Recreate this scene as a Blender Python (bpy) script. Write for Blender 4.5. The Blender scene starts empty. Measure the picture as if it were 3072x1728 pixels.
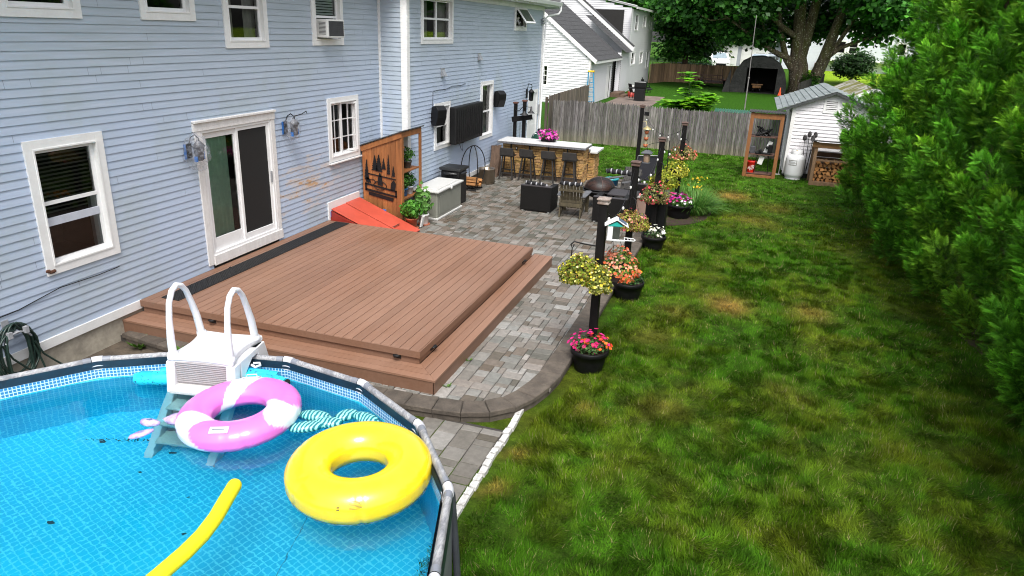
import bpy, bmesh, math, random
import numpy as np
from mathutils import Vector, Matrix, Euler, noise
random.seed(7); rng = np.random.default_rng(7)
PI = math.pi; R = math.radians
sc = bpy.context.scene
COL = sc.collection
# ---------------------------------------------------------------- camera
cam = bpy.data.cameras.new("camera"); co = bpy.data.objects.new("camera", cam); COL.objects.link(co)
cam.sensor_width = 36; cam.lens = 24.84; cam.clip_end = 600
co.matrix_world = Matrix(((0.94879324, -0.14360651, 0.28136906, 8.2), (0.31343431, 0.31693829, -0.89515867, 0), (0.03937398, 0.93751122, 0.34572012, 4.41), (0, 0, 0, 1)))
sc.camera = co
# ---------------------------------------------------------------- world, sun, exposure (overcast)
SUN_EL, SUN_ROT = R(57), R(158)
w = bpy.data.worlds.new("World"); sc.world = w; w.use_nodes = True
nt = w.node_tree; bgn = nt.nodes["Background"]
sky = nt.nodes.new("ShaderNodeTexSky"); sky.sky_type = 'NISHITA'; sky.sun_disc = False
sky.sun_elevation = SUN_EL; sky.sun_rotation = SUN_ROT; sky.dust_density = 4; sky.air_density = 1.0; sky.ozone_density = 1
hs = nt.nodes.new("ShaderNodeHueSaturation"); hs.inputs['Saturation'].default_value = .35
nt.links.new(sky.outputs[0], hs.inputs['Color']); nt.links.new(hs.outputs[0], bgn.inputs[0]); bgn.inputs[1].default_value = 0.15
sl = bpy.data.lights.new("sun", 'SUN'); sl.energy = 1.5; sl.angle = R(24); sl.color = (1, .97, .92)
so = bpy.data.objects.new("sun", sl); COL.objects.link(so); so.location = (20, -5, 40)
sd = Vector((math.cos(SUN_EL) * math.sin(SUN_ROT), math.cos(SUN_EL) * math.cos(SUN_ROT), math.sin(SUN_EL)))
so.rotation_euler = sd.to_track_quat('Z', 'Y').to_euler()
sc.view_settings.view_transform = 'Standard'; sc.view_settings.look = 'None'; sc.view_settings.exposure = 0.9; sc.view_settings.gamma = 1
sc.render.engine = 'CYCLES'; sc.cycles.max_bounces = 8; sc.cycles.diffuse_bounces = 3; sc.cycles.glossy_bounces = 3; sc.cycles.transparent_max_bounces = 12; sc.cycles.transmission_bounces = 4
sc.cycles.filter_width = 1.05
sc.cycles.caustics_reflective = False; sc.cycles.caustics_refractive = True
# ---------------------------------------------------------------- materials
MC = {}
def newmat(name):
    m = bpy.data.materials.new(name); m.use_nodes = True; n = m.node_tree; b = n.nodes["Principled BSDF"]; return m, n, b
def N(n, t, **k):
    x = n.nodes.new(t)
    for a, v in k.items(): setattr(x, a, v)
    return x
def L(n, a, b): n.links.new(a, b)
def mixc(n, fac, a, b, mode='MIX'):
    x = N(n, 'ShaderNodeMix', data_type='RGBA', blend_type=mode)
    if isinstance(fac, (int, float)): x.inputs[0].default_value = fac
    else: L(n, fac, x.inputs[0])
    for i, v in ((6, a), (7, b)):
        if isinstance(v, tuple): x.inputs[i].default_value = (*v[:3], 1)
        else: L(n, v, x.inputs[i])
    return x.outputs[2]
def ramp(n, src, p0, p1, c0=(0, 0, 0), c1=(1, 1, 1)):
    x = N(n, 'ShaderNodeValToRGB'); x.color_ramp.elements[0].position = p0; x.color_ramp.elements[1].position = p1
    x.color_ramp.elements[0].color = (*c0, 1); x.color_ramp.elements[1].color = (*c1, 1); L(n, src, x.inputs[0]); return x.outputs[0]
def noi(n, scale, stretch=(1, 1, 1), detail=4, rough=.6, coord='pos'):
    if coord == 'pos': g = N(n, 'ShaderNodeNewGeometry').outputs['Position']
    else: g = N(n, 'ShaderNodeTexCoord').outputs['Object']
    mp = N(n, 'ShaderNodeMapping'); mp.inputs['Scale'].default_value = stretch; L(n, g, mp.inputs[0])
    x = N(n, 'ShaderNodeTexNoise'); x.inputs['Scale'].default_value = scale; x.inputs['Detail'].default_value = detail; x.inputs['Roughness'].default_value = rough
    L(n, mp.outputs[0], x.inputs[0]); return x.outputs[0]
def bump(n, b, h, strength, dist=.01):
    x = N(n, 'ShaderNodeBump'); x.inputs['Strength'].default_value = strength; x.inputs['Distance'].default_value = dist
    L(n, h, x.inputs['Height']); L(n, x.outputs[0], b.inputs['Normal'])
def P(name, c, rough=.6, var=.25, scale=6, bm=.15, metal=0, stretch=(1, 1, 1), c2=None, coord='pos', attr=False, spec=None, trans=0):
    """general procedural material: colour c varied by two noises, bumped"""
    if name in MC: return MC[name]
    m, n, b = newmat(name); f = noi(n, scale, stretch, coord=coord); f2 = noi(n, scale * 6, stretch, coord=coord)
    d = tuple(max(0, x * (1 - var)) for x in c); e = tuple(min(1, x * (1 + var * .7)) for x in c)
    if c2: e = c2
    k = mixc(n, ramp(n, f, .35, .65), d, e); k = mixc(n, .35, k, mixc(n, ramp(n, f2, .3, .7), d, e))
    if attr:
        at = N(n, 'ShaderNodeAttribute', attribute_name='col'); k = mixc(n, 1.0, k, at.outputs[0], 'MULTIPLY')
    L(n, k, b.inputs['Base Color']); b.inputs['Metallic'].default_value = metal
    rr = N(n, 'ShaderNodeMapRange'); rr.inputs['To Min'].default_value = max(.03, rough - .08); rr.inputs['To Max'].default_value = min(1, rough + .1); L(n, f2, rr.inputs[0]); L(n, rr.outputs[0], b.inputs['Roughness'])
    if spec is not None: b.inputs['Specular IOR Level'].default_value = spec
    if bm: bump(n, b, f2, bm)
    if trans: b.inputs['Transmission Weight'].default_value = trans
    MC[name] = m; return m
def leafmat(name, trans=.25, rough=.5, spec=.3):
    if name in MC: return MC[name]
    m, n, b = newmat(name); at = N(n, 'ShaderNodeAttribute', attribute_name='col')
    f = noi(n, 30); k = mixc(n, .5, at.outputs[0], mixc(n, 1.0, at.outputs[0], ramp(n, f, .3, .7, (.55, .55, .55), (1.3, 1.3, 1.2)), 'MULTIPLY'))
    L(n, k, b.inputs['Base Color']); b.inputs['Roughness'].default_value = rough; b.inputs['Specular IOR Level'].default_value = spec
    t = N(n, 'ShaderNodeBsdfTranslucent'); L(n, k, t.inputs[0]); mx = N(n, 'ShaderNodeMixShader'); mx.inputs[0].default_value = trans
    L(n, b.outputs[0], mx.inputs[1]); L(n, t.outputs[0], mx.inputs[2]); L(n, mx.outputs[0], n.nodes['Material Output'].inputs[0])
    MC[name] = m; return m
def glassmat(name, tint=(.75, .8, .78), refl=.5):
    if name in MC: return MC[name]
    m, n, b = newmat(name); tr = N(n, 'ShaderNodeBsdfTransparent'); tr.inputs[0].default_value = (*tint, 1)
    gl = N(n, 'ShaderNodeBsdfGlossy'); gl.inputs['Roughness'].default_value = .03; gl.inputs[0].default_value = (.9, .9, .9, 1)
    lw = N(n, 'ShaderNodeFresnel'); lw.inputs[0].default_value = 1.35 + .3 * refl; mx = N(n, 'ShaderNodeMixShader'); L(n, lw.outputs[0], mx.inputs[0])
    L(n, tr.outputs[0], mx.inputs[1]); L(n, gl.outputs[0], mx.inputs[2]); L(n, mx.outputs[0], n.nodes['Material Output'].inputs[0]); MC[name] = m; return m
# ---------------------------------------------------------------- mesh builder
def fx(x):   # wall facing +x : u=y v=z n=+x
    return lambda u, v, n=0: (x + n, u, v)
def fy(y):   # wall facing -y : u=x v=z n=-y
    return lambda u, v, n=0: (u, y - n, v)
SPLIT = {'leg', 'post', 'wheel', 'white_panel', 'barn_lamp', 'hanging_tool', 'mudguard', 'cup', 'bracket', 'side_panel', 'blue_tape', 'tape', 'tail_fin', 'lobe', 'bulb', 'marigold_head', 'step_light', 'door_steps', 'rod', 'armrest', 'counter', 'side_counter', 'illegible_print', 'trim'}
class MB:
    def __init__(s): s.v = []; s.f = []; s.c = []; s.sm = []; s.g = []; s.gi = 0; s.dep = 0; s.col = (1, 1, 1); s.M = None
    def add(s, vs, fs, smooth=False):
        o = len(s.v)
        if s.M is not None: vs = [tuple(s.M @ Vector(p)) for p in vs]
        s.v += [tuple(p) for p in vs]
        if s.dep == 0: s.gi += 1
        for f in fs: s.f.append([i + o for i in f]); s.c.append(s.col); s.sm.append(smooth); s.g.append(s.gi)
        return s
    def box(s, x0, x1, y0, y1, z0, z1):
        return s.add([(x0, y0, z0), (x1, y0, z0), (x1, y1, z0), (x0, y1, z0), (x0, y0, z1), (x1, y0, z1), (x1, y1, z1), (x0, y1, z1)],
                     [(0, 3, 2, 1), (4, 5, 6, 7), (0, 1, 5, 4), (1, 2, 6, 5), (2, 3, 7, 6), (3, 0, 4, 7)])
    def rbox(s, x0, x1, y0, y1, z0, z1, r=.01):
        """box with chamfered edges"""
        bm = bmesh.new(); bmesh.ops.create_cube(bm, size=1)
        for v in bm.verts: v.co = Vector(((x0 + x1) / 2 + v.co.x * (x1 - x0), (y0 + y1) / 2 + v.co.y * (y1 - y0), (z0 + z1) / 2 + v.co.z * (z1 - z0)))
        r = min(r, .45 * min(x1 - x0, y1 - y0, z1 - z0)); bmesh.ops.bevel(bm, geom=bm.edges[:], offset=r, segments=2, affect='EDGES', profile=.6)
        bm.verts.index_update(); s.add([v.co[:] for v in bm.verts], [[v.index for v in f.verts] for f in bm.faces]); bm.free(); return s
    def fb(s, F, u0, u1, v0, v1, n0, n1):
        p = [F(u0, v0, n0), F(u1, v0, n0), F(u1, v1, n0), F(u0, v1, n0), F(u0, v0, n1), F(u1, v0, n1), F(u1, v1, n1), F(u0, v1, n1)]
        return s.add(p, [(0, 3, 2, 1), (4, 5, 6, 7), (0, 1, 5, 4), (1, 2, 6, 5), (2, 3, 7, 6), (3, 0, 4, 7)])
    def frame(s, F, u0, u1, v0, v1, w, n0, n1, wb=None, wt=None):
        wb = w if wb is None else wb; wt = w if wt is None else wt
        s.fb(F, u0, u0 + w, v0, v1, n0, n1); s.fb(F, u1 - w, u1, v0, v1, n0, n1)
        s.fb(F, u0 + w, u1 - w, v0, v0 + wb, n0, n1 - .0015); s.fb(F, u0 + w, u1 - w, v1 - wt, v1, n0, n1 - .0015); return s
    def beam(s, a, b, w, h=None, up=(0, 0, 1)):
        a = Vector(a); b = Vector(b); h = h or w; d = (b - a).normalized(); up = Vector(up)
        if abs(d.dot(up)) > .98: up = Vector((0, 1, 0))
        sd_ = d.cross(up).normalized(); u = sd_.cross(d)
        pts = [p + sd_ * sx * w / 2 + u * sz * h / 2 for p in (a, b) for sx, sz in ((-1, -1), (1, -1), (1, 1), (-1, 1))]
        return s.add(pts, [(0, 3, 2, 1), (4, 5, 6, 7), (0, 1, 5, 4), (1, 2, 6, 5), (2, 3, 7, 6), (3, 0, 4, 7)])
    def tube(s, path, r, n=10, caps=True, closed=False, sx=1, sz=1):
        path = [Vector(p) for p in path]; m = len(path); rs = r if isinstance(r, (list, tuple)) else [r] * m
        vs = []; prev = None
        for i, p in enumerate(path):
            if closed: d = path[(i + 1) % m] - path[i - 1]
            else: d = path[min(i + 1, m - 1)] - path[max(i - 1, 0)]
            d = d.normalized() if d.length > 1e-9 else Vector((0, 0, 1))
            if prev is None:
                a = Vector((0, 0, 1)) if abs(d.z) < .9 else Vector((1, 0, 0)); x = d.cross(a).normalized()
            else:
                x = (prev - d * prev.dot(d)); x = x.normalized() if x.length > 1e-6 else d.orthogonal().normalized()
            y = d.cross(x); prev = x
            for k in range(n):
                t = 2 * PI * k / n; vs.append(p + x * math.cos(t) * rs[i] * sx + y * math.sin(t) * rs[i] * sz)
        fs = []
        for i in range(m if closed else m - 1):
            j = (i + 1) % m
            for k in range(n): fs.append((i * n + k, i * n + (k + 1) % n, j * n + (k + 1) % n, j * n + k))
        s.add(vs, fs, True)
        if caps and not closed: s.add(vs[:n][::-1], [tuple(range(n))]); s.add(vs[-n:], [tuple(range(n))])
        return s
    def lathe(s, c, prof, n=24, caps=True, sq=1):
        """prof: list of (r,z) upwards around c"""
        vs = [(c[0] + r * math.cos(2 * PI * k / n), c[1] + r * math.sin(2 * PI * k / n) * sq, c[2] + z) for r, z in prof for k in range(n)]
        fs = [(i * n + k, i * n + (k + 1) % n, (i + 1) * n + (k + 1) % n, (i + 1) * n + k) for i in range(len(prof) - 1) for k in range(n)]
        s.add(vs, fs, True)
        if caps: s.add(vs[:n][::-1], [tuple(range(n))]); s.add(vs[-n:], [tuple(range(n))])
        return s
    def prism(s, poly, F, n0, n1):
        """2-D polygon (counter-clockwise in u,v) extruded along the frame's normal"""
        k = len(poly); vs = [F(u, v, n0) for u, v in poly] + [F(u, v, n1) for u, v in poly]
        s.add(vs, [tuple(range(k))[::-1], tuple(range(k, 2 * k))] + [(i, (i + 1) % k, k + (i + 1) % k, k + i) for i in range(k)]); return s
    def ell(s, c, r, seg=16, ring=10, fn=None):
        vs = []; 
        for i in range(ring + 1):
            th = PI * i / ring
            for k in range(seg):
                ph = 2 * PI * k / seg; d = Vector((math.sin(th) * math.cos(ph), math.sin(th) * math.sin(ph), math.cos(th))); q = fn(d) if fn else 1
                vs.append((c[0] + d.x * r[0] * q, c[1] + d.y * r[1] * q, c[2] + d.z * r[2] * q))
        fs = [(i * seg + k, (i + 1) * seg + k, (i + 1) * seg + (k + 1) % seg, i * seg + (k + 1) % seg) for i in range(ring) for k in range(seg)]
        return s.add(vs, fs, True)
    def pieces(s):
        """split into separate pieces: primitives whose boxes touch stay together"""
        bb = {}
        for f, g in zip(s.f, s.g):
            q = bb.setdefault(g, [9e9, 9e9, 9e9, -9e9, -9e9, -9e9])
            for i in f:
                for a in range(3): q[a] = min(q[a], s.v[i][a]); q[a + 3] = max(q[a + 3], s.v[i][a])
        ks = list(bb); cl = {k: k for k in ks}
        def root(k):
            while cl[k] != k: k = cl[k]
            return k
        for i, a in enumerate(ks):
            for b in ks[i + 1:]:
                A, B = bb[a], bb[b]
                if all(A[t] - .004 < B[t + 3] and B[t] - .004 < A[t + 3] for t in range(3)): cl[root(a)] = root(b)
        out = {}
        for f, c, sm, g in zip(s.f, s.c, s.sm, s.g):
            m = out.setdefault(root(g), MB()); o = len(m.v); m.v += [s.v[i] for i in f]; m.f.append(list(range(o, o + len(f)))); m.c.append(c); m.sm.append(sm); m.g.append(0)
        for m in out.values():   # weld the copied corners again
            idx = {}; nv = []; 
            for f in m.f:
                for j, i in enumerate(f):
                    k = tuple(round(t, 6) for t in m.v[i])
                    if k not in idx: idx[k] = len(nv); nv.append(m.v[i])
                    f[j] = idx[k]
            m.v = nv
        return list(out.values())
    def build(s, name, mat, parent=None, bevel=0, usecol=False):
        if name in SPLIT and parent is not None:
            ps = s.pieces()
            if len(ps) > 1: return [p._build(name, mat, parent, bevel, usecol) for p in ps][0]
        return s._build(name, mat, parent, bevel, usecol)
    def _build(s, name, mat, parent=None, bevel=0, usecol=False):
        o0 = Vector((0, 0, 0)); q = parent
        while q is not None: o0 += q.location; q = q.parent
        me = bpy.data.meshes.new(name); me.from_pydata([(p[0] - o0.x, p[1] - o0.y, p[2] - o0.z) for p in s.v], [], s.f)
        me.polygons.foreach_set('use_smooth', s.sm)
        if usecol:
            at = me.color_attributes.new('col', 'FLOAT_COLOR', 'CORNER'); a = []
            for f, c in zip(s.f, s.c): a += [c[0], c[1], c[2], 1.0] * len(f)
            at.data.foreach_set('color', a)
        me.materials.append(mat); me.validate(); ob = bpy.data.objects.new(name, me); COL.objects.link(ob)
        ob.parent = parent
        if bevel: md = ob.modifiers.new('bevel', 'BEVEL'); md.width = bevel; md.segments = 2; md.limit_method = 'ANGLE'
        return ob
for _n in ('box', 'rbox', 'beam', 'tube', 'lathe', 'prism', 'ell', 'fb', 'frame'):   # each call is one primitive
    def _wrap(fn):
        def w(s, *a, **k):
            if s.dep == 0: s.gi += 1
            s.dep += 1; r = fn(s, *a, **k); s.dep -= 1; return r
        return w
    setattr(MB, _n, _wrap(getattr(MB, _n)))
def thing(name, label, cat, loc, group=None):
    o = bpy.data.objects.new(name, None); o.empty_display_size = .2; o.location = loc; o.matrix_world = Matrix.Translation(loc); COL.objects.link(o)
    o['label'] = label; o['category'] = cat
    if group: o['group'] = group
    return o
def tag(o, label, cat, group=None, base=None):
    """properties of a thing that is one mesh; moves its origin to base"""
    o['label'] = label; o['category'] = cat
    if group: o['group'] = group
    if base is not None:
        o.data.transform(Matrix.Translation([-b for b in base])); o.location = base
    return o
def copy_tree(o, loc, rz=0, label=None, parent=None):
    c = o.copy(); COL.objects.link(c)
    if parent is None:
        c.location = loc; c.rotation_euler = (0, 0, rz)
        if label: c['label'] = label
    else: c.parent = parent
    for ch in o.children: copy_tree(ch, None, parent=c)
    return c
def scatter(name, tv, tf, pos, rot, col, mat, parent=None, base=(0, 0, 0), tw=None):
    """one mesh out of len(pos) copies of a small template (leaf, blade, petal)"""
    tv = np.asarray(tv, np.float32); tf = np.asarray(tf, np.int32); n = len(pos); k = len(tv)
    v = (np.einsum('nij,kj->nki', rot, tv) + (pos - np.asarray(base))[:, None, :]).astype(np.float32).reshape(-1, 3)
    f = (tf[None] + (np.arange(n) * k)[:, None, None]).reshape(-1).astype(np.int32); m = tf.shape[1]
    me = bpy.data.meshes.new(name); me.vertices.add(n * k); me.vertices.foreach_set('co', v.ravel())
    nf = n * len(tf); me.loops.add(nf * m); me.loops.foreach_set('vertex_index', f)
    me.polygons.add(nf); me.polygons.foreach_set('loop_start', np.arange(nf, dtype=np.int32) * m); me.polygons.foreach_set('loop_total', np.full(nf, m, np.int32))
    me.update(calc_edges=True)
    at = me.color_attributes.new('col', 'FLOAT_COLOR', 'POINT'); c = np.ones((n * k, 4), np.float32); c[:, :3] = np.repeat(col, k, 0) * (1 if tw is None else np.tile(np.asarray(tw), (n, 1))); at.data.foreach_set('color', c.ravel())
    me.materials.append(mat); ob = bpy.data.objects.new(name, me); COL.objects.link(ob); ob.parent = parent; return ob
def basis(nrm, spin, scale):
    """rotation matrices whose local +z is nrm, spun about it, scaled"""
    nrm = nrm / (np.linalg.norm(nrm, axis=1, keepdims=True) + 1e-9); a = np.where(np.abs(nrm[:, 2:3]) < .95, [[0, 0, 1.]], [[1., 0, 0]])
    x = np.cross(a, nrm); x /= np.linalg.norm(x, axis=1, keepdims=True); y = np.cross(nrm, x)
    c = np.cos(spin)[:, None]; s_ = np.sin(spin)[:, None]; X = x * c + y * s_; Y = -x * s_ + y * c
    return np.stack([X, Y, nrm], 2) * np.asarray(scale)[:, None, None]
def rdir(n):
    v = rng.normal(size=(n, 3)); return v / np.linalg.norm(v, axis=1, keepdims=True)
def text_mesh(body, size, mat, M, parent=None, name='lettering', extrude=.001, bold=False):
    cu = bpy.data.curves.new(name, 'FONT'); cu.body = body; cu.size = size; cu.extrude = extrude; cu.align_x = 'CENTER'; cu.align_y = 'CENTER'
    if bold: cu.offset = size * .02
    t = bpy.data.objects.new('tmp', cu); COL.objects.link(t); dg = bpy.context.evaluated_depsgraph_get(); me = bpy.data.meshes.new_from_object(t.evaluated_get(dg))
    bpy.data.objects.remove(t); me.transform(M)
    if parent is not None:
        r = parent
        while r.parent is not None: r = r.parent
        me.transform(Matrix.Translation([-x for x in r.location]))
    me.materials.clear(); me.materials.append(mat); ob = bpy.data.objects.new(name, me); COL.objects.link(ob); ob.parent = parent; return ob
WHITE = P('white_paint', (.78, .78, .77), .45, .07, 5, .08)
VINYL = P('white_vinyl', (.8, .8, .8), .35, .05, 4, .05)
BLACKW = P('black_stained_wood', (.007, .0062, .006), .6, .4, 9, .3, stretch=(3, 3, .4), spec=.2)
BLACKP = P('black_plastic', (.007, .007, .0075), .4, .3, 8, .1, spec=.3)
BLACKM = P('black_metal', (.010, .010, .011), .45, .3, 12, .1, spec=.3)
CONC = P('concrete', (.4, .36, .29), .9, .35, 3, .6)
DARK = P('dark_interior', (.012, .011, .010), .8, .3, 5, 0)
GLASS = glassmat('window_glass', (.8, .84, .82), .5)
LEAF = leafmat('leaves'); PETAL = leafmat('petals', .2, .6)
SOIL = P('soil', (.05, .032, .02), .95, .5, 20, .8)
# ================================================================ ground, patio, lawn
def lz(y):
    if y < 10: return -.12
    if y < 20: return -.12 + .1 * (y - 10) / 10
    if y < 74: return -.02 + .02 * min(1, (y - 20) / 6)
    if y < 92: return 1.0 * (y - 74) / 18
    return 1.0
def lzv(y): return np.interp(y, [-50, 10, 20, 26, 74, 92, 400], [-.12, -.12, -.02, 0, 0, 1., 1.])
DEAD = [(8.35, 12.39, .36, .9), (8.12, 21.6, .5, .85), (9.75, 12.6, .35, .5), (7.5, 11.7, .3, .3), (8.8, 18.9, .5, .3), (7.3, 10.5, .3, .3), (7.2, 15.5, .5, .25), (9.3, 20.5, .5, .35), (6.3, 6.6, .12, .5), (6.25, 5.9, .12, .6), (6.75, 7.9, .12, .35), (9.2, 9.2, .4, .2), (7.7, 8.3, .3, .25)]
def deadness(x, y):
    d = np.zeros_like(x)
    for a, b, r, s_ in DEAD: d = np.maximum(d, s_ * np.exp(-(((x - a) / r) ** 2 + ((y - b) / (r * 1.2)) ** 2)))
    return d
def vnoise(x, y, sc_, seed=0):
    """smooth value noise"""
    g = np.random.default_rng(seed).random((64, 64)); X = x * sc_ + 100; Y = y * sc_ + 100; i = np.floor(X).astype(int); j = np.floor(Y).astype(int); u = X - i; v = Y - j
    u = u * u * (3 - 2 * u); v = v * v * (3 - 2 * v)
    G = lambda a, b: g[a % 64, b % 64]
    return (G(i, j) * (1 - u) + G(i + 1, j) * u) * (1 - v) + (G(i, j + 1) * (1 - u) + G(i + 1, j + 1) * u) * v
def grasscol(x, y):
    n1 = vnoise(x, y, .8, 1) * .38 + vnoise(x, y, 2.6, 2) * .36 + vnoise(x, y, 6.1, 6) * .26; n2 = vnoise(x, y, 3.5, 3); d = deadness(x, y)
    g = np.array([.046, .132, .004]); yl = np.array([.118, .158, .008]); dd = np.array([.36, .22, .055]); bg = np.array([.055, .165, .008])
    k = np.clip((n1 - .38) * 2.2, 0, 1)[:, None]; c = g * (1 - k) + yl * k
    far = np.clip((y - 20) / 4, 0, 1)[:, None]; c = c * (1 - far * .8) + bg * far * .8
    c = c * (.42 + .45 * n2[:, None] + .62 * vnoise(x, y, 9, 4)[:, None]); d = d[:, None]; return c * (1 - d) + dd * d
# lawn / earth sheet
xs = np.concatenate([np.linspace(-120, 0, 13), np.linspace(.5, 14, 55), np.linspace(16, 140, 16)]); ys = np.concatenate([np.linspace(-30, 0, 7), np.linspace(.4, 30, 120), np.linspace(31, 92, 40), np.linspace(98, 320, 20)])
X, Y = np.meshgrid(xs, ys); Z = lzv(Y) + (vnoise(X.ravel(), Y.ravel(), .9, 5).reshape(X.shape) - .5) * .03
vv = np.stack([X.ravel(), Y.ravel(), Z.ravel()], 1); nx = len(xs); ff = [(j * nx + i, j * nx + i + 1, (j + 1) * nx + i + 1, (j + 1) * nx + i) for j in range(len(ys) - 1) for i in range(nx - 1)]
me = bpy.data.meshes.new('ground'); me.from_pydata(vv.tolist(), [], ff); at = me.color_attributes.new('col', 'FLOAT_COLOR', 'POINT')
gc = grasscol(vv[:, 0], vv[:, 1]) * 1.0; cc = np.ones((len(vv), 4)); 
farm = np.clip((vv[:, 1] - 78) / 6, 0, 1)[:, None]; mid = np.clip((vv[:, 1] - 30) / 3, 0, 1)[:, None] * (1 - farm)
gc = gc * (1 - mid) + np.array([.030, .10, .006]) * mid; rt = np.clip((vv[:, 0:1] - 13) / 3, 0, 1); gc = gc * (1 - farm) + (np.array([.05, .13, .01]) * (1 - rt) + np.array([.24, .38, .02]) * rt) * farm
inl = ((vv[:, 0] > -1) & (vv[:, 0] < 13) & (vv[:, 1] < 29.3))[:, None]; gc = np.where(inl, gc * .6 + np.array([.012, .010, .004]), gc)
cc[:, :3] = gc; at.data.foreach_set('color', cc.astype(np.float32).ravel())
gm, n, b = newmat('lawn_earth'); at = N(n, 'ShaderNodeAttribute', attribute_name='col'); f = noi(n, 9); f2 = noi(n, 60)
k = mixc(n, 1., at.outputs[0], ramp(n, f, .3, .7, (.6, .6, .6), (1.25, 1.25, 1.25)), 'MULTIPLY'); k = mixc(n, 1., k, ramp(n, f2, .3, .7, (.6, .6, .5), (1.3, 1.3, 1.3)), 'MULTIPLY'); L(n, k, b.inputs['Base Color']); b.inputs['Roughness'].default_value = .95; b.inputs['Specular IOR Level'].default_value = .1; bump(n, b, f2, 1, .03)
me.materials.append(gm); go = bpy.data.objects.new('ground', me); COL.objects.link(go); go['kind'] = 'structure'
# grass blades
def blades(name, x0, x1, y0, y1, dens, hs_, ws, keep):
    n_ = int((x1 - x0) * (y1 - y0) * dens); x = rng.uniform(x0, x1, n_); y = rng.uniform(y0, y1, n_); k = keep(x, y); x = x[k]; y = y[k]; n_ = len(x)
    cl = vnoise(x, y, 6, 8); ang = vnoise(x, y, 2.3, 9) * 9 + vnoise(x, y, 7, 10) * 4 + rng.normal(0, .7, n_); lean = .35 + .8 * vnoise(x, y, 3.1, 11) + rng.normal(0, .25, n_)
    h = hs_ * (.4 + 1.3 * cl) * rng.uniform(.7, 1.3, n_) * (1 - .45 * deadness(x, y)); d = np.stack([np.cos(ang) * np.sin(lean), np.sin(ang) * np.sin(lean), np.cos(lean)], 1)
    s_ = np.stack([-np.sin(ang), np.cos(ang), np.zeros(n_)], 1) * (ws * rng.uniform(.7, 1.4, n_))[:, None]; p = np.stack([x, y, lzv(y) - .004], 1)
    v = np.stack([p - s_, p + s_, p + d * h[:, None]], 1).reshape(-1, 3).astype(np.float32)
    me = bpy.data.meshes.new(name); me.vertices.add(3 * n_); me.vertices.foreach_set('co', v.ravel()); me.loops.add(3 * n_); me.loops.foreach_set('vertex_index', np.arange(3 * n_, dtype=np.int32))
    me.polygons.add(n_); me.polygons.foreach_set('loop_start', np.arange(n_, dtype=np.int32) * 3); me.polygons.foreach_set('loop_total', np.full(n_, 3, np.int32)); me.update(calc_edges=True)
    c = grasscol(x, y) * rng.uniform(.65, 1.6, n_)[:, None]; w_ = rng.random(n_)[:, None]; c = np.where(w_ > .965, np.array([[.30, .27, .12]]), c)
    a = me.color_attributes.new('col', 'FLOAT_COLOR', 'POINT'); q = np.ones((3 * n_, 4), np.float32); q[:, :3] = np.repeat(c, 3, 0); a.data.foreach_set('color', q.ravel())
    me.materials.append(leafmat('grass_blade', .3, .7, .12)); o = bpy.data.objects.new(name, me); COL.objects.link(o); o['kind'] = 'stuff'; o['label'] = 'green lawn grass with yellow dead patches'; o['category'] = 'grass'; return o
def edge_x(y): return np.interp(y, [0, 5.3, 7.3, 7.5, 7.9, 8.3, 29], [6.16, 6.16, 6.2, 6.25, 6.36, 6.46, 6.46])
blades('grass', 6.1, 12.6, 3.2, 10.5, 6500, .070, .0040, lambda x, y: (x > edge_x(y) + .04 * vnoise(x, y, 5, 20)) & (rng.random(len(x)) > .5 * deadness(x, y)))
blades('grass', 6.3, 12.6, 10.5, 17, 3200, .062, .0060, lambda x, y: (x > edge_x(y)))
blades('grass', 6.4, 12.6, 17, 29.3, 900, .055, .010, lambda x, y: (x > edge_x(y)) & ~((x > 9.6) & (y > 25.7)))
blades('grass', .8, 6.4, 22.2, 29.3, 900, .055, .010, lambda x, y: y > np.interp(x, [.8, 3.6, 4.3, 6.4], [23.4, 23.3, 22.4, 21.6]) + .1)
# pavers
def pavers(name, x0, x1, y0, y1, ztop, keep, colf, u=.09, seed=3):
    rr = random.Random(seed); nx_ = int((x1 - x0) / u); ny_ = int((y1 - y0) / u); occ = np.zeros((nx_, ny_), bool); mb = MB()
    sz = [(3, 2), (2, 2), (2, 3), (2, 1), (1, 2), (2, 2), (3, 2), (2, 3)]
    for j in range(ny_):
        for i in range(nx_):
            if occ[i, j]: continue
            ch = sz[:]; rr.shuffle(ch); ch.append((1, 1))
            for a, b_ in ch:
                if i + a <= nx_ and j + b_ <= ny_ and not occ[i:i + a, j:j + b_].any(): break
            occ[i:i + a, j:j + b_] = True; X0 = x0 + i * u; Y0 = y0 + j * u; X1 = X0 + a * u; Y1 = Y0 + b_ * u; cx, cy = (X0 + X1) / 2, (Y0 + Y1) / 2
            if not keep(cx, cy): continue
            g = .0045; z = ztop + rr.uniform(-.003, .003); r = .009; t = [rr.uniform(-.0035, .0035) for _ in range(4)]
            A = [(X0 + g, Y0 + g), (X1 - g, Y0 + g), (X1 - g, Y1 - g), (X0 + g, Y1 - g)]; Bp = [(X0 + g + r, Y0 + g + r), (X1 - g - r, Y0 + g + r), (X1 - g - r, Y1 - g - r), (X0 + g + r, Y1 - g - r)]
            A = [(p[0] + t[q], p[1] + t[(q + 1) % 4]) for q, p in enumerate(A)]
            mb.col = colf(cx, cy, rr)
            mb.add([(*p, z - .05) for p in A] + [(*p, z - .007) for p in A] + [(*p, z) for p in Bp], [(0, 1, 5, 4), (1, 2, 6, 5), (2, 3, 7, 6), (3, 0, 4, 7), (4, 5, 9, 8), (5, 6, 10, 9), (6, 7, 11, 10), (7, 4, 8, 11), (8, 9, 10, 11)])
    o = mb.build(name, P('paver_stone', (.9, .9, .9), .8, .28, 14, .5, attr=True), usecol=True); o['kind'] = 'structure'; return o
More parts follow.
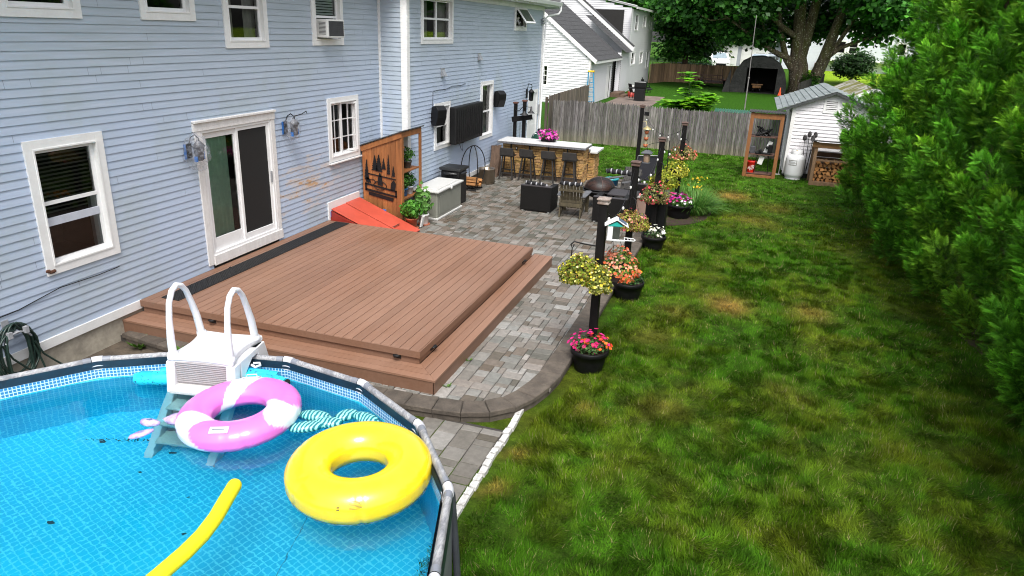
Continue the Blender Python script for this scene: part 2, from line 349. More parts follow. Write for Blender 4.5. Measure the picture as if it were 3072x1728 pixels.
CURB = [(.05, 7.18), (1.2, 7.02), (2.4, 6.92), (3.6, 6.86), (4.84, 6.88), (5.27, 6.93), (5.57, 6.99), (5.9, 7.18), (6.1, 7.48), (6.23, 7.86), (6.31, 8.3), (6.33, 9.2), (6.34, 10.4), (6.35, 12), (6.37, 14), (6.40, 16), (6.44, 18.2), (6.46, 20.2), (6.3, 21.4), (5.6, 22.0), (4.4, 22.4)]
def curb_in(x, y):
    if x > 6.42: return False
    for (a, b_), (c, d) in zip(CURB, CURB[1:]):
        if y < 9 and a <= x <= c: return y > b_ + (d - b_) * (x - a) / (c - a + 1e-9) + .24
    xo = np.interp(y, [7.1, 7.4, 7.9, 8.3, 12, 16, 20, 21.6], [5.7, 6.0, 6.23, 6.31, 6.35, 6.40, 6.46, 6.3]); return x < xo - .22
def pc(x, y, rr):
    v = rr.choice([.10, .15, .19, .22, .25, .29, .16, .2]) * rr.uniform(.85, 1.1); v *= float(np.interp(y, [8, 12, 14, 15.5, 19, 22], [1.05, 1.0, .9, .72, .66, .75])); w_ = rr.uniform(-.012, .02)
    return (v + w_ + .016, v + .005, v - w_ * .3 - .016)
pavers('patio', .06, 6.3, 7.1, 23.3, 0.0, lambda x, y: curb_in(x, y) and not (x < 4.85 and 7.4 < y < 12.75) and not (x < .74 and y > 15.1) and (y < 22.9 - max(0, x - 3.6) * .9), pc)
pm = MB(); pm.prism([(.0, 7.2), (3.6, 6.95), (5.5, 7.1), (6.0, 7.6), (6.2, 8.3), (6.3, 16), (6.36, 20.5), (6.1, 21.4), (3.9, 22.9), (.0, 23.2)], lambda u, v, n: (u, v, n), -.2, -.016)
o = pm.build('patio_bed', P('joint_sand', (.05, .045, .04), .95, .4, 12, .5)); o['kind'] = 'structure'
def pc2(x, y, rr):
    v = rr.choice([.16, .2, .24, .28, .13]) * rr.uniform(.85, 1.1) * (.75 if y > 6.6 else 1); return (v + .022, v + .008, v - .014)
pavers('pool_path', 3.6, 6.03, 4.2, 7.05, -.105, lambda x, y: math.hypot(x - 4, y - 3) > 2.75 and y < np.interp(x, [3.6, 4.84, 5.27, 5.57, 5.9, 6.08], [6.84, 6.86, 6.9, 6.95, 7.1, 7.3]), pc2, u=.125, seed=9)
pm = MB(); pm.box(1.2, 6.02, .3, 7.0, -.3, -.117); o = pm.build('path_bed', MC['joint_sand']); o['kind'] = 'structure'
pm = MB(); pm.add([(-.2, 4.0, -.107), (3.6, 4.0, -.107), (3.6, 6.95, -.107), (2.4, 7.0, -.107), (1.2, 7.05, -.107), (-.2, 7.3, -.107)], [(0, 1, 2, 3, 4, 5)]); o = pm.build('bare_earth', P('bare_earth', (.09, .07, .05), .95, .5, 7, .8)); o['kind'] = 'structure'
# curb blocks
mb = MB(); rr = random.Random(2); pts = [Vector((a, b_, 0)) for a, b_ in CURB]; seg = []; 
def walk(pts, step):
    out = [pts[0]]; acc = 0; cur = pts[0]
    for q in pts[1:]:
        while (q - cur).length + acc >= step: cur = cur + (q - cur).normalized() * (step - acc); out.append(cur.copy()); acc = 0
        acc += (q - cur).length; cur = q
    return out
wk = walk(pts, .36)
nr = []
for i in range(len(wk)):
    d = (wk[min(i + 1, len(wk) - 1)] - wk[max(0, i - 1)]).normalized(); nr.append(Vector((-d.y, d.x, 0)))
for i in range(len(wk) - 1):
    a, b_ = wk[i], wk[i + 1]; d = (b_ - a).normalized(); a = a + d * .003; b_ = b_ - d * .003; A = a + nr[i] * .30; B_ = b_ + nr[i + 1] * .30; v = rr.uniform(.8, 1.15); mb.col = (v, v, v); dz = rr.uniform(-.004, .004)
    e = .015
    lo = [a, b_, B_, A]; c_ = (a + b_ + A + B_) / 4
    top = [p + (c_ - p).normalized() * e for p in lo]
    mb.add([(p.x, p.y, -.03) for p in lo] + [(p.x, p.y, .022 + dz) for p in lo] + [(p.x, p.y, .034 + dz) for p in top], [(0, 1, 5, 4), (1, 2, 6, 5), (2, 3, 7, 6), (3, 0, 4, 7), (4, 5, 9, 8), (5, 6, 10, 9), (6, 7, 11, 10), (7, 4, 8, 11), (8, 9, 10, 11), (3, 2, 1, 0)])
    lo = [a - nr[i] * -.02, b_ - nr[i + 1] * -.02, B_, A]; mb.add([(p.x, p.y, -.2) for p in lo] + [(p.x, p.y, -.032) for p in lo], [(0, 1, 5, 4), (1, 2, 6, 5), (2, 3, 7, 6), (3, 0, 4, 7)])
o = mb.build('curb', P('curb_block', (.095, .078, .062), .9, .4, 7, .8, attr=True), usecol=True); o['kind'] = 'structure'
# white painted edging stones
mb = MB(); y = 5.15; x = 6.04
while y < 7.42:
    l = rr.uniform(.12, .19)
    def fn(d, s_=rr.random() * 50): return 1 + .22 * noise.noise(Vector((d.x * 1.7 + s_, d.y * 1.7, d.z * 1.7))) if True else 1
    c = (x + rr.uniform(-.01, .01), y + l / 2, -.125); bm = bmesh.new(); bmesh.ops.create_cube(bm, size=1); bmesh.ops.subdivide_edges(bm, edges=bm.edges[:], cuts=2, use_grid_fill=True)
    for v in bm.verts:
        q = noise.noise_vector(v.co * 2.2 + Vector((y * 9, 0, 0))) * .09; v.co = Vector((c[0] + (v.co.x + q.x) * .074, c[1] + (v.co.y + q.y) * (l - .02), c[2] + (v.co.z + q.z) * .12))
    bm.verts.index_update(); mb.add([v.co[:] for v in bm.verts], [[v.index for v in f.verts] for f in bm.faces]); bm.free(); y += l
o = mb.build('edging_stones', P('worn_white_paint', (.58, .57, .55), .7, .2, 20, .8, c2=(.68, .67, .65))); tag(o, 'row of white painted edging stones between paver path and lawn', 'edging', base=(6.04, 6.3, -.12))
# weeds in joints
def rosette(x, y, z, r_, lab, n_=14):
    pos = np.tile([[x, y, z]], (n_, 1)) + rng.normal(0, .01, (n_, 3)) * [1, 1, 0]; a = rng.uniform(0, 2 * PI, n_); d = np.stack([np.cos(a), np.sin(a), rng.uniform(.3, 1.1, n_)], 1)
    side = np.stack([-np.sin(a), np.cos(a), np.zeros(n_)], 1); d /= np.linalg.norm(d, axis=1, keepdims=True); up = np.cross(side, d); s_ = r_ * rng.uniform(.6, 1.2, n_)
    rot = np.stack([d, side, up], 2) * s_[:, None, None]; col = np.tile([[.09, .2, .025]], (n_, 1)) * rng.uniform(.7, 1.4, (n_, 1))
    o = scatter('weed', [(0, -.06, 0), (.5, -.2, .08), (1, 0, 0), (.5, .2, .08), (0, .06, 0)], [(0, 1, 2, 3)], pos, rot, col, LEAF, base=(x, y, z)); o.location = (x, y, z); tag(o, lab, 'weed', 'weeds growing round the deck')
rosette(.42, 7.12, -.1, .2, 'weed against the foundation beside the lower deck step'); rosette(1.35, 6.98, .03, .2, 'weed on the kerb left of the pool ladder'); rosette(4.98, 8.35, 0, .07, 'tiny weed between pavers by the right side of the deck', 8); rosette(5.0, 7.55, 0, .07, 'tiny weed at the front right corner of the deck', 8)
# ================================================================ siding + windows
def siding(mb, F, u0, u1, v0, v1, holes=(), ex=.104, proud=.0125, ulim=None, col=None):
    """overlapping clapboards with real lips; holes = (u0,u1,v0,v1)"""
    z = v0; k = 0
    while z < v1 - 1e-6:
        zt = min(z + ex, v1); cuts = {z, zt}
        for h in holes:
            for q in (h[2], h[3]):
                if z < q < zt: cuts.add(q)
        cuts = sorted(cuts)
        for a, b in zip(cuts, cuts[1:]):
            m = (a + b) / 2; L0, L1 = (u0, u1) if ulim is None else ulim(m)
            segs = [(L0, L1)]
            for h in holes:
                if h[2] < m < h[3]:
                    ns = []
                    for s0, s1 in segs:
                        if h[1] <= s0 or h[0] >= s1: ns.append((s0, s1)); continue
                        if h[0] > s0: ns.append((s0, h[0]))
                        if h[1] < s1: ns.append((h[1], s1))
                    segs = ns
            na = proud * (1 - (a - z) / ex); nb = proud * (1 - (b - z) / ex)
            for s0, s1 in segs:
                mb.add([F(s0, a, na), F(s1, a, na), F(s1, b, nb), F(s0, b, nb)], [(0, 1, 2, 3)])
                if a == z: mb.add([F(s0, a, -.004), F(s1, a, -.004), F(s1, a, na), F(s0, a, na)], [(0, 1, 2, 3)])
        z += ex; k += 1
SCREEN = P('insect_screen', (.009, .009, .009), .7, .2, 60, 0)
CURT = P('beige_curtain', (.34, .31, .28), .9, .2, 4, 0); CURTG = P('green_curtain', (.42, .66, .50), .8, .2, 3, 0); BLIND = P('dark_blind', (.09, .085, .075), .6, .2, 6, 0)
GREYM = P('grey_metal', (.33, .34, .36), .45, .2, 10, .1)
def curtain(F, u0, u1, v0, v1, n0, name, mat, par, amp=.015, per=.09):
    mb = MB(); k = max(6, int((u1 - u0) / per * 6)); vs = []
    for i in range(k + 1):
        u = u0 + (u1 - u0) * i / k; nn = n0 + amp * math.sin(2 * PI * (u - u0) / per + math.sin(u * 9)); vs += [F(u, v0, nn), F(u, v1, nn)]
    mb.add(vs, [(2 * i, 2 * i + 2, 2 * i + 3, 2 * i + 1) for i in range(k)], True); return mb.build(name, mat, par)
def window(par, F, y0, y1, z0, z1, cas=.12, rails=(), stiles=(), fill=None, name='window', depth=.16, muntins=None, botcas=None, sashw=.04, lower_open=None, casmat=None, lab=None):
    """cased opening y0..y1 z0..z1 (opening without casing)"""
    mb = MB(); mb.frame(F, y0 - cas, y1 + cas, z0 - (botcas or cas), z1 + cas, cas, -.01, .032, wb=botcas or cas); mb.frame(F, y0 - .018, y1 + .018, z0 - .018, z1 + .018, .02, -.13, .042)
    w_ = mb.build(name, casmat or WHITE, par)
    if lab: w_['label'] = lab
    mb = MB(); mb.frame(F, y0, y1, z0, z1, sashw, -.075, -.035)
    for r in rails: mb.fb(F, y0 + sashw, y1 - sashw, r - .022, r + .022, -.07, -.028)
    for r in stiles: mb.fb(F, r - .03, r + .03, z0, z1, -.078, -.02)
    if muntins:
        for u in muntins[0]: mb.fb(F, u - .009, u + .009, z0 + sashw, z1 - sashw, -.06, -.045)
        for v in muntins[1]: mb.fb(F, y0 + sashw, y1 - sashw, v - .009, v + .009, -.0605, -.0455)
    mb.build('sash', VINYL, w_)
    g = MB(); g.add([F(y0 + .01, z0 + .01, -.056), F(y1 - .01, z0 + .01, -.056), F(y1 - .01, z1 - .01, -.056), F(y0 + .01, z1 - .01, -.056)], [(0, 1, 2, 3)]); g.build('pane', GLASS, w_)
    r = MB(); q = .05
    p = lambda u, v, n: F(u, v, n)
    r.add([F(y0 - q, z0 - q, -.14), F(y1 + q, z0 - q, -.14), F(y1 + q, z1 + q, -.14), F(y0 - q, z1 + q, -.14), F(y0 - q, z0 - q, -.9), F(y1 + q, z0 - q, -.9), F(y1 + q, z1 + q, -.9), F(y0 - q, z1 + q, -.9)],
          [(4, 5, 6, 7), (0, 1, 5, 4), (1, 2, 6, 5), (2, 3, 7, 6), (3, 0, 4, 7)]); r.build('dark_recess', DARK, w_)
    if fill == 'blinds':
        b = MB(); z = z1 - .03
        while z > z0 + .62: b.fb(F, y0 + .03, y1 - .03, z - .022, z, -.13, -.12); z -= .052
        b.build('blind', BLIND, w_)
    if fill == 'curtains':
        for a, c in ((y0, y0 + .34 * (y1 - y0)), (y1 - .34 * (y1 - y0), y1)): curtain(F, a, c, z0, z1, -.17, 'curtain', CURT, w_)
    if fill == 'halfcurtain': curtain(F, y0 + .1 * (y1 - y0), y1 - .1 * (y1 - y0), z0, (z0 + z1) / 2, -.17, 'curtain', CURT, w_)
    return w_
m, n, b = newmat('blue_siding'); MC['blue_siding'] = m
f = noi(n, .55, detail=6, rough=.65); f2 = noi(n, 3, (1, .35, 5)); f3 = noi(n, 22)
k = mixc(n, ramp(n, f, .40, .60), (.38, .445, .51), (.425, .51, .675)); k = mixc(n, mixc(n, 1., ramp(n, f2, .52, .75), (.55, .55, .55), 'MULTIPLY'), k, (.51, .565, .68))
# the whole wall fades from grey-blue at the top to stronger blue lower down
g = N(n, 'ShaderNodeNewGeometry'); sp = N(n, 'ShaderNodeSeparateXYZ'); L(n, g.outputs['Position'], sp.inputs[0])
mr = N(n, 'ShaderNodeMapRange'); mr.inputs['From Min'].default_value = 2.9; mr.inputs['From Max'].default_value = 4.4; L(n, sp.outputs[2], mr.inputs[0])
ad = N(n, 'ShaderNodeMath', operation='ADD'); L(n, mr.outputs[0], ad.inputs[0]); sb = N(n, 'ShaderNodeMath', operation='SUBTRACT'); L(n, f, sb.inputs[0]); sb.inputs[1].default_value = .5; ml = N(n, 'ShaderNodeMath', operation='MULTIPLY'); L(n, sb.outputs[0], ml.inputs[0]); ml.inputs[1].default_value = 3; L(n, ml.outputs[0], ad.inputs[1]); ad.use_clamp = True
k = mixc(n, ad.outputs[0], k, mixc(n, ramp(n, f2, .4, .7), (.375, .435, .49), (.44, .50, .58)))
# scraped patches near the bulkhead (bare wood and primer)
mp = N(n, 'ShaderNodeMapping'); mp.inputs['Location'].default_value = (0, -12.15, -1.30); mp2 = N(n, 'ShaderNodeVectorMath', operation='MULTIPLY'); mp2.inputs[1].default_value = (0, 1 / 1.5, 1 / .62); L(n, g.outputs['Position'], mp.inputs[0]); L(n, mp.outputs[0], mp2.inputs[0])
ln = N(n, 'ShaderNodeVectorMath', operation='LENGTH'); L(n, mp2.outputs[0], ln.inputs[0]); fp = noi(n, 3.2, (1, .55, 2.2), detail=8, rough=.7)
sx_ = N(n, 'ShaderNodeMath', operation='SUBTRACT'); L(n, fp, sx_.inputs[0]); q = N(n, 'ShaderNodeMath', operation='MULTIPLY'); L(n, ln.outputs[1], q.inputs[0]); q.inputs[1].default_value = .16; L(n, q.outputs[0], sx_.inputs[1])
k = mixc(n, ramp(n, sx_.outputs[0], .40, .46), k, (.50, .48, .49)); k = mixc(n, ramp(n, sx_.outputs[0], .525, .54), k, (.50, .33, .20))
L(n, k, b.inputs['Base Color']); b.inputs['Roughness'].default_value = .55; bump(n, b, f3, .12)
SID = m
house = thing('house', 'long blue clapboard house with white trim behind the deck and patio', 'house', (0, 15, 0))
# openings (without casing): y0,y1,z0,z1
MAINW = dict(a=(6.39, 7.28, 1.32, 2.77), t1=(6.42, 7.27, 4.42, 4.98), t2=(8.47, 9.29, 4.43, 4.98), t3=(10.16, 11.04, 4.03, 4.98), t4=(12.65, 13.54, 4.05, 4.98), k=(13.03, 14.05, 1.70, 2.79))
SL = (9.24, 11.03, .60, 2.66)
holes = list(MAINW.values()) + [(SL[0] - .01, SL[1] + .01, .3, SL[3])]
mb = MB(); siding(mb, fx(0), -2, 15.22, .39, 5.16, holes)
YW = dict(w2=(16.08, 17.78, 4.07, 4.96), aw=(23.06, 24.14, 4.43, 5.0), lo=(16.82, 17.66, 1.46, 2.43), ta=(20.13, 21.0, 1.32, 2.78)); DR = (24.98, 25.93, .38, 2.2)
siding(mb, fx(.68), 15.27, 26.3, .36, 5.16, list(YW.values()) + [DR]); siding(mb, fy(15.22), 0, .56, .36, 5.16); siding(mb, lambda u, v, n=0: (u, 26.35 + n, v), -6, .62, .36, 5.16)
nf_ = len(mb.f); r2 = random.Random(5)
for i in range(95):
    k = r2.randrange(0, 44); z = .39 + k * .104; y = r2.uniform(4.5, 15.0); z2 = .36 + k * .104; y2 = r2.uniform(15.5, 26.0)
    if not any(h[0] - .15 < y < h[1] + .15 and h[2] - .2 < z < h[3] + .2 for h in holes): mb.add([(.0128, y, z + .001), (.0128, y + .005, z + .001), (.003, y + .005, z + .1), (.003, y, z + .1)], [(0, 1, 2, 3)])
    if i < 60 and not any(h[0] - .15 < y2 < h[1] + .15 and h[2] - .2 < z2 < h[3] + .2 for h in list(YW.values()) + [DR]): mb.add([(.6928, y2, z2 + .001), (.6928, y2 + .006, z2 + .001), (.683, y2 + .006, z2 + .1), (.683, y2, z2 + .1)], [(0, 1, 2, 3)])
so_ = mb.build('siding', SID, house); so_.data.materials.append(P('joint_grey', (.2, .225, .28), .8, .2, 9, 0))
for p_ in so_.data.polygons[nf_:]: p_.material_index = 1
mb = MB(); mb.box(-8, -.91, -2, 26.3, -.2, 5.2); mb.box(-.92, -.005, -2, -1.9, -.2, 5.2); mb.build('inner_wall', DARK, house)
mb = MB(); mb.box(-.5, -.012, -2, 15.2, -.3, .262); mb.box(-.4, .655, 15.25, 26.3, -.3, .232); mb.build('foundation', CONC, house)
mb = MB(); F0, F1 = fx(0), fx(.68)
mb.fb(F0, -2, 7.64, .262, .392, -.02, .03); mb.fb(F1, 15.27, 24.86, .232, .362, -.02, .03); mb.fb(F0, 14.1, 15.2, .262, .392, -.02, .028)
mb.fb(F1, 15.22, 15.34, .22, 5.16, -.03, .034); mb.box(.56, .714, 15.186, 15.22, .22, 5.16); mb.fb(F1, 26.24, 26.36, .22, 5.16, -.03, .034); mb.box(-.005, .05, 15.17, 15.222, .4, 5.16)
mb.fb(F0, 12.82, 14.06, .56, .77, -.0, .035); mb.fb(F0, 12.76, 12.82, .38, .77, 0, .036)
mb.fb(F0, -2, 15.2, 5.02, 5.16, -.01, .028); mb.fb(F1, 15.34, 26.24, 5.02, 5.16, -.01, .028); mb.build('trim_boards', WHITE, house, bevel=.003)
# eave, gutter, downspout, roof
mb = MB(); mb.box(-.2, .42, -2.2, 15.0, 5.165, 5.19); mb.box(0, 1.08, 15.0, 27.2, 5.165, 5.19); mb.box(.42, .45, -2.2, 15, 5.165, 5.33); mb.box(1.08, 1.1, 14.95, 26.7, 5.165, 5.33); mb.box(.45, 1.1, 14.97, 15.0, 5.165, 5.33); mb.box(-3, 1.1, 27.2, 27.23, 5.1, 5.4); mb.build('eave', WHITE, house)
g = MB()
for x, a, c in ((.45, -2.2, 14.95), (1.1, 14.95, 26.95)): g.prism([(x, 5.2), (x + .09, 5.2), (x + .13, 5.31), (x + .13, 5.325), (x + .11, 5.325), (x + .08, 5.215), (x + .015, 5.215), (x + .015, 5.325), (x, 5.325)][::-1], lambda u, v, n: (u, n, v), a, c)
g.build('gutter', VINYL, house)
g = MB(); g.tube([(1.17, 26.9, 5.2), (1.17, 26.9, 5.05), (1.12, 26.8, 4.94), (.85, 26.5, 4.86), (.77, 26.37, 4.78), (.75, 26.32, .3)], .038, 8); g.build('downspout', VINYL, house)
g = MB(); g.ell((.76, 26.05, 4.7), (.06, .06, .07)); g.ell((.76, 26.1, 4.6), (.05, .08, .05)); g.build('floodlight', P('galvanised', (.4, .41, .43), .4, .2, 9, .1, metal=.5), house)
r_ = MB(); r_.add([(.5, -2.3, 5.34), (.5, 15, 5.34), (-6, 15, 8.6), (-6, -2.3, 8.6)], [(0, 1, 2, 3)]); r_.add([(1.15, 14.95, 5.34), (1.15, 27.25, 5.34), (-6, 27.25, 8.62), (-6, 14.95, 8.62)], [(0, 1, 2, 3)]); r_.build('roof', P('asphalt_shingle', (.07, .07, .072), .9, .4, 14, .8, stretch=(1, 1, 3)), house)
window(house, F0, *MAINW['a'], cas=.125, rails=(2.09,), fill='blinds', sashw=.05)
# raised lower sash of that window
mb = MB(); wa = [c for c in house.children if c.name.startswith('window')][-1]
mb.fb(F0, 6.44, 7.23, 1.80, 1.90, -.065, -.03); mb.build('raised_sash_rail', P('sash_grey', (.5, .53, .6), .5, .1, 6, .05), wa)
mb = MB(); mb.fb(F0, 7.14, 7.275, 1.33, 2.09, -.12, -.06); mb.build('jamb', GREYM, wa)
mb = MB(); mb.M = None
for i in range(5): mb.ell((.04, 6.285 + rng.uniform(-.03, .07), 1.245 + rng.uniform(-.02, .025)), (.012, rng.uniform(.02, .05), rng.uniform(.012, .025)), 7, 5, lambda d: 1 + .3 * noise.noise(d * 3))
mb.build('rotted_corner', P('rotted_wood', (.13, .055, .03), .9, .5, 40, .9), wa)
window(house, F0, *MAINW['t1'], fill=None, sashw=.05); window(house, F0, *MAINW['t2'], fill=None, sashw=.05)
window(house, F0, *MAINW['t3'], rails=(4.55,), fill='curtains', sashw=.045); wt4 = window(house, F0, *MAINW['t4'], rails=(4.46,), sashw=.05)
mb = MB()
for i in range(9): mb.fb(F0, 12.7, 13.49, 4.5 + i * .05, 4.535 + i * .05, -.11, -.10)
mb.build('blind', P('pale_blind', (.62, .66, .64), .6, .1, 5, 0), wt4)
# kitchen casement
wk_ = window(house, F0, *MAINW['k'], cas=.11, stiles=(13.5,), muntins=((13.27, 13.80), (2.05, 2.42)), sashw=.05)
mb = MB(); mb.M = Matrix.Translation((.03, 14.05, 0)) @ Matrix.Rotation(R(-22), 4, 'Z') @ Matrix.Translation((0, -14.05, 0)); mb.frame(fx(0), 13.54, 14.05, 1.72, 2.77, .045, 0, .03); mb.fb(fx(0), 13.79, 13.805, 1.76, 2.73, .01, .02)
for v in (2.05, 2.42): mb.fb(fx(0), 13.58, 14.0, v - .008, v + .008, .01, .021)
mb.build('open_casement', VINYL, wk_)
mb = MB(); mb.fb(F0, 12.9, 14.18, 1.545, 1.575, .0, .07); mb.build('sill', WHITE, wk_, bevel=.004)
window(house, F1, *YW['w2'], rails=(4.53,), stiles=(16.93,), fill='curtains', cas=.11); window(house, F1, *YW['lo'], rails=(1.94,), fill='halfcurtain', cas=.1); window(house, F1, *YW['ta'], rails=(2.0,), fill='curtains', cas=.11)
wa_ = window(house, F1, *YW['aw'], cas=.11)
mb = MB(); mb.M = Matrix.Translation((.70, 0, 5.0)) @ Matrix.Rotation(R(-38), 4, 'Y') @ Matrix.Translation((0, 0, -5.0)); mb.frame(fx(0), 23.07, 24.13, 4.43, 5.0, .06, 0, .035); mb.build('tilted_sash', VINYL, wa_)
mb = MB(); mb.M = Matrix.Translation((.70, 0, 5.0)) @ Matrix.Rotation(R(-38), 4, 'Y') @ Matrix.Translation((0, 0, -5.0)); mb.fb(fx(0), 23.13, 24.07, 4.49, 4.94, .012, .02); mb.build('tilted_pane', P('dark_glass', (.03, .035, .03), .08, .2, 4, 0), wa_)
# sliding patio door
PEEL = P('peeling_white', (.74, .72, .70), .7, .12, 14, .7, c2=(.79, .78, .77), stretch=(1, 1, .3))
d = MB(); d.fb(F0, 9.11, 9.24, .46, 2.68, -.01, .03); d.fb(F0, 11.03, 11.14, .6, 2.68, -.01, .028); d.fb(F0, 9.08, 11.15, 2.68, 2.83, -.01, .04); d.fb(F0, 9.08, 11.15, 2.81, 2.845, 0, .075); d.fb(F0, 9.24, 11.14, .44, .61, -.01, .045); door = d.build('sliding_door', PEEL, house, bevel=.004)
d = MB(); d.frame(F0, 9.24, 11.03, .61, 2.68, .045, -.10, .02); d.frame(F0, 9.285, 10.17, .655, 2.635, .11, -.07, -.03, wb=.22, wt=.10); d.frame(F0, 10.10, 10.985, .655, 2.635, .055, -.045, -.005, wb=.11, wt=.06); d.build('door_frame', VINYL, door, bevel=.003)
d = MB(); d.add([F0(9.39, .87, -.05), F0(10.07, .87, -.05), F0(10.07, 2.54, -.05), F0(9.39, 2.54, -.05)], [(0, 1, 2, 3)]); d.build('pane', GLASS, door)
d = MB(); d.fb(F0, 10.15, 10.935, .76, 2.58, -.03, -.026); d.build('screen', SCREEN, door)
d = MB(); d.add([F0(9.2, .6, -.11), F0(11.05, .6, -.11), F0(11.05, 2.7, -.11), F0(9.2, 2.7, -.11), F0(9.2, .6, -.9), F0(11.05, .6, -.9), F0(11.05, 2.7, -.9), F0(9.2, 2.7, -.9)], [(4, 5, 6, 7), (0, 1, 5, 4), (1, 2, 6, 5), (2, 3, 7, 6), (3, 0, 4, 7)]); d.build('dark_recess', DARK, door)
curtain(F0, 9.44, 9.98, .8, 2.6, -.13, 'curtain', CURTG, door, .02, .11)
d = MB(); d.fb(F0, 10.95, 10.975, 1.55, 1.75, -.005, .025); d.build('handle', GREYM, door, bevel=.003)
# back door
d = MB(); d.frame(F1, 24.86, 26.05, .3, 2.32, .115, -.01, .03, wb=.08); dr = d.build('back_door', WHITE, house); d = MB(); d.fb(F1, 24.98, 25.93, .38, 2.2, -.05, -.01); d.fb(F1, 25.1, 25.8, .5, 1.1, -.01, -.004); d.fb(F1, 25.1, 25.8, 1.25, 2.05, -.01, -.004); d.build('door_leaf', VINYL, dr); d = MB(); d.ell((.75, 25.06, 1.3), (.03, .03, .03)); d.build('handle', GREYM, dr)
# dryer vents, cables, clips
for y, z in ((17.24, 3.27), (19.83, 3.59)):
    d = MB(); d.frame(F1, y - .1, y + .1, z - .1, z + .1, .02, .012, .03); d.add([F1(y - .09, z - .09, .12), F1(y + .09, z - .09, .12), F1(y + .09, z + .08, .02), F1(y - .09, z + .08, .02), F1(y - .09, z - .09, .02), F1(y + .09, z - .09, .02)], [(0, 1, 2, 3), (0, 3, 4), (1, 5, 2)]); d.build('dryer_vent', MC['galvanised'], house)
d = MB(); d.tube([(.70, 16.62, 2.45), (.70, 16.64, 2.83), (.705, 17.0, 2.86), (.70, 17.4, 2.84), (.7, 17.9, 2.9), (.7, 18.5, 2.88), (.7, 18.8, 2.92)], .006, 5); d.tube([(.72, 18.3, 1.42), (.78, 18.35, 1.2), (.76, 18.5, 1.12), (.72, 18.55, 1.4)], .007, 5); d.build('cable', BLACKP, house)
d = MB(); d.tube([(.02, 5.0, .88), (.018, 5.8, .905), (.02, 6.4, 1.0), (.018, 7.0, .985), (.02, 7.35, 1.0)], .006, 5); d.build('cable', BLACKP, house)
d = MB(); d.frame(F1, 26.07, 26.22, 1.4, 1.75, .02, .01, .06); d.fb(F1, 26.09, 26.2, 1.42, 1.72, .0, .04); d.build('meter_box', GREYM, house)
d = MB(); d.tube([(.02, 11.72, 2.62), (.06, 11.72, 2.66), (.08, 11.72, 2.68), (.10, 11.9, 2.7), (.1, 12.05, 2.74), (.09, 12.08, 2.70)], .008, 6); tag(d.build('wall_hook', BLACKM), 'small black hook on the blue wall right of the sliding door', 'hook', base=(.02, 11.8, 2.65))
# ---- window air conditioner
ac = thing('air_conditioner', 'white air conditioner sticking out of an upper window', 'air conditioner', (.1, 13.0, 4.08))
d = MB(); d.rbox(-.1, .24, 12.72, 13.34, 4.08, 4.42, .012); d.build('body', P('ac_white', (.66, .66, .64), .4, .1, 6, .05), ac)
d = MB()
for i in range(13): d.box(.239, .245, 12.78 + i * .042, 12.79 + i * .042, 4.11, 4.39)
for i in range(7): d.box(.238, .246, 12.77, 13.31, 4.12 + i * .042, 4.125 + i * .042)
d.box(.236, .241, 12.77, 13.31, 4.11, 4.39); d.build('grille', P('ac_grille', (.05, .05, .055), .6, .3, 50, .2), ac)
d = MB()
for i in range(10): d.box(.05, .2, 12.716, 12.721, 4.14 + i * .024, 4.15 + i * .024)
d.build('side_louvre', MC['ac_grille'], ac)
# ---- bagged wall lamps
PLASTIC = None
m, n, b = newmat('clear_film'); MC['clear_film'] = m; tr = N(n, 'ShaderNodeBsdfTransparent'); di = N(n, 'ShaderNodeBsdfPrincipled'); di.inputs['Base Color'].default_value = (.42, .44, .5, 1); di.inputs['Roughness'].default_value = .15
fz = noi(n, 14, detail=5); mx = N(n, 'ShaderNodeMixShader'); L(n, ramp(n, fz, .42, .7, (.06,) * 3, (.5,) * 3), mx.inputs[0]); L(n, tr.outputs[0], mx.inputs[1]); L(n, di.outputs[0], mx.inputs[2]); L(n, mx.outputs[0], n.nodes['Material Output'].inputs[0]); bump(n, di, fz, .8, .02); FILM = m
BTAPE = P('blue_tape', (.03, .16, .50), .6, .2, 20, .2)
for (y, z, lab, big) in ((8.95, 2.42, 'black wall lamp in a drooping clear plastic bag left of the sliding door', 1.25), (11.46, 2.5, 'black wall lamp wrapped in plastic and blue tape right of the sliding door', .95)):
    t = thing('wall_lamp', lab, 'wall lamp', (.02, y, z), 'bagged lamps beside the sliding door')
    d = MB(); d.box(.0, .03, y - .06, y + .06, z - .12, z + .1); d.tube([(.02, y, z + .05), (.08, y, z + .2), (.16, y, z + .25), (.23, y, z + .2), (.24, y, z + .1), (.2, y, z + .12), (.19, y, z + .17)], .01, 6); d.build('bracket', BLACKM, t)
    d = MB(); d.lathe((.22, y, z - .14), [(.05, 0), (.07, .02), (.085, .2), (.11, .215), (.03, .3), (.0, .31)], 6); d.build('lantern', P('lamp_grey', (.12, .12, .13), .4, .4, 12, .1), t)
    d = MB(); d.ell((.17, y, z - .02 * big), (.17 * big, .15 * big, .22 * big), 22, 16, lambda q: 1 + .22 * noise.noise(q * 2.4 + Vector((y, 0, 0))) + .1 * noise.noise(q * 6)); d.build('plastic_bag', FILM, t)
    d = MB(); d.box(.02, .03, y - .10, y - .06, z - .13, z + .10); d.box(.2, .25, y - .10, y - .075, z - .15, z - .07); d.box(.26, .27, y + .03, y + .06, z - .12, z + .0); d.build('blue_tape', BTAPE, t)
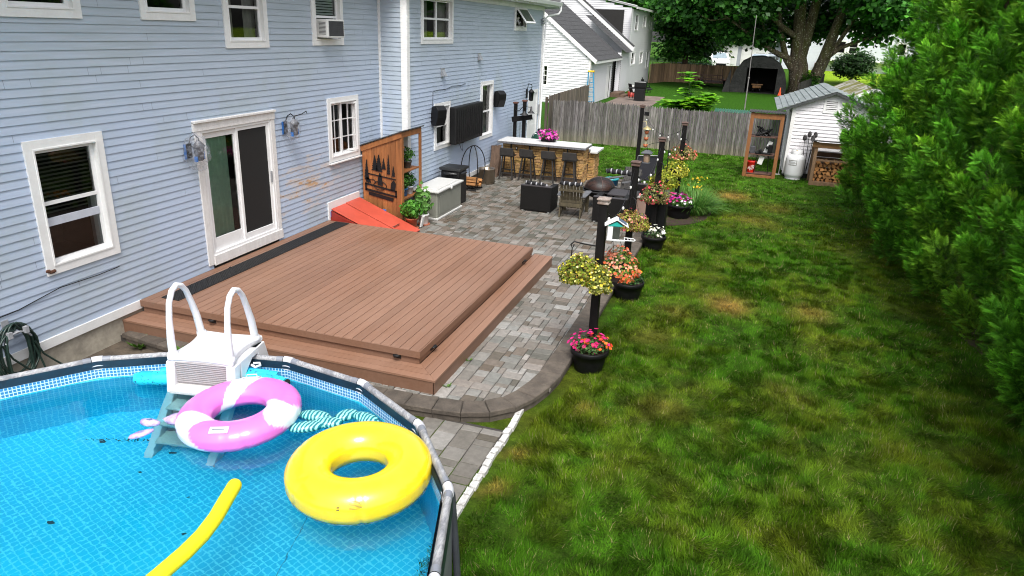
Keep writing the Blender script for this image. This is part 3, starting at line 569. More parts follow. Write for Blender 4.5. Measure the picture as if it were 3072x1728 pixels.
# ---- TV cover, speakers
t = thing('covered_television', 'large black ribbed cover over an outdoor television on the blue wall', 'covered television', (.72, 18.47, 1.42))
d = MB(); d.rbox(.80, .99, 17.46, 19.48, 1.43, 2.40, .03); d.build('cover', P('black_vinyl', (.009, .009, .0095), .5, .3, 6, .3, spec=.3), t)
d = MB()
for i in range(13): d.tube([(.985, 17.56 + i * .152, 1.49), (.998, 17.56 + i * .152, 1.55), (.998, 17.56 + i * .152, 2.29), (.985, 17.56 + i * .152, 2.35)], .011, 8)
d.build('padded_rib', MC['black_vinyl'], t); d = MB(); d.box(.68, .81, 18.2, 18.8, 1.7, 2.2); d.box(.7, .76, 18.5, 18.62, 1.33, 1.42); d.build('wall_mount', BLACKM, t)
for y, z, lab in ((16.62, 2.27, 'black wall speaker between the corner and the covered television'), (21.25, 2.33, 'black wall speaker beside the tall window')):
    t = thing('speaker', lab, 'speaker', (.7, y, z), 'speakers on the blue wall')
    d = MB(); d.M = Matrix.Translation((.86, y, z)) @ Matrix.Rotation(R(-28), 4, 'Z') @ Matrix.Rotation(R(14), 4, 'Y') @ Matrix.Scale(1.1, 4)
    d.prism([(-.16, -.16), (-.02, -.24), (.14, -.2), (.17, 0), (.14, .17), (-.02, .23), (-.16, .17)], lambda u, v, n: (v * .62 if False else u * .8, n, v * 1.0), -.13, .13); d.build('cabinet', BLACKP, t, bevel=.015)
    d = MB(); d.tube([(.69, y, z - .12), (.75, y, z - .14), (.76, y, z + .14), (.69, y, z + .12)], .014, 6); d.build('bracket', BLACKM, t)
# ---- garden hose on its hanger
t = thing('garden_hose', 'dark green garden hose coiled on a wall hanger by the pool', 'garden hose', (.1, 5.62, .3))
d = MB(); pth = []
for i in range(9 * 28):
    a = 2 * PI * i / 28 + PI / 2; k = i // 28; rr_ = .21 + .055 * math.sin(k * 2.1) ; zz = .30 + .05 * math.sin(k * 3.3); pth.append((.07 + .016 * k * (.5 + .5 * math.sin(a * .5) ** 2) + .01, 5.60 + (rr_ + .012 * k % .03) * math.cos(a), .47 + (zz + .02) * math.sin(a) - .12 * (math.sin(a) < 0) * (k % 3) * .6))
d.tube(pth, .0125, 7); d.tube([(.16, 5.42, .6), (.18, 5.5, .4), (.17, 5.66, .2), (.19, 5.85, .06), (.22, 5.9, -.1)], .0125, 7); d.tube([(.15, 5.83, .5), (.16, 5.9, .3), (.18, 6.02, .15), (.2, 6.15, .0), (.25, 6.25, -.1)], .0125, 7); d.tube([(.15, 5.81, .45), (.17, 5.86, .2), (.19, 5.9, -.1)], .0125, 7)
d.build('hose', P('green_hose', (.018, .04, .032), .35, .3, 9, .1), t)
d = MB(); d.tube([(.2, 5.60 + .2 * math.cos(a), .47 + .25 * math.sin(a)) for a in np.linspace(.6, 2.5, 12)], .012, 6); d.box(.19, .235, 5.47, 5.52, .68, .76); d.box(.19, .235, 5.68, 5.73, .68, .76); d.box(0.01, .2, 5.59, 5.62, .70, .73); d.box(0.01, .02, 5.56, 5.65, .66, .84); d.build('hanger', GREYM, t)
# ================================================================ deck
m, n, b = newmat('composite_board'); MC['composite_board'] = m
at = N(n, 'ShaderNodeAttribute', attribute_name='col'); g = N(n, 'ShaderNodeNewGeometry'); 
f = noi(n, 26, (1, .06, 1), detail=5); f1 = noi(n, .8); f2 = noi(n, 1, (40, 6, 40), detail=3)
k = mixc(n, ramp(n, f, .3, .7), (.205, .104, .062), (.250, .132, .083)); k = mixc(n, ramp(n, f1, .35, .7, (0, 0, 0), (.45, .45, .45)), k, (.26, .16, .115)); k = mixc(n, 1., k, at.outputs[0], 'MULTIPLY')
f4 = noi(n, 2.2, detail=6); k = mixc(n, ramp(n, f4, .62, .74, (0, 0, 0), (.4, .4, .4)), k, (.17, .09, .06)); L(n, k, b.inputs['Base Color']); b.inputs['Roughness'].default_value = .42; rr_ = ramp(n, f1, .4, .6, (.38,) * 3, (.6,) * 3); L(n, rr_, b.inputs['Roughness']); bump(n, b, f, .35, .004)
BOARD = m
deck = thing('deck', 'brown composite deck with a wraparound lower step against the house', 'deck', (2.4, 10, 0)); rr = random.Random(4)
def board(mb, p, z0, z1, r=.004):   # p: 4 corners ccw, boards with eased edge
    v = rr.uniform(.9, 1.1); mb.col = (v, v, v); c = sum((Vector((*q, 0)) for q in p), Vector()) / 4; t = [Vector((*q, 0)) for q in p]; ti = [q + (c - q).normalized() * r * 1.4 for q in t]
    mb.add([(q.x, q.y, z0) for q in t] + [(q.x, q.y, z1 - r) for q in t] + [(q.x, q.y, z1) for q in ti], [(3, 2, 1, 0), (0, 1, 5, 4), (1, 2, 6, 5), (2, 3, 7, 6), (3, 0, 4, 7), (4, 5, 9, 8), (5, 6, 10, 9), (6, 7, 11, 10), (7, 4, 8, 11), (8, 9, 10, 11)])
mb = MB(); x = .035; bw = .1418
while x + bw < 4.58:
    g_ = .0042; board(mb, [(x + g_, 7.62), (x + bw - g_, 7.62), (x + bw - g_, 12.72), (x + g_, 12.72)], .372, .40); x += bw
mb.build('deck_board', BOARD, deck, usecol=True)
XE = x
mb = MB(); mb.col = (.85, .85, .85); mb.box(.03, XE, 7.60, 7.618, .30, .396); mb.box(XE - .002, XE + .018, 7.60, 12.74, .30, .396); mb.box(.03, XE, 12.722, 12.74, .24, .396)
mb.box(.05, XE - .012, 7.632, 7.65, .2015, .31); mb.box(XE - .03, XE - .012, 7.65, 12.7, .2015, .31); mb.build('fascia', BOARD, deck, usecol=True, bevel=.002)
st = MB(); X1 = 4.95; Y0 = 7.28
for k_ in range(3):
    w_ = .128; a = Y0 + k_ * w_ + .003; c = a + w_ - .006; xr = X1 - k_ * w_ - .003; xl = xr - w_ + .006
    board(st, [(-.02, a), (xr, a), (xl, c), (-.02, c)], .172, .20); board(st, [(xl, c), (xr, a), (xr, 12.95), (xl, 12.95)], .172, .20)
st.build('step_board', BOARD, deck, usecol=True)
st = MB(); st.col = (.8, .8, .8); st.box(-.02, X1 - .02, Y0 + .012, Y0 + .03, -.12, .171); st.box(X1 - .03, X1 - .012, Y0 + .012, 12.93, -.05, .171); st.box(3.0, X1 - .03, 12.91, 12.93, -.05, .171); st.build('riser', BOARD, deck, usecol=True)
mb = MB(); mb.box(.1, XE - .08, 7.7, 12.68, -.1, .365); mb.build('frame', DARK, deck)
def steplight(x, y, ax):
    t = MB(); t.M = Matrix.Translation((x, y, .268)) @ Matrix.Rotation(ax, 4, 'Z'); t.rbox(-.055, .055, -.006, .006, -.03, .03, .004); t.ell((0, -.02, .018), (.055, .045, .018), 12, 6); return t
for i, (x, y, a) in enumerate(((1.3, 7.625, 0), (4.25, 7.625, 0), (XE - .005, 8.05, PI / 2), (XE - .005, 12.2, PI / 2))): steplight(x, y, a).build('step_light', BLACKM, deck)
# black rubber runner along the wall
mb = MB(); y = 7.79
while y < 12.66:
    mb.box(.255, .57, y, y + .012, .402, .416); y += .036
for i in range(9): mb.box(.255 + i * .0378, .267 + i * .0378, 7.79, 12.66, .4015, .413)
mb.box(.25, .262, 9.3, 9.34, .402, .424); tag(mb.build('drainage_mat', P('black_rubber', (.02, .02, .021), .5, .3, 20, .3)), 'long black lattice runner mat lying on the deck beside the wall', 'mat', base=(.41, 10.2, .4))
# ================================================================ bulkhead
t = thing('cellar_bulkhead', 'orange red steel cellar bulkhead doors beside the deck', 'cellar doors', (.7, 13.45, 0)); RED = P('red_painted_steel', (.52, .082, .05), .38, .12, 3, .1); REDD = RED
A = lambda s_, y, dz=0: (.03 + 1.52 * s_, y, .60 - .585 * s_ + dz)
d = MB()
for y0, y1, dz in ((12.86, 13.44, 0), (13.455, 14.06, .012)):
    d.add([A(0, y0, dz), A(1, y0, dz), A(1, y1, dz), A(0, y1, dz), A(0, y0, dz + .02), A(1, y0, dz + .02), A(1, y1, dz + .02), A(0, y1, dz + .02)], [(0, 3, 2, 1), (4, 5, 6, 7), (0, 1, 5, 4), (1, 2, 6, 5), (2, 3, 7, 6), (3, 0, 4, 7)])
d.build('door_leaf', RED, t, bevel=.004)
d = MB(); d.prism([(.02, -.05), (1.56, -.05), (1.56, .0), (.02, .585)], lambda u, v, n: (u, n, v), 12.84, 12.86); d.add([A(.25, 12.855, -.14), A(1, 12.855, -.02), A(1, 12.835, -.02), A(.25, 12.835, -.14)], [(0, 1, 2, 3)]); d.build('side_panel', P('dark_red_steel', (.30, .03, .02), .45, .2, 3, .1), t)
d = MB(); a = A(.74, 13.52, .04); c = A(.74, 13.75, .04); e = A(.80, 13.53, .04); f_ = A(.80, 13.74, .04); d.tube([A(.74, 13.5, .03), A(.77, 13.5, .07), A(.77, 13.72, .07), A(.74, 13.72, .03)], .012, 6); d.build('handle', P('rusty_handle', (.12, .04, .03), .6, .3, 12, .2), t)
d = MB(); d.box(.0, .04, 12.83, 12.86, .45, .58); d.box(.62, .70, 14.05, 14.075, .36, .41); d.build('tape', BTAPE, t)
# ================================================================ cedar plant shelf
CED = P('cedar_stain', (.30, .115, .035), .55, .35, 5, .3, stretch=(2, 2, .25), attr=True)
t = thing('plant_shelf', 'cedar lean-to plant shelf beside the cellar doors', 'plant shelf', (.55, 14.7, 0))
d = MB(); xf = 1.02; xb = .06; ys = 14.2; ye = 15.2; zt = lambda x: 1.74 + (x - .06) * .40
for i in range(8):
    a = xb + i * .121; v = rr.uniform(.7, 1.3); d.col = (v, v * .98, v); c = a + .115; d.prism([(a, .02), (c, .02), (c, zt(c) - .04), (a, zt(a) - .04)], fy(ys + .01), 0, .018)
d.build('side_planks', CED, t, usecol=True)
d = MB(); d.col = (1, 1, 1); d.beam((xb - .03, ys - .02, zt(xb) - .03), (xf + .02, ys - .02, zt(xf) - .03), .035, .11); d.beam((xf + .02, ys - .02, zt(xf) - .03), (xf + .02, ye, zt(xf) - .03), .035, .12)
for y0, y1 in ((ys - .025, ys + .07), (ye - .09, ye)): d.box(xf, xf + .04, y0, y1, 0, zt(xf) - .06)
d.box(xb, xb + .08, ye - .04, ye, 0, zt(xb)); d.box(xf - .01, xf + .03, ys, ye, .0, .09)
d.build('frame', CED, t, usecol=True, bevel=.003)
d = MB(); d.add([(xb - .1, ys - .06, zt(xb) + .02), (xf + .08, ys - .06, zt(xf) + .055), (xf + .08, ye + .06, zt(xf) + .055), (xb - .1, ye + .06, zt(xb) + .02), (xb - .1, ys - .06, zt(xb) + .04), (xf + .08, ys - .06, zt(xf) + .08), (xf + .08, ye + .06, zt(xf) + .08), (xb - .1, ye + .06, zt(xb) + .04)], [(0, 3, 2, 1), (4, 5, 6, 7), (0, 1, 5, 4), (1, 2, 6, 5), (2, 3, 7, 6), (3, 0, 4, 7)]); d.build('roof', MC['asphalt_shingle'], t)
for z in (.02, .60, 1.22):
    d = MB(); d.col = (.9, .9, .9); d.box(.4, xf - .005, ys + .02, ye - .03, z, z + .03); d.build('shelf', CED, t, usecol=True)
d = MB(); d.col = (.35, .3, .3); d.box(.38, .40, ys + .03, ye - .03, .05, zt(.4) - .06); d.build('back_panel', CED, t, usecol=True)
d = MB()
for i in range(5): d.tube([(.41, ys + .15 + i * .17, .1), (.41, ys + .15 + i * .17, zt(.4) - .1)], .008, 5)
d.build('rod', GREYM, t)
# black metal woodland silhouette on its planks
d = MB(); F = fy(ys - .02)
def fir(u, v, h, w_, seed):
    r2 = random.Random(seed); pl = []; pr = []; k_ = 7
    for i in range(k_):
        z = v + h * i / k_; ww = w_ * (1 - i / k_) ** .8; pl.append((u - ww * r2.uniform(.85, 1.1), z)); pl.append((u - ww * .55, z + h / k_ * .8)); pr.append((u + ww * r2.uniform(.85, 1.1), z)); pr.append((u + ww * .55, z + h / k_ * .8))
    return pr + [(u, v + h)] + pl[::-1]
for (u, v, h, w_, s_) in ((.17, 1.03, .46, .07, 1), (.38, 1.26, .34, .09, 2), (.48, 1.24, .38, .1, 3), (.72, 1.2, .45, .05, 4), (.60, 1.3, .25, .06, 5), (.84, 1.16, .24, .05, 6)): d.prism(fir(u, v, h, w_, s_), F, 0, .006)
for q in ([(.12, .92), (.92, .80), (.92, .84), (.12, .96)], [(.14, .78), (.92, .68), (.92, .72), (.14, .83)], [(.12, .78), (.16, .78), (.16, .94), (.12, .95)], [(.88, .70), (.92, .70), (.92, .84), (.88, .84)], [(.2, .76), (.84, .66), (.82, .58), (.22, .68)], [(.2, 1.16), (.9, 1.08), (.9, 1.105), (.2, 1.185)], [(.44, .93), (.57, .92), (.55, 1.12), (.5, 1.22), (.45, 1.1)], [(.76, .84), (.88, .84), (.9, 1.0), (.84, 1.08), (.78, 1.0)], [(.14, .98), (.28, .96), (.22, 1.08), (.16, 1.08)]): d.prism(q, F, 0, .006)
d.tube([(.5 + .16 * math.cos(a), ys - .025, .92 + .1 * math.sin(a)) for a in np.linspace(0, 2 * PI, 20)], .008, 5); d.tube([(.3 + .1 * math.cos(a), ys - .025, .95 + .1 * math.sin(a)) for a in np.linspace(0, PI, 10)], .008, 5)
tag(d.build('metal_wall_art', BLACKM), 'black metal silhouette of forest and deer on the cedar planks', 'wall art', base=(.5, ys - .02, 1.0))
# ================================================================ potted plants
def ball(c, r, n_, cols, size, par, name, tv, tf, mat, flat=.6, shell=.55, droop=0, base=None, up=.3, nrm_noise=.6):
    d_ = rdir(n_); q = rng.uniform(shell, 1.0, n_) ** .6; nz = 1 + .25 * np.array([noise.noise(Vector(v * 2.3) + Vector((c[0] * 9, c[1] * 7, 0))) for v in d_])
    p = np.asarray(c) + d_ * (q * nz)[:, None] * np.asarray(r); p[:, 2] -= droop * (d_[:, 0] ** 2 + d_[:, 1] ** 2) * r[2]
    nn = d_ + [0, 0, up] + rng.normal(0, nrm_noise, (n_, 3)); rot = basis(nn, rng.uniform(0, 2 * PI, n_), size * rng.uniform(.65, 1.35, n_)); cols = np.asarray(cols, float); ci = rng.integers(0, len(cols), n_); col = cols[ci] * rng.uniform(.7, 1.3, (n_, 1))
    b_ = np.zeros(3); o = par
    while o is not None: b_ += np.array(o.location); o = o.parent
    return scatter(name, tv, tf, p, rot, col, mat, par, base=b_ if par is not None else (0, 0, 0))
LV = [(-.5, 0, 0), (0, -.28, .06), (.5, 0, -.08), (0, .28, .06)]; LF = [(0, 1, 2, 3)]
OV = [(-.5, 0, 0), (-.15, -.3, .08), (.3, -.22, .05), (.55, 0, -.1), (.3, .22, .05), (-.15, .3, .08)]; OF = [(0, 1, 2, 3), (0, 3, 4, 5)]
FV = [(0, 0, -.12)] + [(.5 * math.cos(a) * (1 if i % 2 == 0 else .72), .5 * math.sin(a) * (1 if i % 2 == 0 else .72), .1) for i, a in enumerate(np.arange(10) * PI / 5)]; FF = [(0, 1 + 2 * i, 2 + 2 * i, 1 + (2 * i + 2) % 10) for i in range(5)]
G1 = [(.05, .16, .02), (.08, .22, .03), (.035, .11, .015)]; GY = [(.20, .28, .02), (.30, .32, .03), (.12, .20, .02), (.34, .22, .05)]
def pot(mb, c, rt, rb, h, rim=.02, n_=26):
    mb.lathe(c, [(rb * .96, 0), (rb, .006), (rt, h - .035), (rt + rim * .6, h - .034), (rt + rim * .6, h), (rt - .012, h), (rt - .016, h - .05), (0, h - .05)], n_)
def potted(name, lab, cat, c, rt, rb, h, potmat, leaf=None, group=None, n_=300, rad=.2, ch=.22, cols=G1, size=.06, tv=OV, tf=OF):
    t = thing(name, lab, cat, c, group); d = MB(); pot(d, c, rt, rb, h, rt * .1); d.build('pot', potmat, t); d = MB(); d.lathe((c[0], c[1], c[2] + h - .06), [(0, 0), (rt - .015, 0), (rt - .02, .02), (0, .03)], 18, False); d.build('soil', SOIL, t)
    ball((c[0], c[1], c[2] + h + ch), (rad, rad, ch * 1.1), n_, cols, size, t, 'foliage', tv, tf, LEAF, shell=.2); return t
TERRA = P('terracotta', (.36, .10, .045), .7, .15, 8, .2); WP = P('white_pot', (.72, .72, .7), .4, .06, 8, .05); BLUEP = P('blue_pot', (.02, .12, .3), .4, .2, 8, .05)
potted('potted_basil', 'bushy green basil in a terracotta pot at the cedar shelf foot', 'potted plant', (1.27, 14.20, 0), .13, .10, .26, TERRA, n_=520, rad=.24, ch=.2, size=.085, cols=[(.08, .26, .03), (.11, .32, .04), (.05, .17, .02)])
d = MB(); d.lathe((1.27, 14.2, .001), [(.0, 0), (.15, 0), (.17, .03), (.16, .03)], 20); tag(d.build('pot_saucer', TERRA), 'terracotta saucer under the basil pot', 'saucer', base=(1.27, 14.2, 0))
potted('potted_pepper', 'leggy pepper plant in a white pot beside the basil', 'potted plant', (1.36, 14.66, .02), .12, .10, .24, WP, n_=90, rad=.2, ch=.36, size=.14, cols=[(.1, .24, .05), (.14, .3, .07)])
d = MB(); d.lathe((1.36, 14.66, .001), [(.0, 0), (.14, 0), (.15, .02), (.14, .02)], 20); tag(d.build('pot_saucer', TERRA), 'terracotta saucer under the white pepper pot', 'saucer', base=(1.36, 14.66, 0))
d = MB(); d.M = Matrix.Translation((1.42, 14.38, .0)) @ Matrix.Rotation(R(12), 4, 'Y'); d.rbox(-.02, .02, -.06, .06, .02, .28, .01); tag(d.build('plastic_tag', WP), 'white plastic card propped between the terracotta and white pots', 'card', base=(1.42, 14.38, 0))
potted('potted_herb', 'herb in a dark pot on the upper shelf of the cedar stand', 'potted plant', (.86, 14.85, 1.255), .10, .07, .17, P('dark_pot', (.05, .055, .05), .5, .2, 8, .1), n_=320, rad=.17, ch=.15, size=.045)
potted('potted_herb', 'green herb in a white pot on the middle cedar shelf', 'potted plant', (.88, 14.38, .635), .11, .08, .18, WP, n_=260, rad=.17, ch=.17, size=.06)
potted('potted_herb', 'green herb in a blue pot on the middle cedar shelf', 'potted plant', (.85, 14.66, .635), .10, .08, .18, BLUEP, n_=260, rad=.17, ch=.2, size=.06)
potted('potted_herb', 'green herb in a pale grey pot on the middle cedar shelf', 'potted plant', (.86, 14.93, .635), .10, .08, .18, P('pale_grey_pot', (.45, .47, .52), .5, .1, 8, .1), n_=260, rad=.16, ch=.16, size=.06)
d = MB(); d.lathe((.92, 14.28, 1.255), [(.035, 0), (.035, .16), (.015, .2), (.015, .25), (0, .25)], 12); tag(d.build('spray_bottle', WP), 'white bottle on the upper cedar shelf', 'bottle', base=(.92, 14.28, 1.255))
d = MB(); d.ell((1.0, 14.34, .93), (.012, .05, .09), 12, 8); tag(d.build('orange_ornament', P('orange_glass', (.75, .16, .02), .3, .2, 9, .1)), 'orange teardrop ornament hanging in the cedar shelf', 'ornament', base=(1.0, 14.34, .93))
d = MB(); 
for i in range(3): d.beam((.9, 14.4 + i * .05, 1.26), (.88, 14.42 + i * .05, 1.66), .03, .02)
tag(d.build('garden_tools', BLACKP), 'black tool handles leaning on the upper cedar shelf', 'tools', base=(.9, 14.45, 1.255))
d = MB(); d.lathe((.93, 14.36, 1.76), [(.02, .02), (.09, .02), (.1, .04), (.09, .05)], 14); d.tube([(.93, 14.28, 1.8), (.93, 14.36, 2.0), (.93, 14.44, 1.8)], .004, 4); tag(d.build('hanging_dish', P('copper', (.5, .17, .05), .35, .2, 9, .1, metal=.6)), 'copper dish hanging in the cedar shelf', 'dish', base=(.93, 14.36, 1.78))
# ================================================================ pool
PC = (4.008, 3.042); PR = 2.704; NS = 17; PH = .1166; ZT = .985; WL = .80
J = [(PC[0] + PR * math.cos(PH + i * 2 * PI / NS), PC[1] + PR * math.sin(PH + i * 2 * PI / NS)) for i in range(NS)]
pool = thing('swimming_pool', 'round above-ground pool with grey frame and blue mosaic liner', 'pool', (PC[0], PC[1], -.12))
m, n, b = newmat('weathered_rail'); at = noi(n, 7, detail=6); f = noi(n, 1, (9, 9, 90), detail=4); f3 = noi(n, 60, (1, .2, 1))
k = mixc(n, ramp(n, f3, .35, .65), (.20, .205, .225), (.42, .425, .435)); k = mixc(n, ramp(n, at, .36, .52), (.17, .175, .195), k); L(n, k, b.inputs['Base Color']); b.inputs['Roughness'].default_value = .6; bump(n, b, f3, .4); RAIL = m
NAVY = P('navy_liner', (.012, .03, .052), .4, .25, 6, .1); SLEEVE = P('rail_sleeve', (.20, .215, .25), .4, .15, 8, .1); CLIP = P('white_clip', (.55, .56, .60), .35, .1, 8, .05)
for i in range(NS):
    a = Vector((*J[i], ZT)); c = Vector((*J[(i + 1) % NS], ZT)); d_ = (c - a).normalized()
    q = MB(); q.tube([a + d_ * .04, c - d_ * .04], .034, 16, sz=1.25); o = q.build('top_rail', RAIL, pool)
    q = MB(); q.tube([a + d_ * .035, a + d_ * .13], .0375, 16, sz=1.25); q.build('rail_sleeve', SLEEVE, pool); q = MB(); q.tube([c - d_ * .13, c - d_ * .035], .0375, 16, sz=1.25); q.build('rail_sleeve', SLEEVE, pool)
    pd = (a - Vector((*J[i - 1], ZT))).normalized(); q = MB(); q.tube([a - pd * .055, a - pd * .015, a + d_ * .015, a + d_ * .055], .0425, 16, sz=1.2); q.build('joint', CLIP, pool)
    q = MB(); q.tube([a + d_ * .052, a + d_ * .058], .044, 16, sz=1.2); q.build('joint_seal', BLACKP, pool)
    r_ = Vector((J[i][0] - PC[0], J[i][1] - PC[1], 0)).normalized(); q = MB(); q.tube([a + r_ * .02 - Vector((0, 0, .03)), a + r_ * .055 - Vector((0, 0, .5)), Vector((*J[i], -.12)) + r_ * .09], .030, 10); q.build('leg', P('dark_leg', (.05, .055, .065), .4, .25, 8, .1), pool)
    q = MB(); s_ = r_.cross(Vector((0, 0, 1))); ce = a - r_ * .052 - Vector((0, 0, .055)); q.tube([ce + s_ * .075 * math.cos(t_) + Vector((0, 0, .022 * math.sin(t_))) - r_ * .004 for t_ in np.linspace(0, 2 * PI, 16)[:-1]], .006, 5, closed=True); q.build('strap_loop', CLIP, pool)
# liner with uv (r*theta , z)
def ringwall(name, r, z0, z1, mat, inward=True, nseg=136, wob=0):
    vs = []; fs = []; uv = []
    for i in range(nseg + 1):
        th = 2 * PI * i / nseg + PH; ph = (th - PH) % (2 * PI / NS) - PI / NS; rr2 = r * (1 if not wob else math.cos(PI / NS) / math.cos(ph) * 1.0)
        for z in (z0, z1): vs.append((PC[0] + rr2 * math.cos(th), PC[1] + rr2 * math.sin(th), z)); uv.append((th * r, z))
    for i in range(nseg): f_ = (2 * i, 2 * i + 1, 2 * i + 3, 2 * i + 2); fs.append(f_ if inward else f_[::-1])
    mb = MB(); mb.add(vs, fs, True); o = mb.build(name, mat, pool); ul = o.data.uv_layers.new(name='uv')
    for p_ in o.data.polygons:
        for li, vi in zip(p_.loop_indices, p_.vertices): ul.data[li].uv = uv[vi]
    return o
def linermat(name, band, s_=.052, dist=.0, ang=0):
    m, n, b = newmat(name); tc = N(n, 'ShaderNodeTexCoord'); mp = N(n, 'ShaderNodeMapping'); mp.inputs['Rotation'].default_value = (0, 0, ang); L(n, tc.outputs['UV'], mp.inputs[0])
    nz = N(n, 'ShaderNodeTexNoise'); nz.inputs['Scale'].default_value = 4.5; nz.inputs['Detail'].default_value = 3; L(n, tc.outputs['UV'], nz.inputs[0])
    nb = N(n, 'ShaderNodeTexNoise'); nb.inputs['Scale'].default_value = .55; L(n, tc.outputs['UV'], nb.inputs[0])
    sb = N(n, 'ShaderNodeVectorMath', operation='SUBTRACT'); L(n, nz.outputs['Color'], sb.inputs[0]); sb.inputs[1].default_value = (.5, .5, .5)
    sm = N(n, 'ShaderNodeVectorMath', operation='SCALE'); L(n, sb.outputs[0], sm.inputs[0]); sm.inputs['Scale'].default_value = dist * 4
    av = N(n, 'ShaderNodeVectorMath', operation='ADD'); L(n, mp.outputs[0], av.inputs[0]); L(n, sm.outputs[0], av.inputs[1]); sc_ = N(n, 'ShaderNodeVectorMath', operation='SCALE'); L(n, av.outputs[0], sc_.inputs[0]); sc_.inputs['Scale'].default_value = 1 / s_
    fr = N(n, 'ShaderNodeVectorMath', operation='FRACTION'); L(n, sc_.outputs[0], fr.inputs[0]); s2 = N(n, 'ShaderNodeVectorMath', operation='SUBTRACT'); L(n, fr.outputs[0], s2.inputs[0]); s2.inputs[1].default_value = (.5, .5, .5); ab = N(n, 'ShaderNodeVectorMath', operation='ABSOLUTE'); L(n, s2.outputs[0], ab.inputs[0])
    sp = N(n, 'ShaderNodeSeparateXYZ'); L(n, ab.outputs[0], sp.inputs[0]); mx = N(n, 'ShaderNodeMath', operation='MAXIMUM'); L(n, sp.outputs[0], mx.inputs[0]); L(n, sp.outputs[1], mx.inputs[1])
    if band: k = mixc(n, ramp(n, mx.outputs[0], .36, .40), (.02, .22, .50), (.60, .78, .88))
    else:
        cell = mixc(n, ramp(n, nb.outputs[0], .3, .7), (.0, .44, .76), (.0, .62, .90)); k = mixc(n, ramp(n, mx.outputs[0], .38, .46), cell, (.14, .76, .95))
    L(n, k, b.inputs['Base Color']); b.inputs['Roughness'].default_value = .5; return m
ringwall('liner_wall', 2.648, -.1, .81, linermat('liner_wall', False, .05, .006), wob=1); ringwall('mosaic_band', 2.65, .81, .915, linermat('liner_band', True, .034, 0), wob=1); ringwall('navy_band', 2.652, .915, 1.0, NAVY, wob=1)
ringwall('outer_wall', 2.735, -.1, .96, P('grey_liner', (.17, .18, .20), .5, .2, 5, .2), inward=False, wob=1)
ringwall('navy_flap', 2.74, .80, .97, NAVY, inward=False, wob=1)
vs = [(PC[0], PC[1], -.1)] + [(PC[0] + 2.66 * math.cos(2 * PI * i / 64), PC[1] + 2.66 * math.sin(2 * PI * i / 64), -.1) for i in range(64)]
q = MB(); q.add(vs, [(0, 1 + i, 1 + (i + 1) % 64) for i in range(64)]); o = q.build('liner_floor', linermat('liner_floor', False, .062, .006, R(20)), pool); ul = o.data.uv_layers.new(name='uv')
for p_ in o.data.polygons:
    for li, vi in zip(p_.loop_indices, p_.vertices): ul.data[li].uv = (vs[vi][0], vs[vi][1])
# floor fold seams
q = MB(); q.tube([(4.9, 4.9, -.095), (5.3, 3.2, -.095), (5.0, 1.4, -.095)], .004, 5); q.build('floor_seam', P('liner_seam', (.02, .3, .5), .5, .1, 5, 0), pool)
# water
m, n, b = newmat('pool_water'); tr = N(n, 'ShaderNodeBsdfRefraction'); tr.inputs['IOR'].default_value = 1.33; tr.inputs['Roughness'].default_value = 0; tr.inputs[0].default_value = (.62, .94, 1, 1); gl = N(n, 'ShaderNodeBsdfGlossy'); gl.inputs['Roughness'].default_value = .02
n1 = noi(n, 4.2, detail=3, rough=.5); n2 = noi(n, 13, detail=2); mm = N(n, 'ShaderNodeMath', operation='MULTIPLY_ADD'); L(n, n2, mm.inputs[0]); mm.inputs[1].default_value = .22; L(n, n1, mm.inputs[2]); bp = N(n, 'ShaderNodeBump'); bp.inputs['Strength'].default_value = .29; bp.inputs['Distance'].default_value = .02; L(n, mm.outputs[0], bp.inputs['Height'])
L(n, bp.outputs[0], gl.inputs['Normal']); L(n, bp.outputs[0], tr.inputs['Normal']); fr = N(n, 'ShaderNodeFresnel'); fr.inputs[0].default_value = 1.33; L(n, bp.outputs[0], fr.inputs['Normal']); mx = N(n, 'ShaderNodeMixShader'); L(n, fr.outputs[0], mx.inputs[0]); L(n, tr.outputs[0], mx.inputs[1]); L(n, gl.outputs[0], mx.inputs[2]); L(n, mx.outputs[0], n.nodes['Material Output'].inputs[0])
q = MB(); q.add([(PC[0] + 2.62 * math.cos(2 * PI * i / 96), PC[1] + 2.62 * math.sin(2 * PI * i / 96), WL) for i in range(96)], [tuple(range(96))]); o = q.build('pool_water', m); o['kind'] = 'structure'
# ---- ladder
lad = thing('pool_ladder', 'white plastic A-frame pool ladder with platform and two hoop handrails', 'ladder', (0, 0, 0)); LW = P('ladder_white', (.74, .745, .77), .4, .07, 7, .08)
W2 = .355
q = MB(); pl = []; 
for t_ in np.linspace(0, 1, 13): pl.append((-W2 + .02 + (2 * W2 - .04) * t_, -.335 - .0 + .03 * math.sin(PI * t_)))
for t_ in np.linspace(0, 1, 13): pl.append((W2 - .06 * math.sin(PI * t_), -.32 + .64 * t_))
for t_ in np.linspace(0, 1, 13): pl.append((W2 - .02 - (2 * W2 - .04) * t_, .335 - .03 * math.sin(PI * t_)))
for t_ in np.linspace(0, 1, 13): pl.append((-W2 + .06 * math.sin(PI * t_), .32 - .64 * t_))
q.prism(pl, lambda u, v, n: (u, v, n), 1.13, 1.185); q.prism([(u * .97, v * .97) for u, v in pl], lambda u, v, n: (u, v, n), 1.10, 1.13); q.build('platform', LW, lad, bevel=.012)
q = MB()
for i in range(14): q.rbox(-.22, .22, -.24 + i * .037, -.222 + i * .037, 1.184, 1.189, .002)
q.build('grip_ribs', LW, lad)
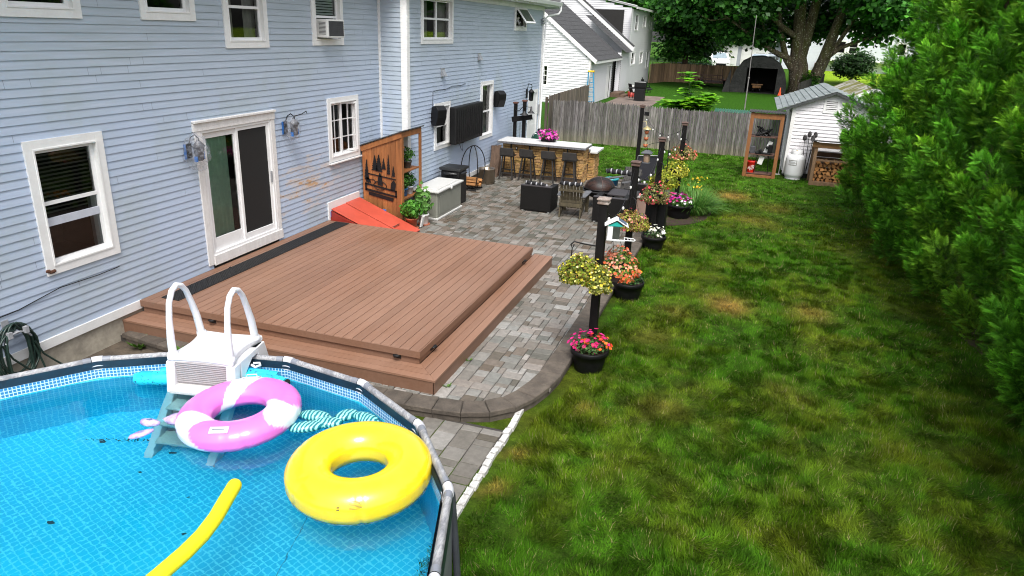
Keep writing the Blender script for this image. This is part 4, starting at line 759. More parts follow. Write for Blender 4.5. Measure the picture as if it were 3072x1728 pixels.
for s_ in (-1, 1):
    q = MB(); x = s_ * .305; pth = [(x, -.285, 1.17), (x, -.285, 1.35), (x, -.27, 1.55), (x, -.235, 1.72), (x, -.17, 1.82), (x, -.09, 1.855), (x, .0, 1.82), (x, .07, 1.74), (x, .14, 1.58), (x, .2, 1.42), (x, .255, 1.17)]
    q.tube(pth, [.040, .038, .031, .029, .029, .029, .029, .029, .033, .038, .041], 14); q.lathe((x, -.285, 1.17), [(.05, 0), (.052, .03), (.042, .045)], 16); q.lathe((x, .255, 1.17), [(.05, 0), (.052, .03), (.042, .045)], 16); q.build('handrail', LW, lad)
    q = MB(); x = s_ * .32; w_ = .045
    q.prism([(-.33, 1.12), (-.20, 1.12), (-.28, .8), (-.72, -.1), (-.88, -.1), (-.38, .8)], lambda u, v, n: (n, u, v), x - w_, x + w_); q.build('inner_stringer', LW, lad, bevel=.01)
    q = MB(); q.prism([(.14, 1.12), (.33, 1.12), (.78, -.12), (.62, -.12)], lambda u, v, n: (n, u, v), x - w_, x + w_); q.prism([(-.2, 1.12), (.3, 1.12), (.27, 1.04), (.05, 1.05), (-.1, .95), (-.2, .8)], lambda u, v, n: (n, u, v), x - w_ + .002, x + w_ - .002); q.build('outer_stringer', LW, lad, bevel=.01)
for z, y in ((.86, -.36), (.62, -.46), (.38, -.58), (.14, -.70)):
    q = MB(); q.rbox(-.285, .285, y - .10, y + .12, z - .03, z + .01, .01); q.build('tread', P('ladder_tread', (.62, .62, .60), .7, .12, 60, .6), lad)
for z, y in ((.82, .36), (.54, .46), (.26, .56)):
    q = MB(); q.rbox(-.285, .285, y - .08, y + .10, z - .03, z + .01, .01); q.build('tread', MC['ladder_tread'], lad)
q = MB()
for i in range(11): q.tube([(-.28, -.31, .90 + i * .021), (.28, -.31, .90 + i * .021)], .010, 6)
q.box(-.28, .28, -.305, -.29, .87, 1.12)
for k_ in range(3):
    z = .62 - k_ * .24
    q.box(-.28, .28, -.36 - k_ * .11, -.35 - k_ * .11, z, z + .21)
q.build('barrier_panel', P('ladder_grey', (.33, .31, .32), .6, .12, 30, .3), lad)
q = MB(); q.tube([(.36, .02, .98), (.42, -.02, .98), (.45, .03, .98), (.42, .08, .98), (.36, .06, .98)], .014, 8); q.build('latch_loop', LW, lad)
lad.location = (3.285, 5.44, 0); lad.rotation_euler = (0, 0, R(11))
# ---- swim rings
def ring(name, lab, c, Rm, rx, rz, tilt, mat, wr=0, puck=26):
    t = thing(name, lab, 'swim ring', c); vs = []; nu, nv = 120, 32; M_ = Matrix.Translation(c) @ Euler(tilt).to_matrix().to_4x4()
    for i in range(nu):
        u = 2 * PI * i / nu
        for j in range(nv):
            v = 2 * PI * j / nv; w_ = 1 - wr * (abs(math.sin(u * puck / 2 + .4 * math.sin(u * 3))) < .22) * max(0, math.cos(v) * .8 + .1) * (.6 + .4 * math.sin(u * 5))
            seam = 1 - .05 * math.exp(-((abs(math.sin(v))) / .12) ** 2)
            r_ = Rm + rx * math.cos(v) * w_ * seam; vs.append(M_ @ Vector((r_ * math.cos(u), r_ * math.sin(u), rz * math.sin(v) * w_)))
    q = MB(); q.add(vs, [(i * nv + j, ((i + 1) % nu) * nv + j, ((i + 1) % nu) * nv + (j + 1) % nv, i * nv + (j + 1) % nv) for i in range(nu) for j in range(nv)], True); return t, q, M_
def ringmat(name, kind):
    m, n, b = newmat(name); at = N(n, 'ShaderNodeAttribute', attribute_name='col'); L(n, at.outputs[0], b.inputs['Base Color']); b.inputs['Roughness'].default_value = .28; b.inputs['Coat Weight'].default_value = .4; b.inputs['Subsurface Weight'].default_value = .0; bump(n, b, noi(n, 40), .06); return m
def paint(o, fn):
    at = o.data.color_attributes.new('col', 'FLOAT_COLOR', 'POINT'); a = []
    nu, nv = 120, 32
    for k_ in range(len(o.data.vertices)):
        c = fn(2 * PI * (k_ // nv) / nu, 2 * PI * (k_ % nv) / nv) if k_ < nu * nv else (1, 1, 1); a += [*c, 1.]
    at.data.foreach_set('color', a)
def pinkc(u, v):
    k_ = math.sin(3 * u + 1.1 * math.sin(v) + .5 + .7 * math.cos(v)); s_ = min(1, max(0, (k_ - .60) * 14 + .5)); a = (.80, .18, .62); w_ = (.86, .86, .9); return tuple(a[i] * (1 - s_) + w_[i] * s_ for i in range(3))
t, q, M_ = ring('pink_swim_ring', 'pink and white striped swim ring leaning on the pool ladder', (4.06, 4.79, .905), .402, .165, .125, (R(3), R(-3), 0), None, .07, 22)
# finer mesh for the stripes
o = q.build('tube', ringmat('ring_pink', 0), t); paint(o, pinkc)
for a in (-1.25, 1.95):
    h = MB(); h.M = M_ @ Matrix.Rotation(a, 4, 'Z') @ Matrix.Translation((.47, 0, .112)) @ Matrix.Rotation(R(22), 4, 'Y') @ Matrix.Rotation(PI / 2, 4, 'Z'); h.rbox(-.085, .085, -.035, .035, 0, .008, .003); h.tube([(-.05, 0, .005), (-.048, 0, .03), (.048, 0, .03), (.05, 0, .005)], .006, 6); h.build('handle', CLIP, t)
t, q, M_ = ring('yellow_swim_ring', 'big yellow swim ring floating on the pool beside the right rail', (5.57, 4.37, .93), .412, .192, .165, (R(1.5), R(-1), 0), None, .09, 30)
m, n, b = newmat('yellow_vinyl'); b.inputs['Base Color'].default_value = (.85, .62, .01, 1); fz = noi(n, 5); L(n, mixc(n, ramp(n, fz, .3, .7), (.82, .60, .008), (.86, .66, .02)), b.inputs['Base Color']); b.inputs['Roughness'].default_value = .25; b.inputs['Coat Weight'].default_value = .5; bump(n, b, noi(n, 30), .05)
q.build('tube', m, t)
q = MB(); nu = 120; vs = []
for i in range(nu):
    u = 2 * PI * i / nu
    for v in np.linspace(-2.6, -.5, 14): vs.append(M_ @ Vector(((.412 + .200 * math.cos(v)) * math.cos(u), (.412 + .200 * math.cos(v)) * math.sin(u), .175 * math.sin(v))))
q.add(vs, [(i * 14 + j, ((i + 1) % nu) * 14 + j, ((i + 1) % nu) * 14 + j + 1, i * 14 + j + 1) for i in range(nu) for j in range(13)], True)
m, n, b = newmat('clear_patterned_vinyl'); vo = N(n, 'ShaderNodeTexVoronoi', feature='DISTANCE_TO_EDGE'); vo.inputs['Scale'].default_value = 16; g = N(n, 'ShaderNodeNewGeometry'); L(n, g.outputs['Position'], vo.inputs['Vector']); tr = N(n, 'ShaderNodeBsdfTransparent'); b.inputs['Base Color'].default_value = (.6, .78, .85, 1); b.inputs['Roughness'].default_value = .3; mx = N(n, 'ShaderNodeMixShader'); L(n, ramp(n, vo.outputs[0], .04, .16, (.75,) * 3, (.15,) * 3), mx.inputs[0]); L(n, tr.outputs[0], mx.inputs[1]); L(n, b.outputs[0], mx.inputs[2]); L(n, mx.outputs[0], n.nodes['Material Output'].inputs[0])
q.build('clear_underside', m, t)
# printed warning block on the front of the yellow ring: lines of unreadably small print
q = MB(); DK = P('print_ink', (.06, .05, .02), .6, .2, 9, 0)
def onring(u, v, e=.0015): return M_ @ Vector(((.412 + (.192 + e) * math.cos(v)) * math.cos(u), (.412 + (.192 + e) * math.cos(v)) * math.sin(u), (.165 + e) * math.sin(v)))
for i in range(7):
    v = .72 - i * .055; u0 = -1.18; u1 = u0 + rng.uniform(.13, .19) if i else u0 + .1
    q.add([onring(a_, v_) for a_ in np.linspace(u0, u1, 5) for v_ in (v, v - .018)], [(2 * k_, 2 * k_ + 2, 2 * k_ + 3, 2 * k_ + 1) for k_ in range(4)])
for i in range(3): q.add([onring(a_, v_) for a_ in np.linspace(-1.34, -1.30, 3) for v_ in (.5 - i * .07, .46 - i * .07)], [(2 * k_, 2 * k_ + 2, 2 * k_ + 3, 2 * k_ + 1) for k_ in range(2)])
q.build('small_print', DK, t)
# noodle, rolled raft, mermaid tail, leaf raft
q = MB(); ctrl = [(4.67, 3.93), (4.74, 3.72), (4.80, 3.55), (4.845, 3.35), (4.86, 3.15), (4.855, 2.92), (4.84, 2.7), (4.80, 2.4)]; q.tube([(x, y, .825) for x, y in ctrl], .058, 16); q.ell((4.67, 3.93, .825), (.057, .057, .057)); tag(q.build('pool_noodle', P('yellow_foam', (.88, .74, .01), .6, .06, 30, .2)), 'bent yellow foam noodle floating near the bottom of the photo', 'pool noodle', base=(4.8, 3.2, .82))
t = thing('rolled_raft', 'blue patterned raft tubes floating behind the ladder', 'raft', (3.3, 5.35, .82)); m, n, b = newmat('blue_print_vinyl'); f = noi(n, 12, detail=2); f2 = noi(n, 30); k = mixc(n, ramp(n, f, .49, .51), (.02, .42, .68), (.03, .62, .72)); wv = mixc(n, ramp(n, f2, .62, .66), k, (.02, .10, .25)); L(n, wv, b.inputs['Base Color']); b.inputs['Roughness'].default_value = .25
q = MB(); q.tube([(2.60, 5.0, .87), (2.66, 5.03, .87), (3.1, 5.22, .87), (3.6, 5.42, .87), (4.02, 5.47, .87), (4.07, 5.47, .87)], [.05, .075, .08, .08, .078, .06], 16); q.tube([(2.8, 5.16, .90), (3.4, 5.45, .90), (3.95, 5.53, .90)], [.06, .07, .06], 14); q.build('air_tube', m, t); q = MB(); q.lathe((4.08, 5.47, .84), [(.05, 0), (.05, .07)], 12); q.build('end_cap', BLACKP, t)
t = thing('mermaid_tail_float', 'crumpled lilac mermaid tail float left of the pink ring', 'float', (3.5, 4.45, .82)); m, n, b = newmat('lilac_film'); f = noi(n, 22); k = mixc(n, ramp(n, f, .3, .7), (.45, .30, .68), (.78, .66, .86)); L(n, k, b.inputs['Base Color']); b.inputs['Roughness'].default_value = .2; bump(n, b, f, .7, .03); tr = N(n, 'ShaderNodeBsdfTransparent'); mx = N(n, 'ShaderNodeMixShader'); mx.inputs[0].default_value = .75; L(n, tr.outputs[0], mx.inputs[1]); L(n, b.outputs[0], mx.inputs[2]); L(n, mx.outputs[0], n.nodes['Material Output'].inputs[0])
q = MB(); q.M = Matrix.Translation((3.58, 4.60, .84)) @ Matrix.Rotation(R(38), 4, 'Z'); q.ell((0, 0, 0), (.17, .09, .05), 24, 14, lambda d: 1 + .25 * noise.noise(d * 3) + .1 * noise.noise(d * 9)); q.build('body', m, t)
q = MB(); q.M = Matrix.Translation((3.40, 4.40, .84)) @ Matrix.Rotation(R(10), 4, 'Z'); q.ell((-.05, .03, 0), (.10, .045, .035), 16, 10, lambda d: 1 + .2 * noise.noise(d * 4)); q.M = Matrix.Translation((3.42, 4.28, .83)) @ Matrix.Rotation(R(62), 4, 'Z'); q.ell((-.03, .0, 0), (.11, .045, .022), 16, 10, lambda d: 1 + .2 * noise.noise(d * 4)); q.build('tail_fin', m, t)
t = thing('leaf_print_raft', 'teal leaf-print raft mostly hidden behind the yellow ring', 'raft', (4.95, 5.1, .82)); m, n, b = newmat('leaf_print'); wv = N(n, 'ShaderNodeTexWave'); wv.inputs['Scale'].default_value = 9; wv.inputs['Distortion'].default_value = 5; wv.inputs['Detail'].default_value = 2; g = N(n, 'ShaderNodeNewGeometry'); L(n, g.outputs['Position'], wv.inputs[0]); k = mixc(n, ramp(n, wv.outputs[0], .5, .58), (.0, .15, .2), (.30, .75, .66)); L(n, k, b.inputs['Base Color']); b.inputs['Roughness'].default_value = .3
q = MB()
for x, y, a, l in ((4.72, 4.88, 35, .17), (4.68, 5.08, 10, .16), (4.95, 5.2, 60, .12), (5.15, 5.22, -10, .15), (4.86, 5.02, 20, .14)): q.M = Matrix.Translation((x, y, .85)) @ Matrix.Rotation(R(a), 4, 'Z'); q.ell((0, 0, 0), (l, .075, .045), 18, 10)
q.build('lobe', m, t)
# leaves and grit on the pool bottom
q = MB()
for x, y, s_ in ((2.55, 4.55, .035), (3.02, 4.75, .045), (3.1, 3.5, .04), (3.25, 4.3, .03), (4.2, 3.8, .025), (3.9, 4.2, .02), (3.3, 4.66, .05)): q.add([(x - s_, y, -.09), (x, y - s_ * .5, -.085), (x + s_, y + s_ * .3, -.09), (x, y + s_ * .6, -.085)], [(0, 1, 2, 3)])
for i in range(60): x = 2.4 + i * .014 + rng.normal(0, .03); y = 4.52 + i * .006 + rng.normal(0, .015); q.add([(x - .012, y, -.09), (x, y - .008, -.088), (x + .012, y, -.09), (x, y + .01, -.088)], [(0, 1, 2, 3)])
o = q.build('pool_debris', P('debris', (.015, .07, .10), .9, .3, 9, 0)); o['kind'] = 'stuff'; o['label'] = 'dark leaf litter lying on the pool bottom'; o['category'] = 'debris'
# ================================================================ lamp posts with planters
PEACH = [(.75, .22, .12), (.8, .35, .22), (.72, .42, .30), (.8, .16, .05)]; YEL = [(.78, .72, .10), (.85, .80, .35), (.75, .6, .05)]
def post(y, lab, x=6.5, h=2.3, z0=-.12, w_=.115, capm=None):
    t = thing('garden_post', lab, 'post', (x, y, z0), 'black posts along the patio edge'); d = MB(); d.rbox(x - w_ / 2, x + w_ / 2, y - w_ / 2, y + w_ / 2, z0, h - .08, .006); d.build('shaft', BLACKW, t)
    d = MB(); c = w_ / 2 + .03
    d.rbox(x - c + .01, x + c - .01, y - c + .01, y + c - .01, h - .085, h - .055, .006); d.rbox(x - c + .015, x + c - .015, y - c + .015, y + c - .015, h - .055, h - .03, .005); d.rbox(x - c, x + c, y - c, y + c, h - .03, h - .008, .006)
    d.add([(x - c * .8, y - c * .8, h - .008), (x + c * .8, y - c * .8, h - .008), (x + c * .8, y + c * .8, h - .008), (x - c * .8, y + c * .8, h - .008), (x, y, h + .015)], [(0, 1, 4), (1, 2, 4), (2, 3, 4), (3, 0, 4)]); d.build('cap', capm or P('copper_cap', (.11, .065, .05), .5, .4, 9, .2), t, bevel=.002); return t
P1 = (6.52, 9.35); p1 = post(9.35, 'nearest black post with the white bird feeder and flower shelf', 6.52, capm=P('rust_cap', (.24, .14, .10), .6, .4, 12, .3, c2=(.42, .38, .34)))
d = MB(); zz = 1.19; d.add([(6.22, 9.08, zz), (6.84, 9.08, zz), (6.84, 9.62, zz), (6.22, 9.62, zz), (6.22, 9.08, zz + .02), (6.84, 9.08, zz + .02), (6.84, 9.62, zz + .02), (6.22, 9.62, zz + .02)], [(0, 3, 2, 1), (4, 5, 6, 7), (0, 1, 5, 4), (1, 2, 6, 5), (2, 3, 7, 6), (3, 0, 4, 7)]); d.beam((6.52, 9.3, .98), (6.3, 9.14, 1.19), .03, .05); d.beam((6.52, 9.4, .98), (6.76, 9.56, 1.19), .03, .05); d.build('shelf', BLACKW, p1)
post(12.5, 'second black post from the pool, behind the marigold tub', 6.46); post(15.8, 'third black post from the pool, behind the white flower tub', 6.52); post(19.1, 'fourth black post from the pool, beside the daylilies', 6.70); post(22.95, 'farthest black post, standing between the bar and the fence', 5.03)
TUB = P('tub_plastic', (.006, .006, .0065), .5, .4, 10, .2, spec=.25)
def tub(name, lab, x, y, kinds, z0=-.12, s_=1, nl=420, size=.06, cols=G1, lh=.05):
    t = thing(name, lab, 'planter tub', (x, y, z0), 'black planter tubs at the post feet'); d = MB(); h = .34 * s_; rt = .265 * s_; rb = .195 * s_
    d.lathe((x, y, z0), [(rb * .97, 0), (rb, .01), (rb + (rt - rb) * .45, h * .5), (rb + (rt - rb) * .47, h * .52), (rt - .008, h - .07), (rt + .008, h - .065), (rt + .008, h - .01), (rt, h), (rt - .02, h - .003), (rt - .025, h - .06)], 36); d.build('tub', TUB, t)
    d = MB(); d.lathe((x, y, z0 + h - .07), [(0, 0), (rt - .025, 0), (rt - .03, .015), (0, .02)], 24, False); d.build('soil', SOIL, t)
    ball((x, y, z0 + h + lh), (rt * .95, rt * .95, .10), nl, cols, size, t, 'foliage', LV, LF, LEAF, shell=.1, up=.8)
    for nm, n_, cs, fs, (rx, rz), dz, off in kinds: ball((x + off[0], y + off[1], z0 + h + lh + dz), (rx, rx, rz), n_, cs, fs, t, nm, FV, FF, PETAL, shell=.45, up=1.6, nrm_noise=.35)
    return t
tub('flower_tub', 'black tub of magenta and red petunias nearest the pool', 6.56, 9.0, [('magenta_blossoms', 75, [(.62, .02, .16), (.70, .03, .25)], .062, (.27, .15), .06, (-.03, 0)), ('red_blossoms', 38, [(.8, .06, .03), (.85, .16, .03)], .055, (.24, .12), .06, (.09, 0))], nl=1300, size=.038, cols=[(.05, .12, .03), (.09, .18, .05)])
tub('flower_tub', 'black tub of orange marigolds at the second post', 6.60, 12.05, [], nl=900, size=.04, cols=[(.02, .07, .015), (.035, .10, .02)], s_=1.04)
t = bpy.data.objects['flower_tub.001']; d = MB()
for i in range(12):
    a = rng.uniform(0, 2 * PI); r_ = rng.uniform(.08, .26); d.ell((6.58 + r_ * math.cos(a), 12.05 + r_ * math.sin(a), .36 + rng.uniform(-.04, .1)), (.037, .037, .026), 12, 8, lambda q: 1 + .25 * noise.noise(q * 7))
d.build('marigold_head', P('marigold', (.85, .28, .008), .8, .2, 60, 1.0, c2=(.9, .42, .01)), t)
tub('flower_tub', 'black tub of white flowers at the third post', 6.61, 15.35, [('white_blossoms', 46, [(.85, .85, .8), (.85, .83, .7)], .06, (.2, .13), .07, (.05, 0))], nl=170, size=.05, cols=[(.04, .1, .02)])
tub('flower_tub', 'wide black tub of purple and white petunias beside the daylilies', 6.86, 18.35, [('purple_blossoms', 80, [(.42, .02, .32), (.6, .03, .22)], .075, (.36, .16), .1, (-.03, 0)), ('white_blossoms', 40, [(.85, .85, .85)], .065, (.36, .14), .06, (.0, -.03))], s_=1.3, nl=380, size=.07)
def basket(name, lab, c, r, cols, kinds, size=.07, nl=520, wire=None, pot_=True, droop=.5, tv=LV, tf=LF):
    t = thing(name, lab, 'flower basket', c, 'flower baskets on the black posts')
    if pot_: d = MB(); d.lathe((c[0], c[1], c[2] - .16), [(r[0] * .3, 0), (r[0] * .5, .14), (r[0] * .48, .14), (0, .12)], 20); d.build('basket_pot', TUB, t)
    ball(c, r, nl, cols, size, t, 'foliage', tv, tf, LEAF, shell=.3, droop=droop, up=.3)
    for nm, n_, cs, fs in kinds: ball((c[0], c[1], c[2] + .015), (r[0] * 1.04, r[1] * 1.04, r[2] * 1.06), n_, cs, fs, t, nm, FV, FF, PETAL, shell=.75, droop=droop, up=.3, nrm_noise=.4)
    if wire: d = MB(); [d.tube([(c[0] + .5 * r[0] * math.cos(a), c[1] + .5 * r[1] * math.sin(a), c[2]), wire], .003, 4) for a in (.3, 2.4, 4.5)]; d.build('hanger_wire', BLACKM, t)
    return t
basket('flower_basket', 'yellow trailing flowers on the front of the nearest post', (6.31, 9.10, 1.33), (.30, .25, .20), GY + [(.3, .3, .06)], [('yellow_blossoms', 210, YEL, .036)], .05, 2800)
basket('flower_basket', 'second yellow basket on the near post shelf', (6.62, 9.02, 1.25), (.17, .16, .19), [(.2, .24, .04), (.28, .3, .06)], [('yellow_blossoms', 170, YEL, .038)], .044, 1700)
basket('flower_basket', 'peach and orange petunias hanging right of the nearest post', (6.77, 9.55, 1.33), (.30, .27, .23), [(.14, .26, .03), (.22, .34, .05)], [('peach_blossoms', 520, PEACH, .046), ('red_blossoms', 40, [(.75, .12, .04)], .046)], .036, 2200, wire=(6.62, 9.5, 1.95))
basket('flower_basket', 'coleus and pink flower basket behind the bird feeder', (6.50, 12.32, 1.28), (.34, .3, .17), [(.3, .16, .06), (.25, .3, .05), (.4, .22, .1), (.4, .42, .06)], [('pink_blossoms', 45, [(.8, .12, .2), (.8, .3, .25), (.8, .7, .1)], .05)], .042, 2200, wire=(6.45, 12.4, 1.9))
basket('flower_basket', 'fuchsia basket with drooping red and pink blooms on the third post', (6.50, 15.62, 1.12), (.34, .3, .22), [(.12, .14, .04), (.2, .22, .05), (.3, .22, .1)], [('fuchsia_blossoms', 90, [(.75, .06, .1), (.8, .2, .2)], .055)], .05, 1500, wire=(6.5, 15.7, 1.9))
basket('flower_basket', 'yellow green trailing basket behind the fuchsias', (6.62, 16.05, 1.36), (.34, .3, .2), [(.32, .36, .03), (.42, .42, .04), (.2, .26, .02)], [('yellow_blossoms', 30, YEL, .05)], .06, 1200)
basket('flower_basket', 'yellow green basket halfway up the fourth post', (6.62, 18.92, 1.13), (.36, .32, .22), [(.36, .40, .03), (.48, .46, .06), (.22, .28, .03)], [('yellow_blossoms', 50, YEL, .055)], .06, 1300)
basket('flower_basket', 'red begonia basket high on the fourth post', (6.72, 19.3, 1.50), (.37, .34, .20), [(.22, .2, .05), (.42, .28, .12), (.2, .24, .04)], [('red_blossoms', 80, [(.8, .1, .08), (.8, .3, .22)], .065)], .055, 1100)
# shepherd hooks on posts
d = MB(); d.tube([(6.46, 9.3, 1.62), (6.3, 9.2, 1.66), (6.2, 9.12, 1.7), (6.16, 9.1, 1.66), (6.18, 9.1, 1.6), (6.2, 9.12, 1.66)], .010, 6); d.tube([(6.18, 9.1, 1.6), (6.17, 9.1, 1.4)], .008, 5)
for a in (0, 2, 4): d.tube([(6.17, 9.1, 1.5), (6.25 + .1 * math.cos(a), 9.1 + .1 * math.sin(a), 1.33)], .0025, 4)
tag(d.build('plant_hook', BLACKM), 'black wire plant hook on the left of the nearest post', 'hook', base=(6.46, 9.3, 1.62))
for (x, y, z, lab) in ((6.42, 12.42, 1.6, 'black plant hook on the second post'), (6.5, 15.72, 1.7, 'black plant hook on the third post'), (6.72, 19.02, 1.8, 'black plant hook on the fourth post')):
    d = MB(); d.tube([(x, y, z), (x + .06, y - .05, z + .08), (x + .13, y - .1, z + .04), (x + .12, y - .1, z - .04)], .010, 6); d.tube([(x, y, z - .2), (x + .08, y - .06, z - .05)], .008, 6); tag(d.build('plant_hook', BLACKM), lab, 'hook', base=(x, y, z))
# bird feeder house
t = thing('bird_feeder_house', 'white camera bird feeder with teal roof edge and solar panel', 'bird feeder', (6.72, 9.3, 1.77)); Mx = Matrix.Translation((6.73, 9.27, 1.76)) @ Matrix.Rotation(R(12), 4, 'Z')
TEAL = P('teal_plastic', (.02, .38, .33), .4, .1, 6, .05); FW = P('feeder_white', (.78, .8, .8), .35, .05, 6, .05)
d = MB(); d.M = Mx; d.rbox(-.12, .13, -.09, .09, 0, .016, .005); d.rbox(-.115, -.045, -.075, .075, .016, .21, .008); d.build('body', FW, t)
d = MB(); d.M = Mx; d.rbox(-.045, .05, -.07, .07, .02, .19, .006); d.build('clear_hopper', P('smoked_plastic', (.05, .055, .05), .12, .3, 8, 0), t)
d = MB(); d.M = Mx; d.prism([(-.12, .2), (.09, .2), (-.0, .262)], lambda u, v, n: (u, n, v), -.08, .08); d.build('gable', TEAL, t)
d = MB(); d.M = Mx
for u0, v0, u1, v1 in ((-.16, .195, .0, .285), (.0, .285, .16, .19)): d.add([(u0, -.10, v0), (u1, -.10, v1), (u1, .10, v1), (u0, .10, v0), (u0, -.10, v0 + .014), (u1, -.10, v1 + .014), (u1, .10, v1 + .014), (u0, .10, v0 + .014)], [(0, 3, 2, 1), (4, 5, 6, 7), (0, 1, 5, 4), (1, 2, 6, 5), (2, 3, 7, 6), (3, 0, 4, 7)])
d.build('roof', FW, t, bevel=.004); d = MB(); d.M = Mx; d.add([(.025, -.075, .289), (.135, -.075, .223), (.135, .075, .223), (.025, .075, .289)], [(0, 1, 2, 3)]); d.build('solar_panel', P('solar_cell', (.13, .17, .25), .15, .2, 30, 0), t)
d = MB(); d.M = Mx; d.tube([(.13, -.07, .01), (.25, -.055, .005), (.27, 0, .005), (.25, .055, .005), (.13, .07, .01)], .007, 6); d.tube([(.17, -.065, .01), (.17, .065, .01)], .006, 6); d.tube([(.21, -.06, .01), (.21, .06, .01)], .006, 6); d.build('perch', FW, t)
d = MB(); d.M = Mx; [d.ell((.07 + rng.uniform(-.03, .04), rng.uniform(-.06, .06), .02), (.012, .01, .006), 6, 4) for _ in range(40)]; d.build('seed', P('bird_seed', (.10, .09, .07), .9, .5, 60, .3), t)
# string lights
def bulb(d, g_, x, y, z): d.lathe((x, y, z - .045), [(.012, .02), (.014, .045), (.010, .05)], 8); g_.ell((x, y, z - .065), (.022, .022, .032), 10, 8)
LG = P('bulb_glass', (.75, .75, .72), .08, .1, 6, 0)
def strand(name, lab, pts_, n_, sag):
    t = thing(name, lab, 'string lights', pts_[0], 'string lights between the posts'); d = MB(); g_ = MB(); 
    for a, c in zip(pts_, pts_[1:]):
        a = Vector(a); c = Vector(c); pth = [a.lerp(c, s_) - Vector((0, 0, sag * 4 * s_ * (1 - s_))) for s_ in np.linspace(0, 1, 14)]; d.tube(pth, .005, 5, False)
        for k_ in range(n_): s_ = (k_ + .5) / n_; p_ = a.lerp(c, s_) - Vector((0, 0, sag * 4 * s_ * (1 - s_))); bulb(d, g_, *p_)
    d.build('cord', BLACKP, t); g_.build('bulb', LG, t)
strand('string_lights', 'string lights sagging between the first and second post', [(6.54, 9.42, 2.12), (6.46, 12.42, 2.15)], 4, .38)
strand('string_lights', 'string lights between the second and third post', [(6.46, 12.58, 2.1), (6.52, 15.72, 2.12)], 4, .38); strand('string_lights', 'string lights between the third and fourth post', [(6.52, 15.88, 2.12), (6.70, 19.02, 2.12)], 4, .32)
strand('string_lights', 'string lights from the fourth post to the farthest post', [(6.66, 19.15, 2.12), (5.1, 22.9, 2.1)], 5, .4)
# tall post feeders and floodlight
t = thing('copper_feeder', 'stacked copper cup hanging bird feeder on the farthest post', 'bird feeder', (5.25, 22.9, 1.0)); d = MB()
for z in (1.0, 1.22, 1.42): d.lathe((5.25, 22.88, z), [(.03, 0), (.055, .01), (.075, .1), (.06, .1), (.0, .07)], 14)
d.build('cup', P('terracotta_cup', (.42, .12, .045), .6, .2, 9, .2), t); d = MB(); d.lathe((5.25, 22.88, 1.1), [(.03, 0), (.03, .5), (.0, .52)], 10); d.build('seed_tube', P('clear_seed_tube', (.4, .36, .22), .3, .3, 20, .1), t); d = MB(); d.lathe((5.25, 22.88, 1.57), [(.14, 0), (.13, .02), (.03, .08), (.0, .09)], 16); d.tube([(5.25, 22.88, 1.64), (5.2, 22.9, 1.8), (5.05, 22.93, 1.8)], .008, 5); d.build('lid', P('brass_lid', (.45, .38, .18), .4, .2, 9, .1, metal=.4), t)
t = thing('lantern_feeder', 'seed lantern with a dark square roof below the copper feeder', 'bird feeder', (6.02, 17.7, 1.4)); d = MB(); c = (6.0, 17.55); d.lathe((*c, 1.44), [(.075, 0), (.08, .02), (.085, .19), (.07, .2)], 6); d.build('seed_body', P('seed_body', (.32, .22, .15), .5, .4, 30, .2), t)
d = MB(); d.rbox(c[0] - .13, c[0] + .13, c[1] - .13, c[1] + .13, 1.65, 1.675, .005); d.add([(c[0] - .12, c[1] - .12, 1.675), (c[0] + .12, c[1] - .12, 1.675), (c[0] + .12, c[1] + .12, 1.675), (c[0] - .12, c[1] + .12, 1.675), (c[0] - .05, c[1] - .05, 1.73), (c[0] + .05, c[1] - .05, 1.73), (c[0] + .05, c[1] + .05, 1.73), (c[0] - .05, c[1] + .05, 1.73)], [(0, 1, 5, 4), (1, 2, 6, 5), (2, 3, 7, 6), (3, 0, 4, 7), (4, 5, 6, 7)]); d.build('roof', P('slate_plastic', (.07, .075, .085), .5, .2, 8, .1), t)
d = MB(); d.rbox(c[0] - .09, c[0] + .09, c[1] - .09, c[1] + .09, 1.415, 1.44, .004); d.build('tray', MC['slate_plastic'], t); d = MB(); d.tube([(c[0], c[1], 1.73), (c[0], c[1], 1.85), (c[0] + .1, c[1] + .02, 1.9), (c[0] + .45, c[1] + .6, 1.92)], .006, 5); d.tube([(c[0] + .45, c[1] + .6, 1.92), (c[0] + .47, c[1] + .62, -.1)], .012, 6); d.build('hanger_pole', BLACKM, t)
d = MB(); d.rbox(5.12, 5.27, 22.86, 22.92, 1.98, 2.1, .01); d.tube([(5.06, 22.93, 2.02), (5.14, 22.9, 2.02)], .01, 5); tag(d.build('solar_floodlight', BLACKP), 'small black floodlight on the farthest post', 'floodlight', base=(5.12, 22.9, 2.0))
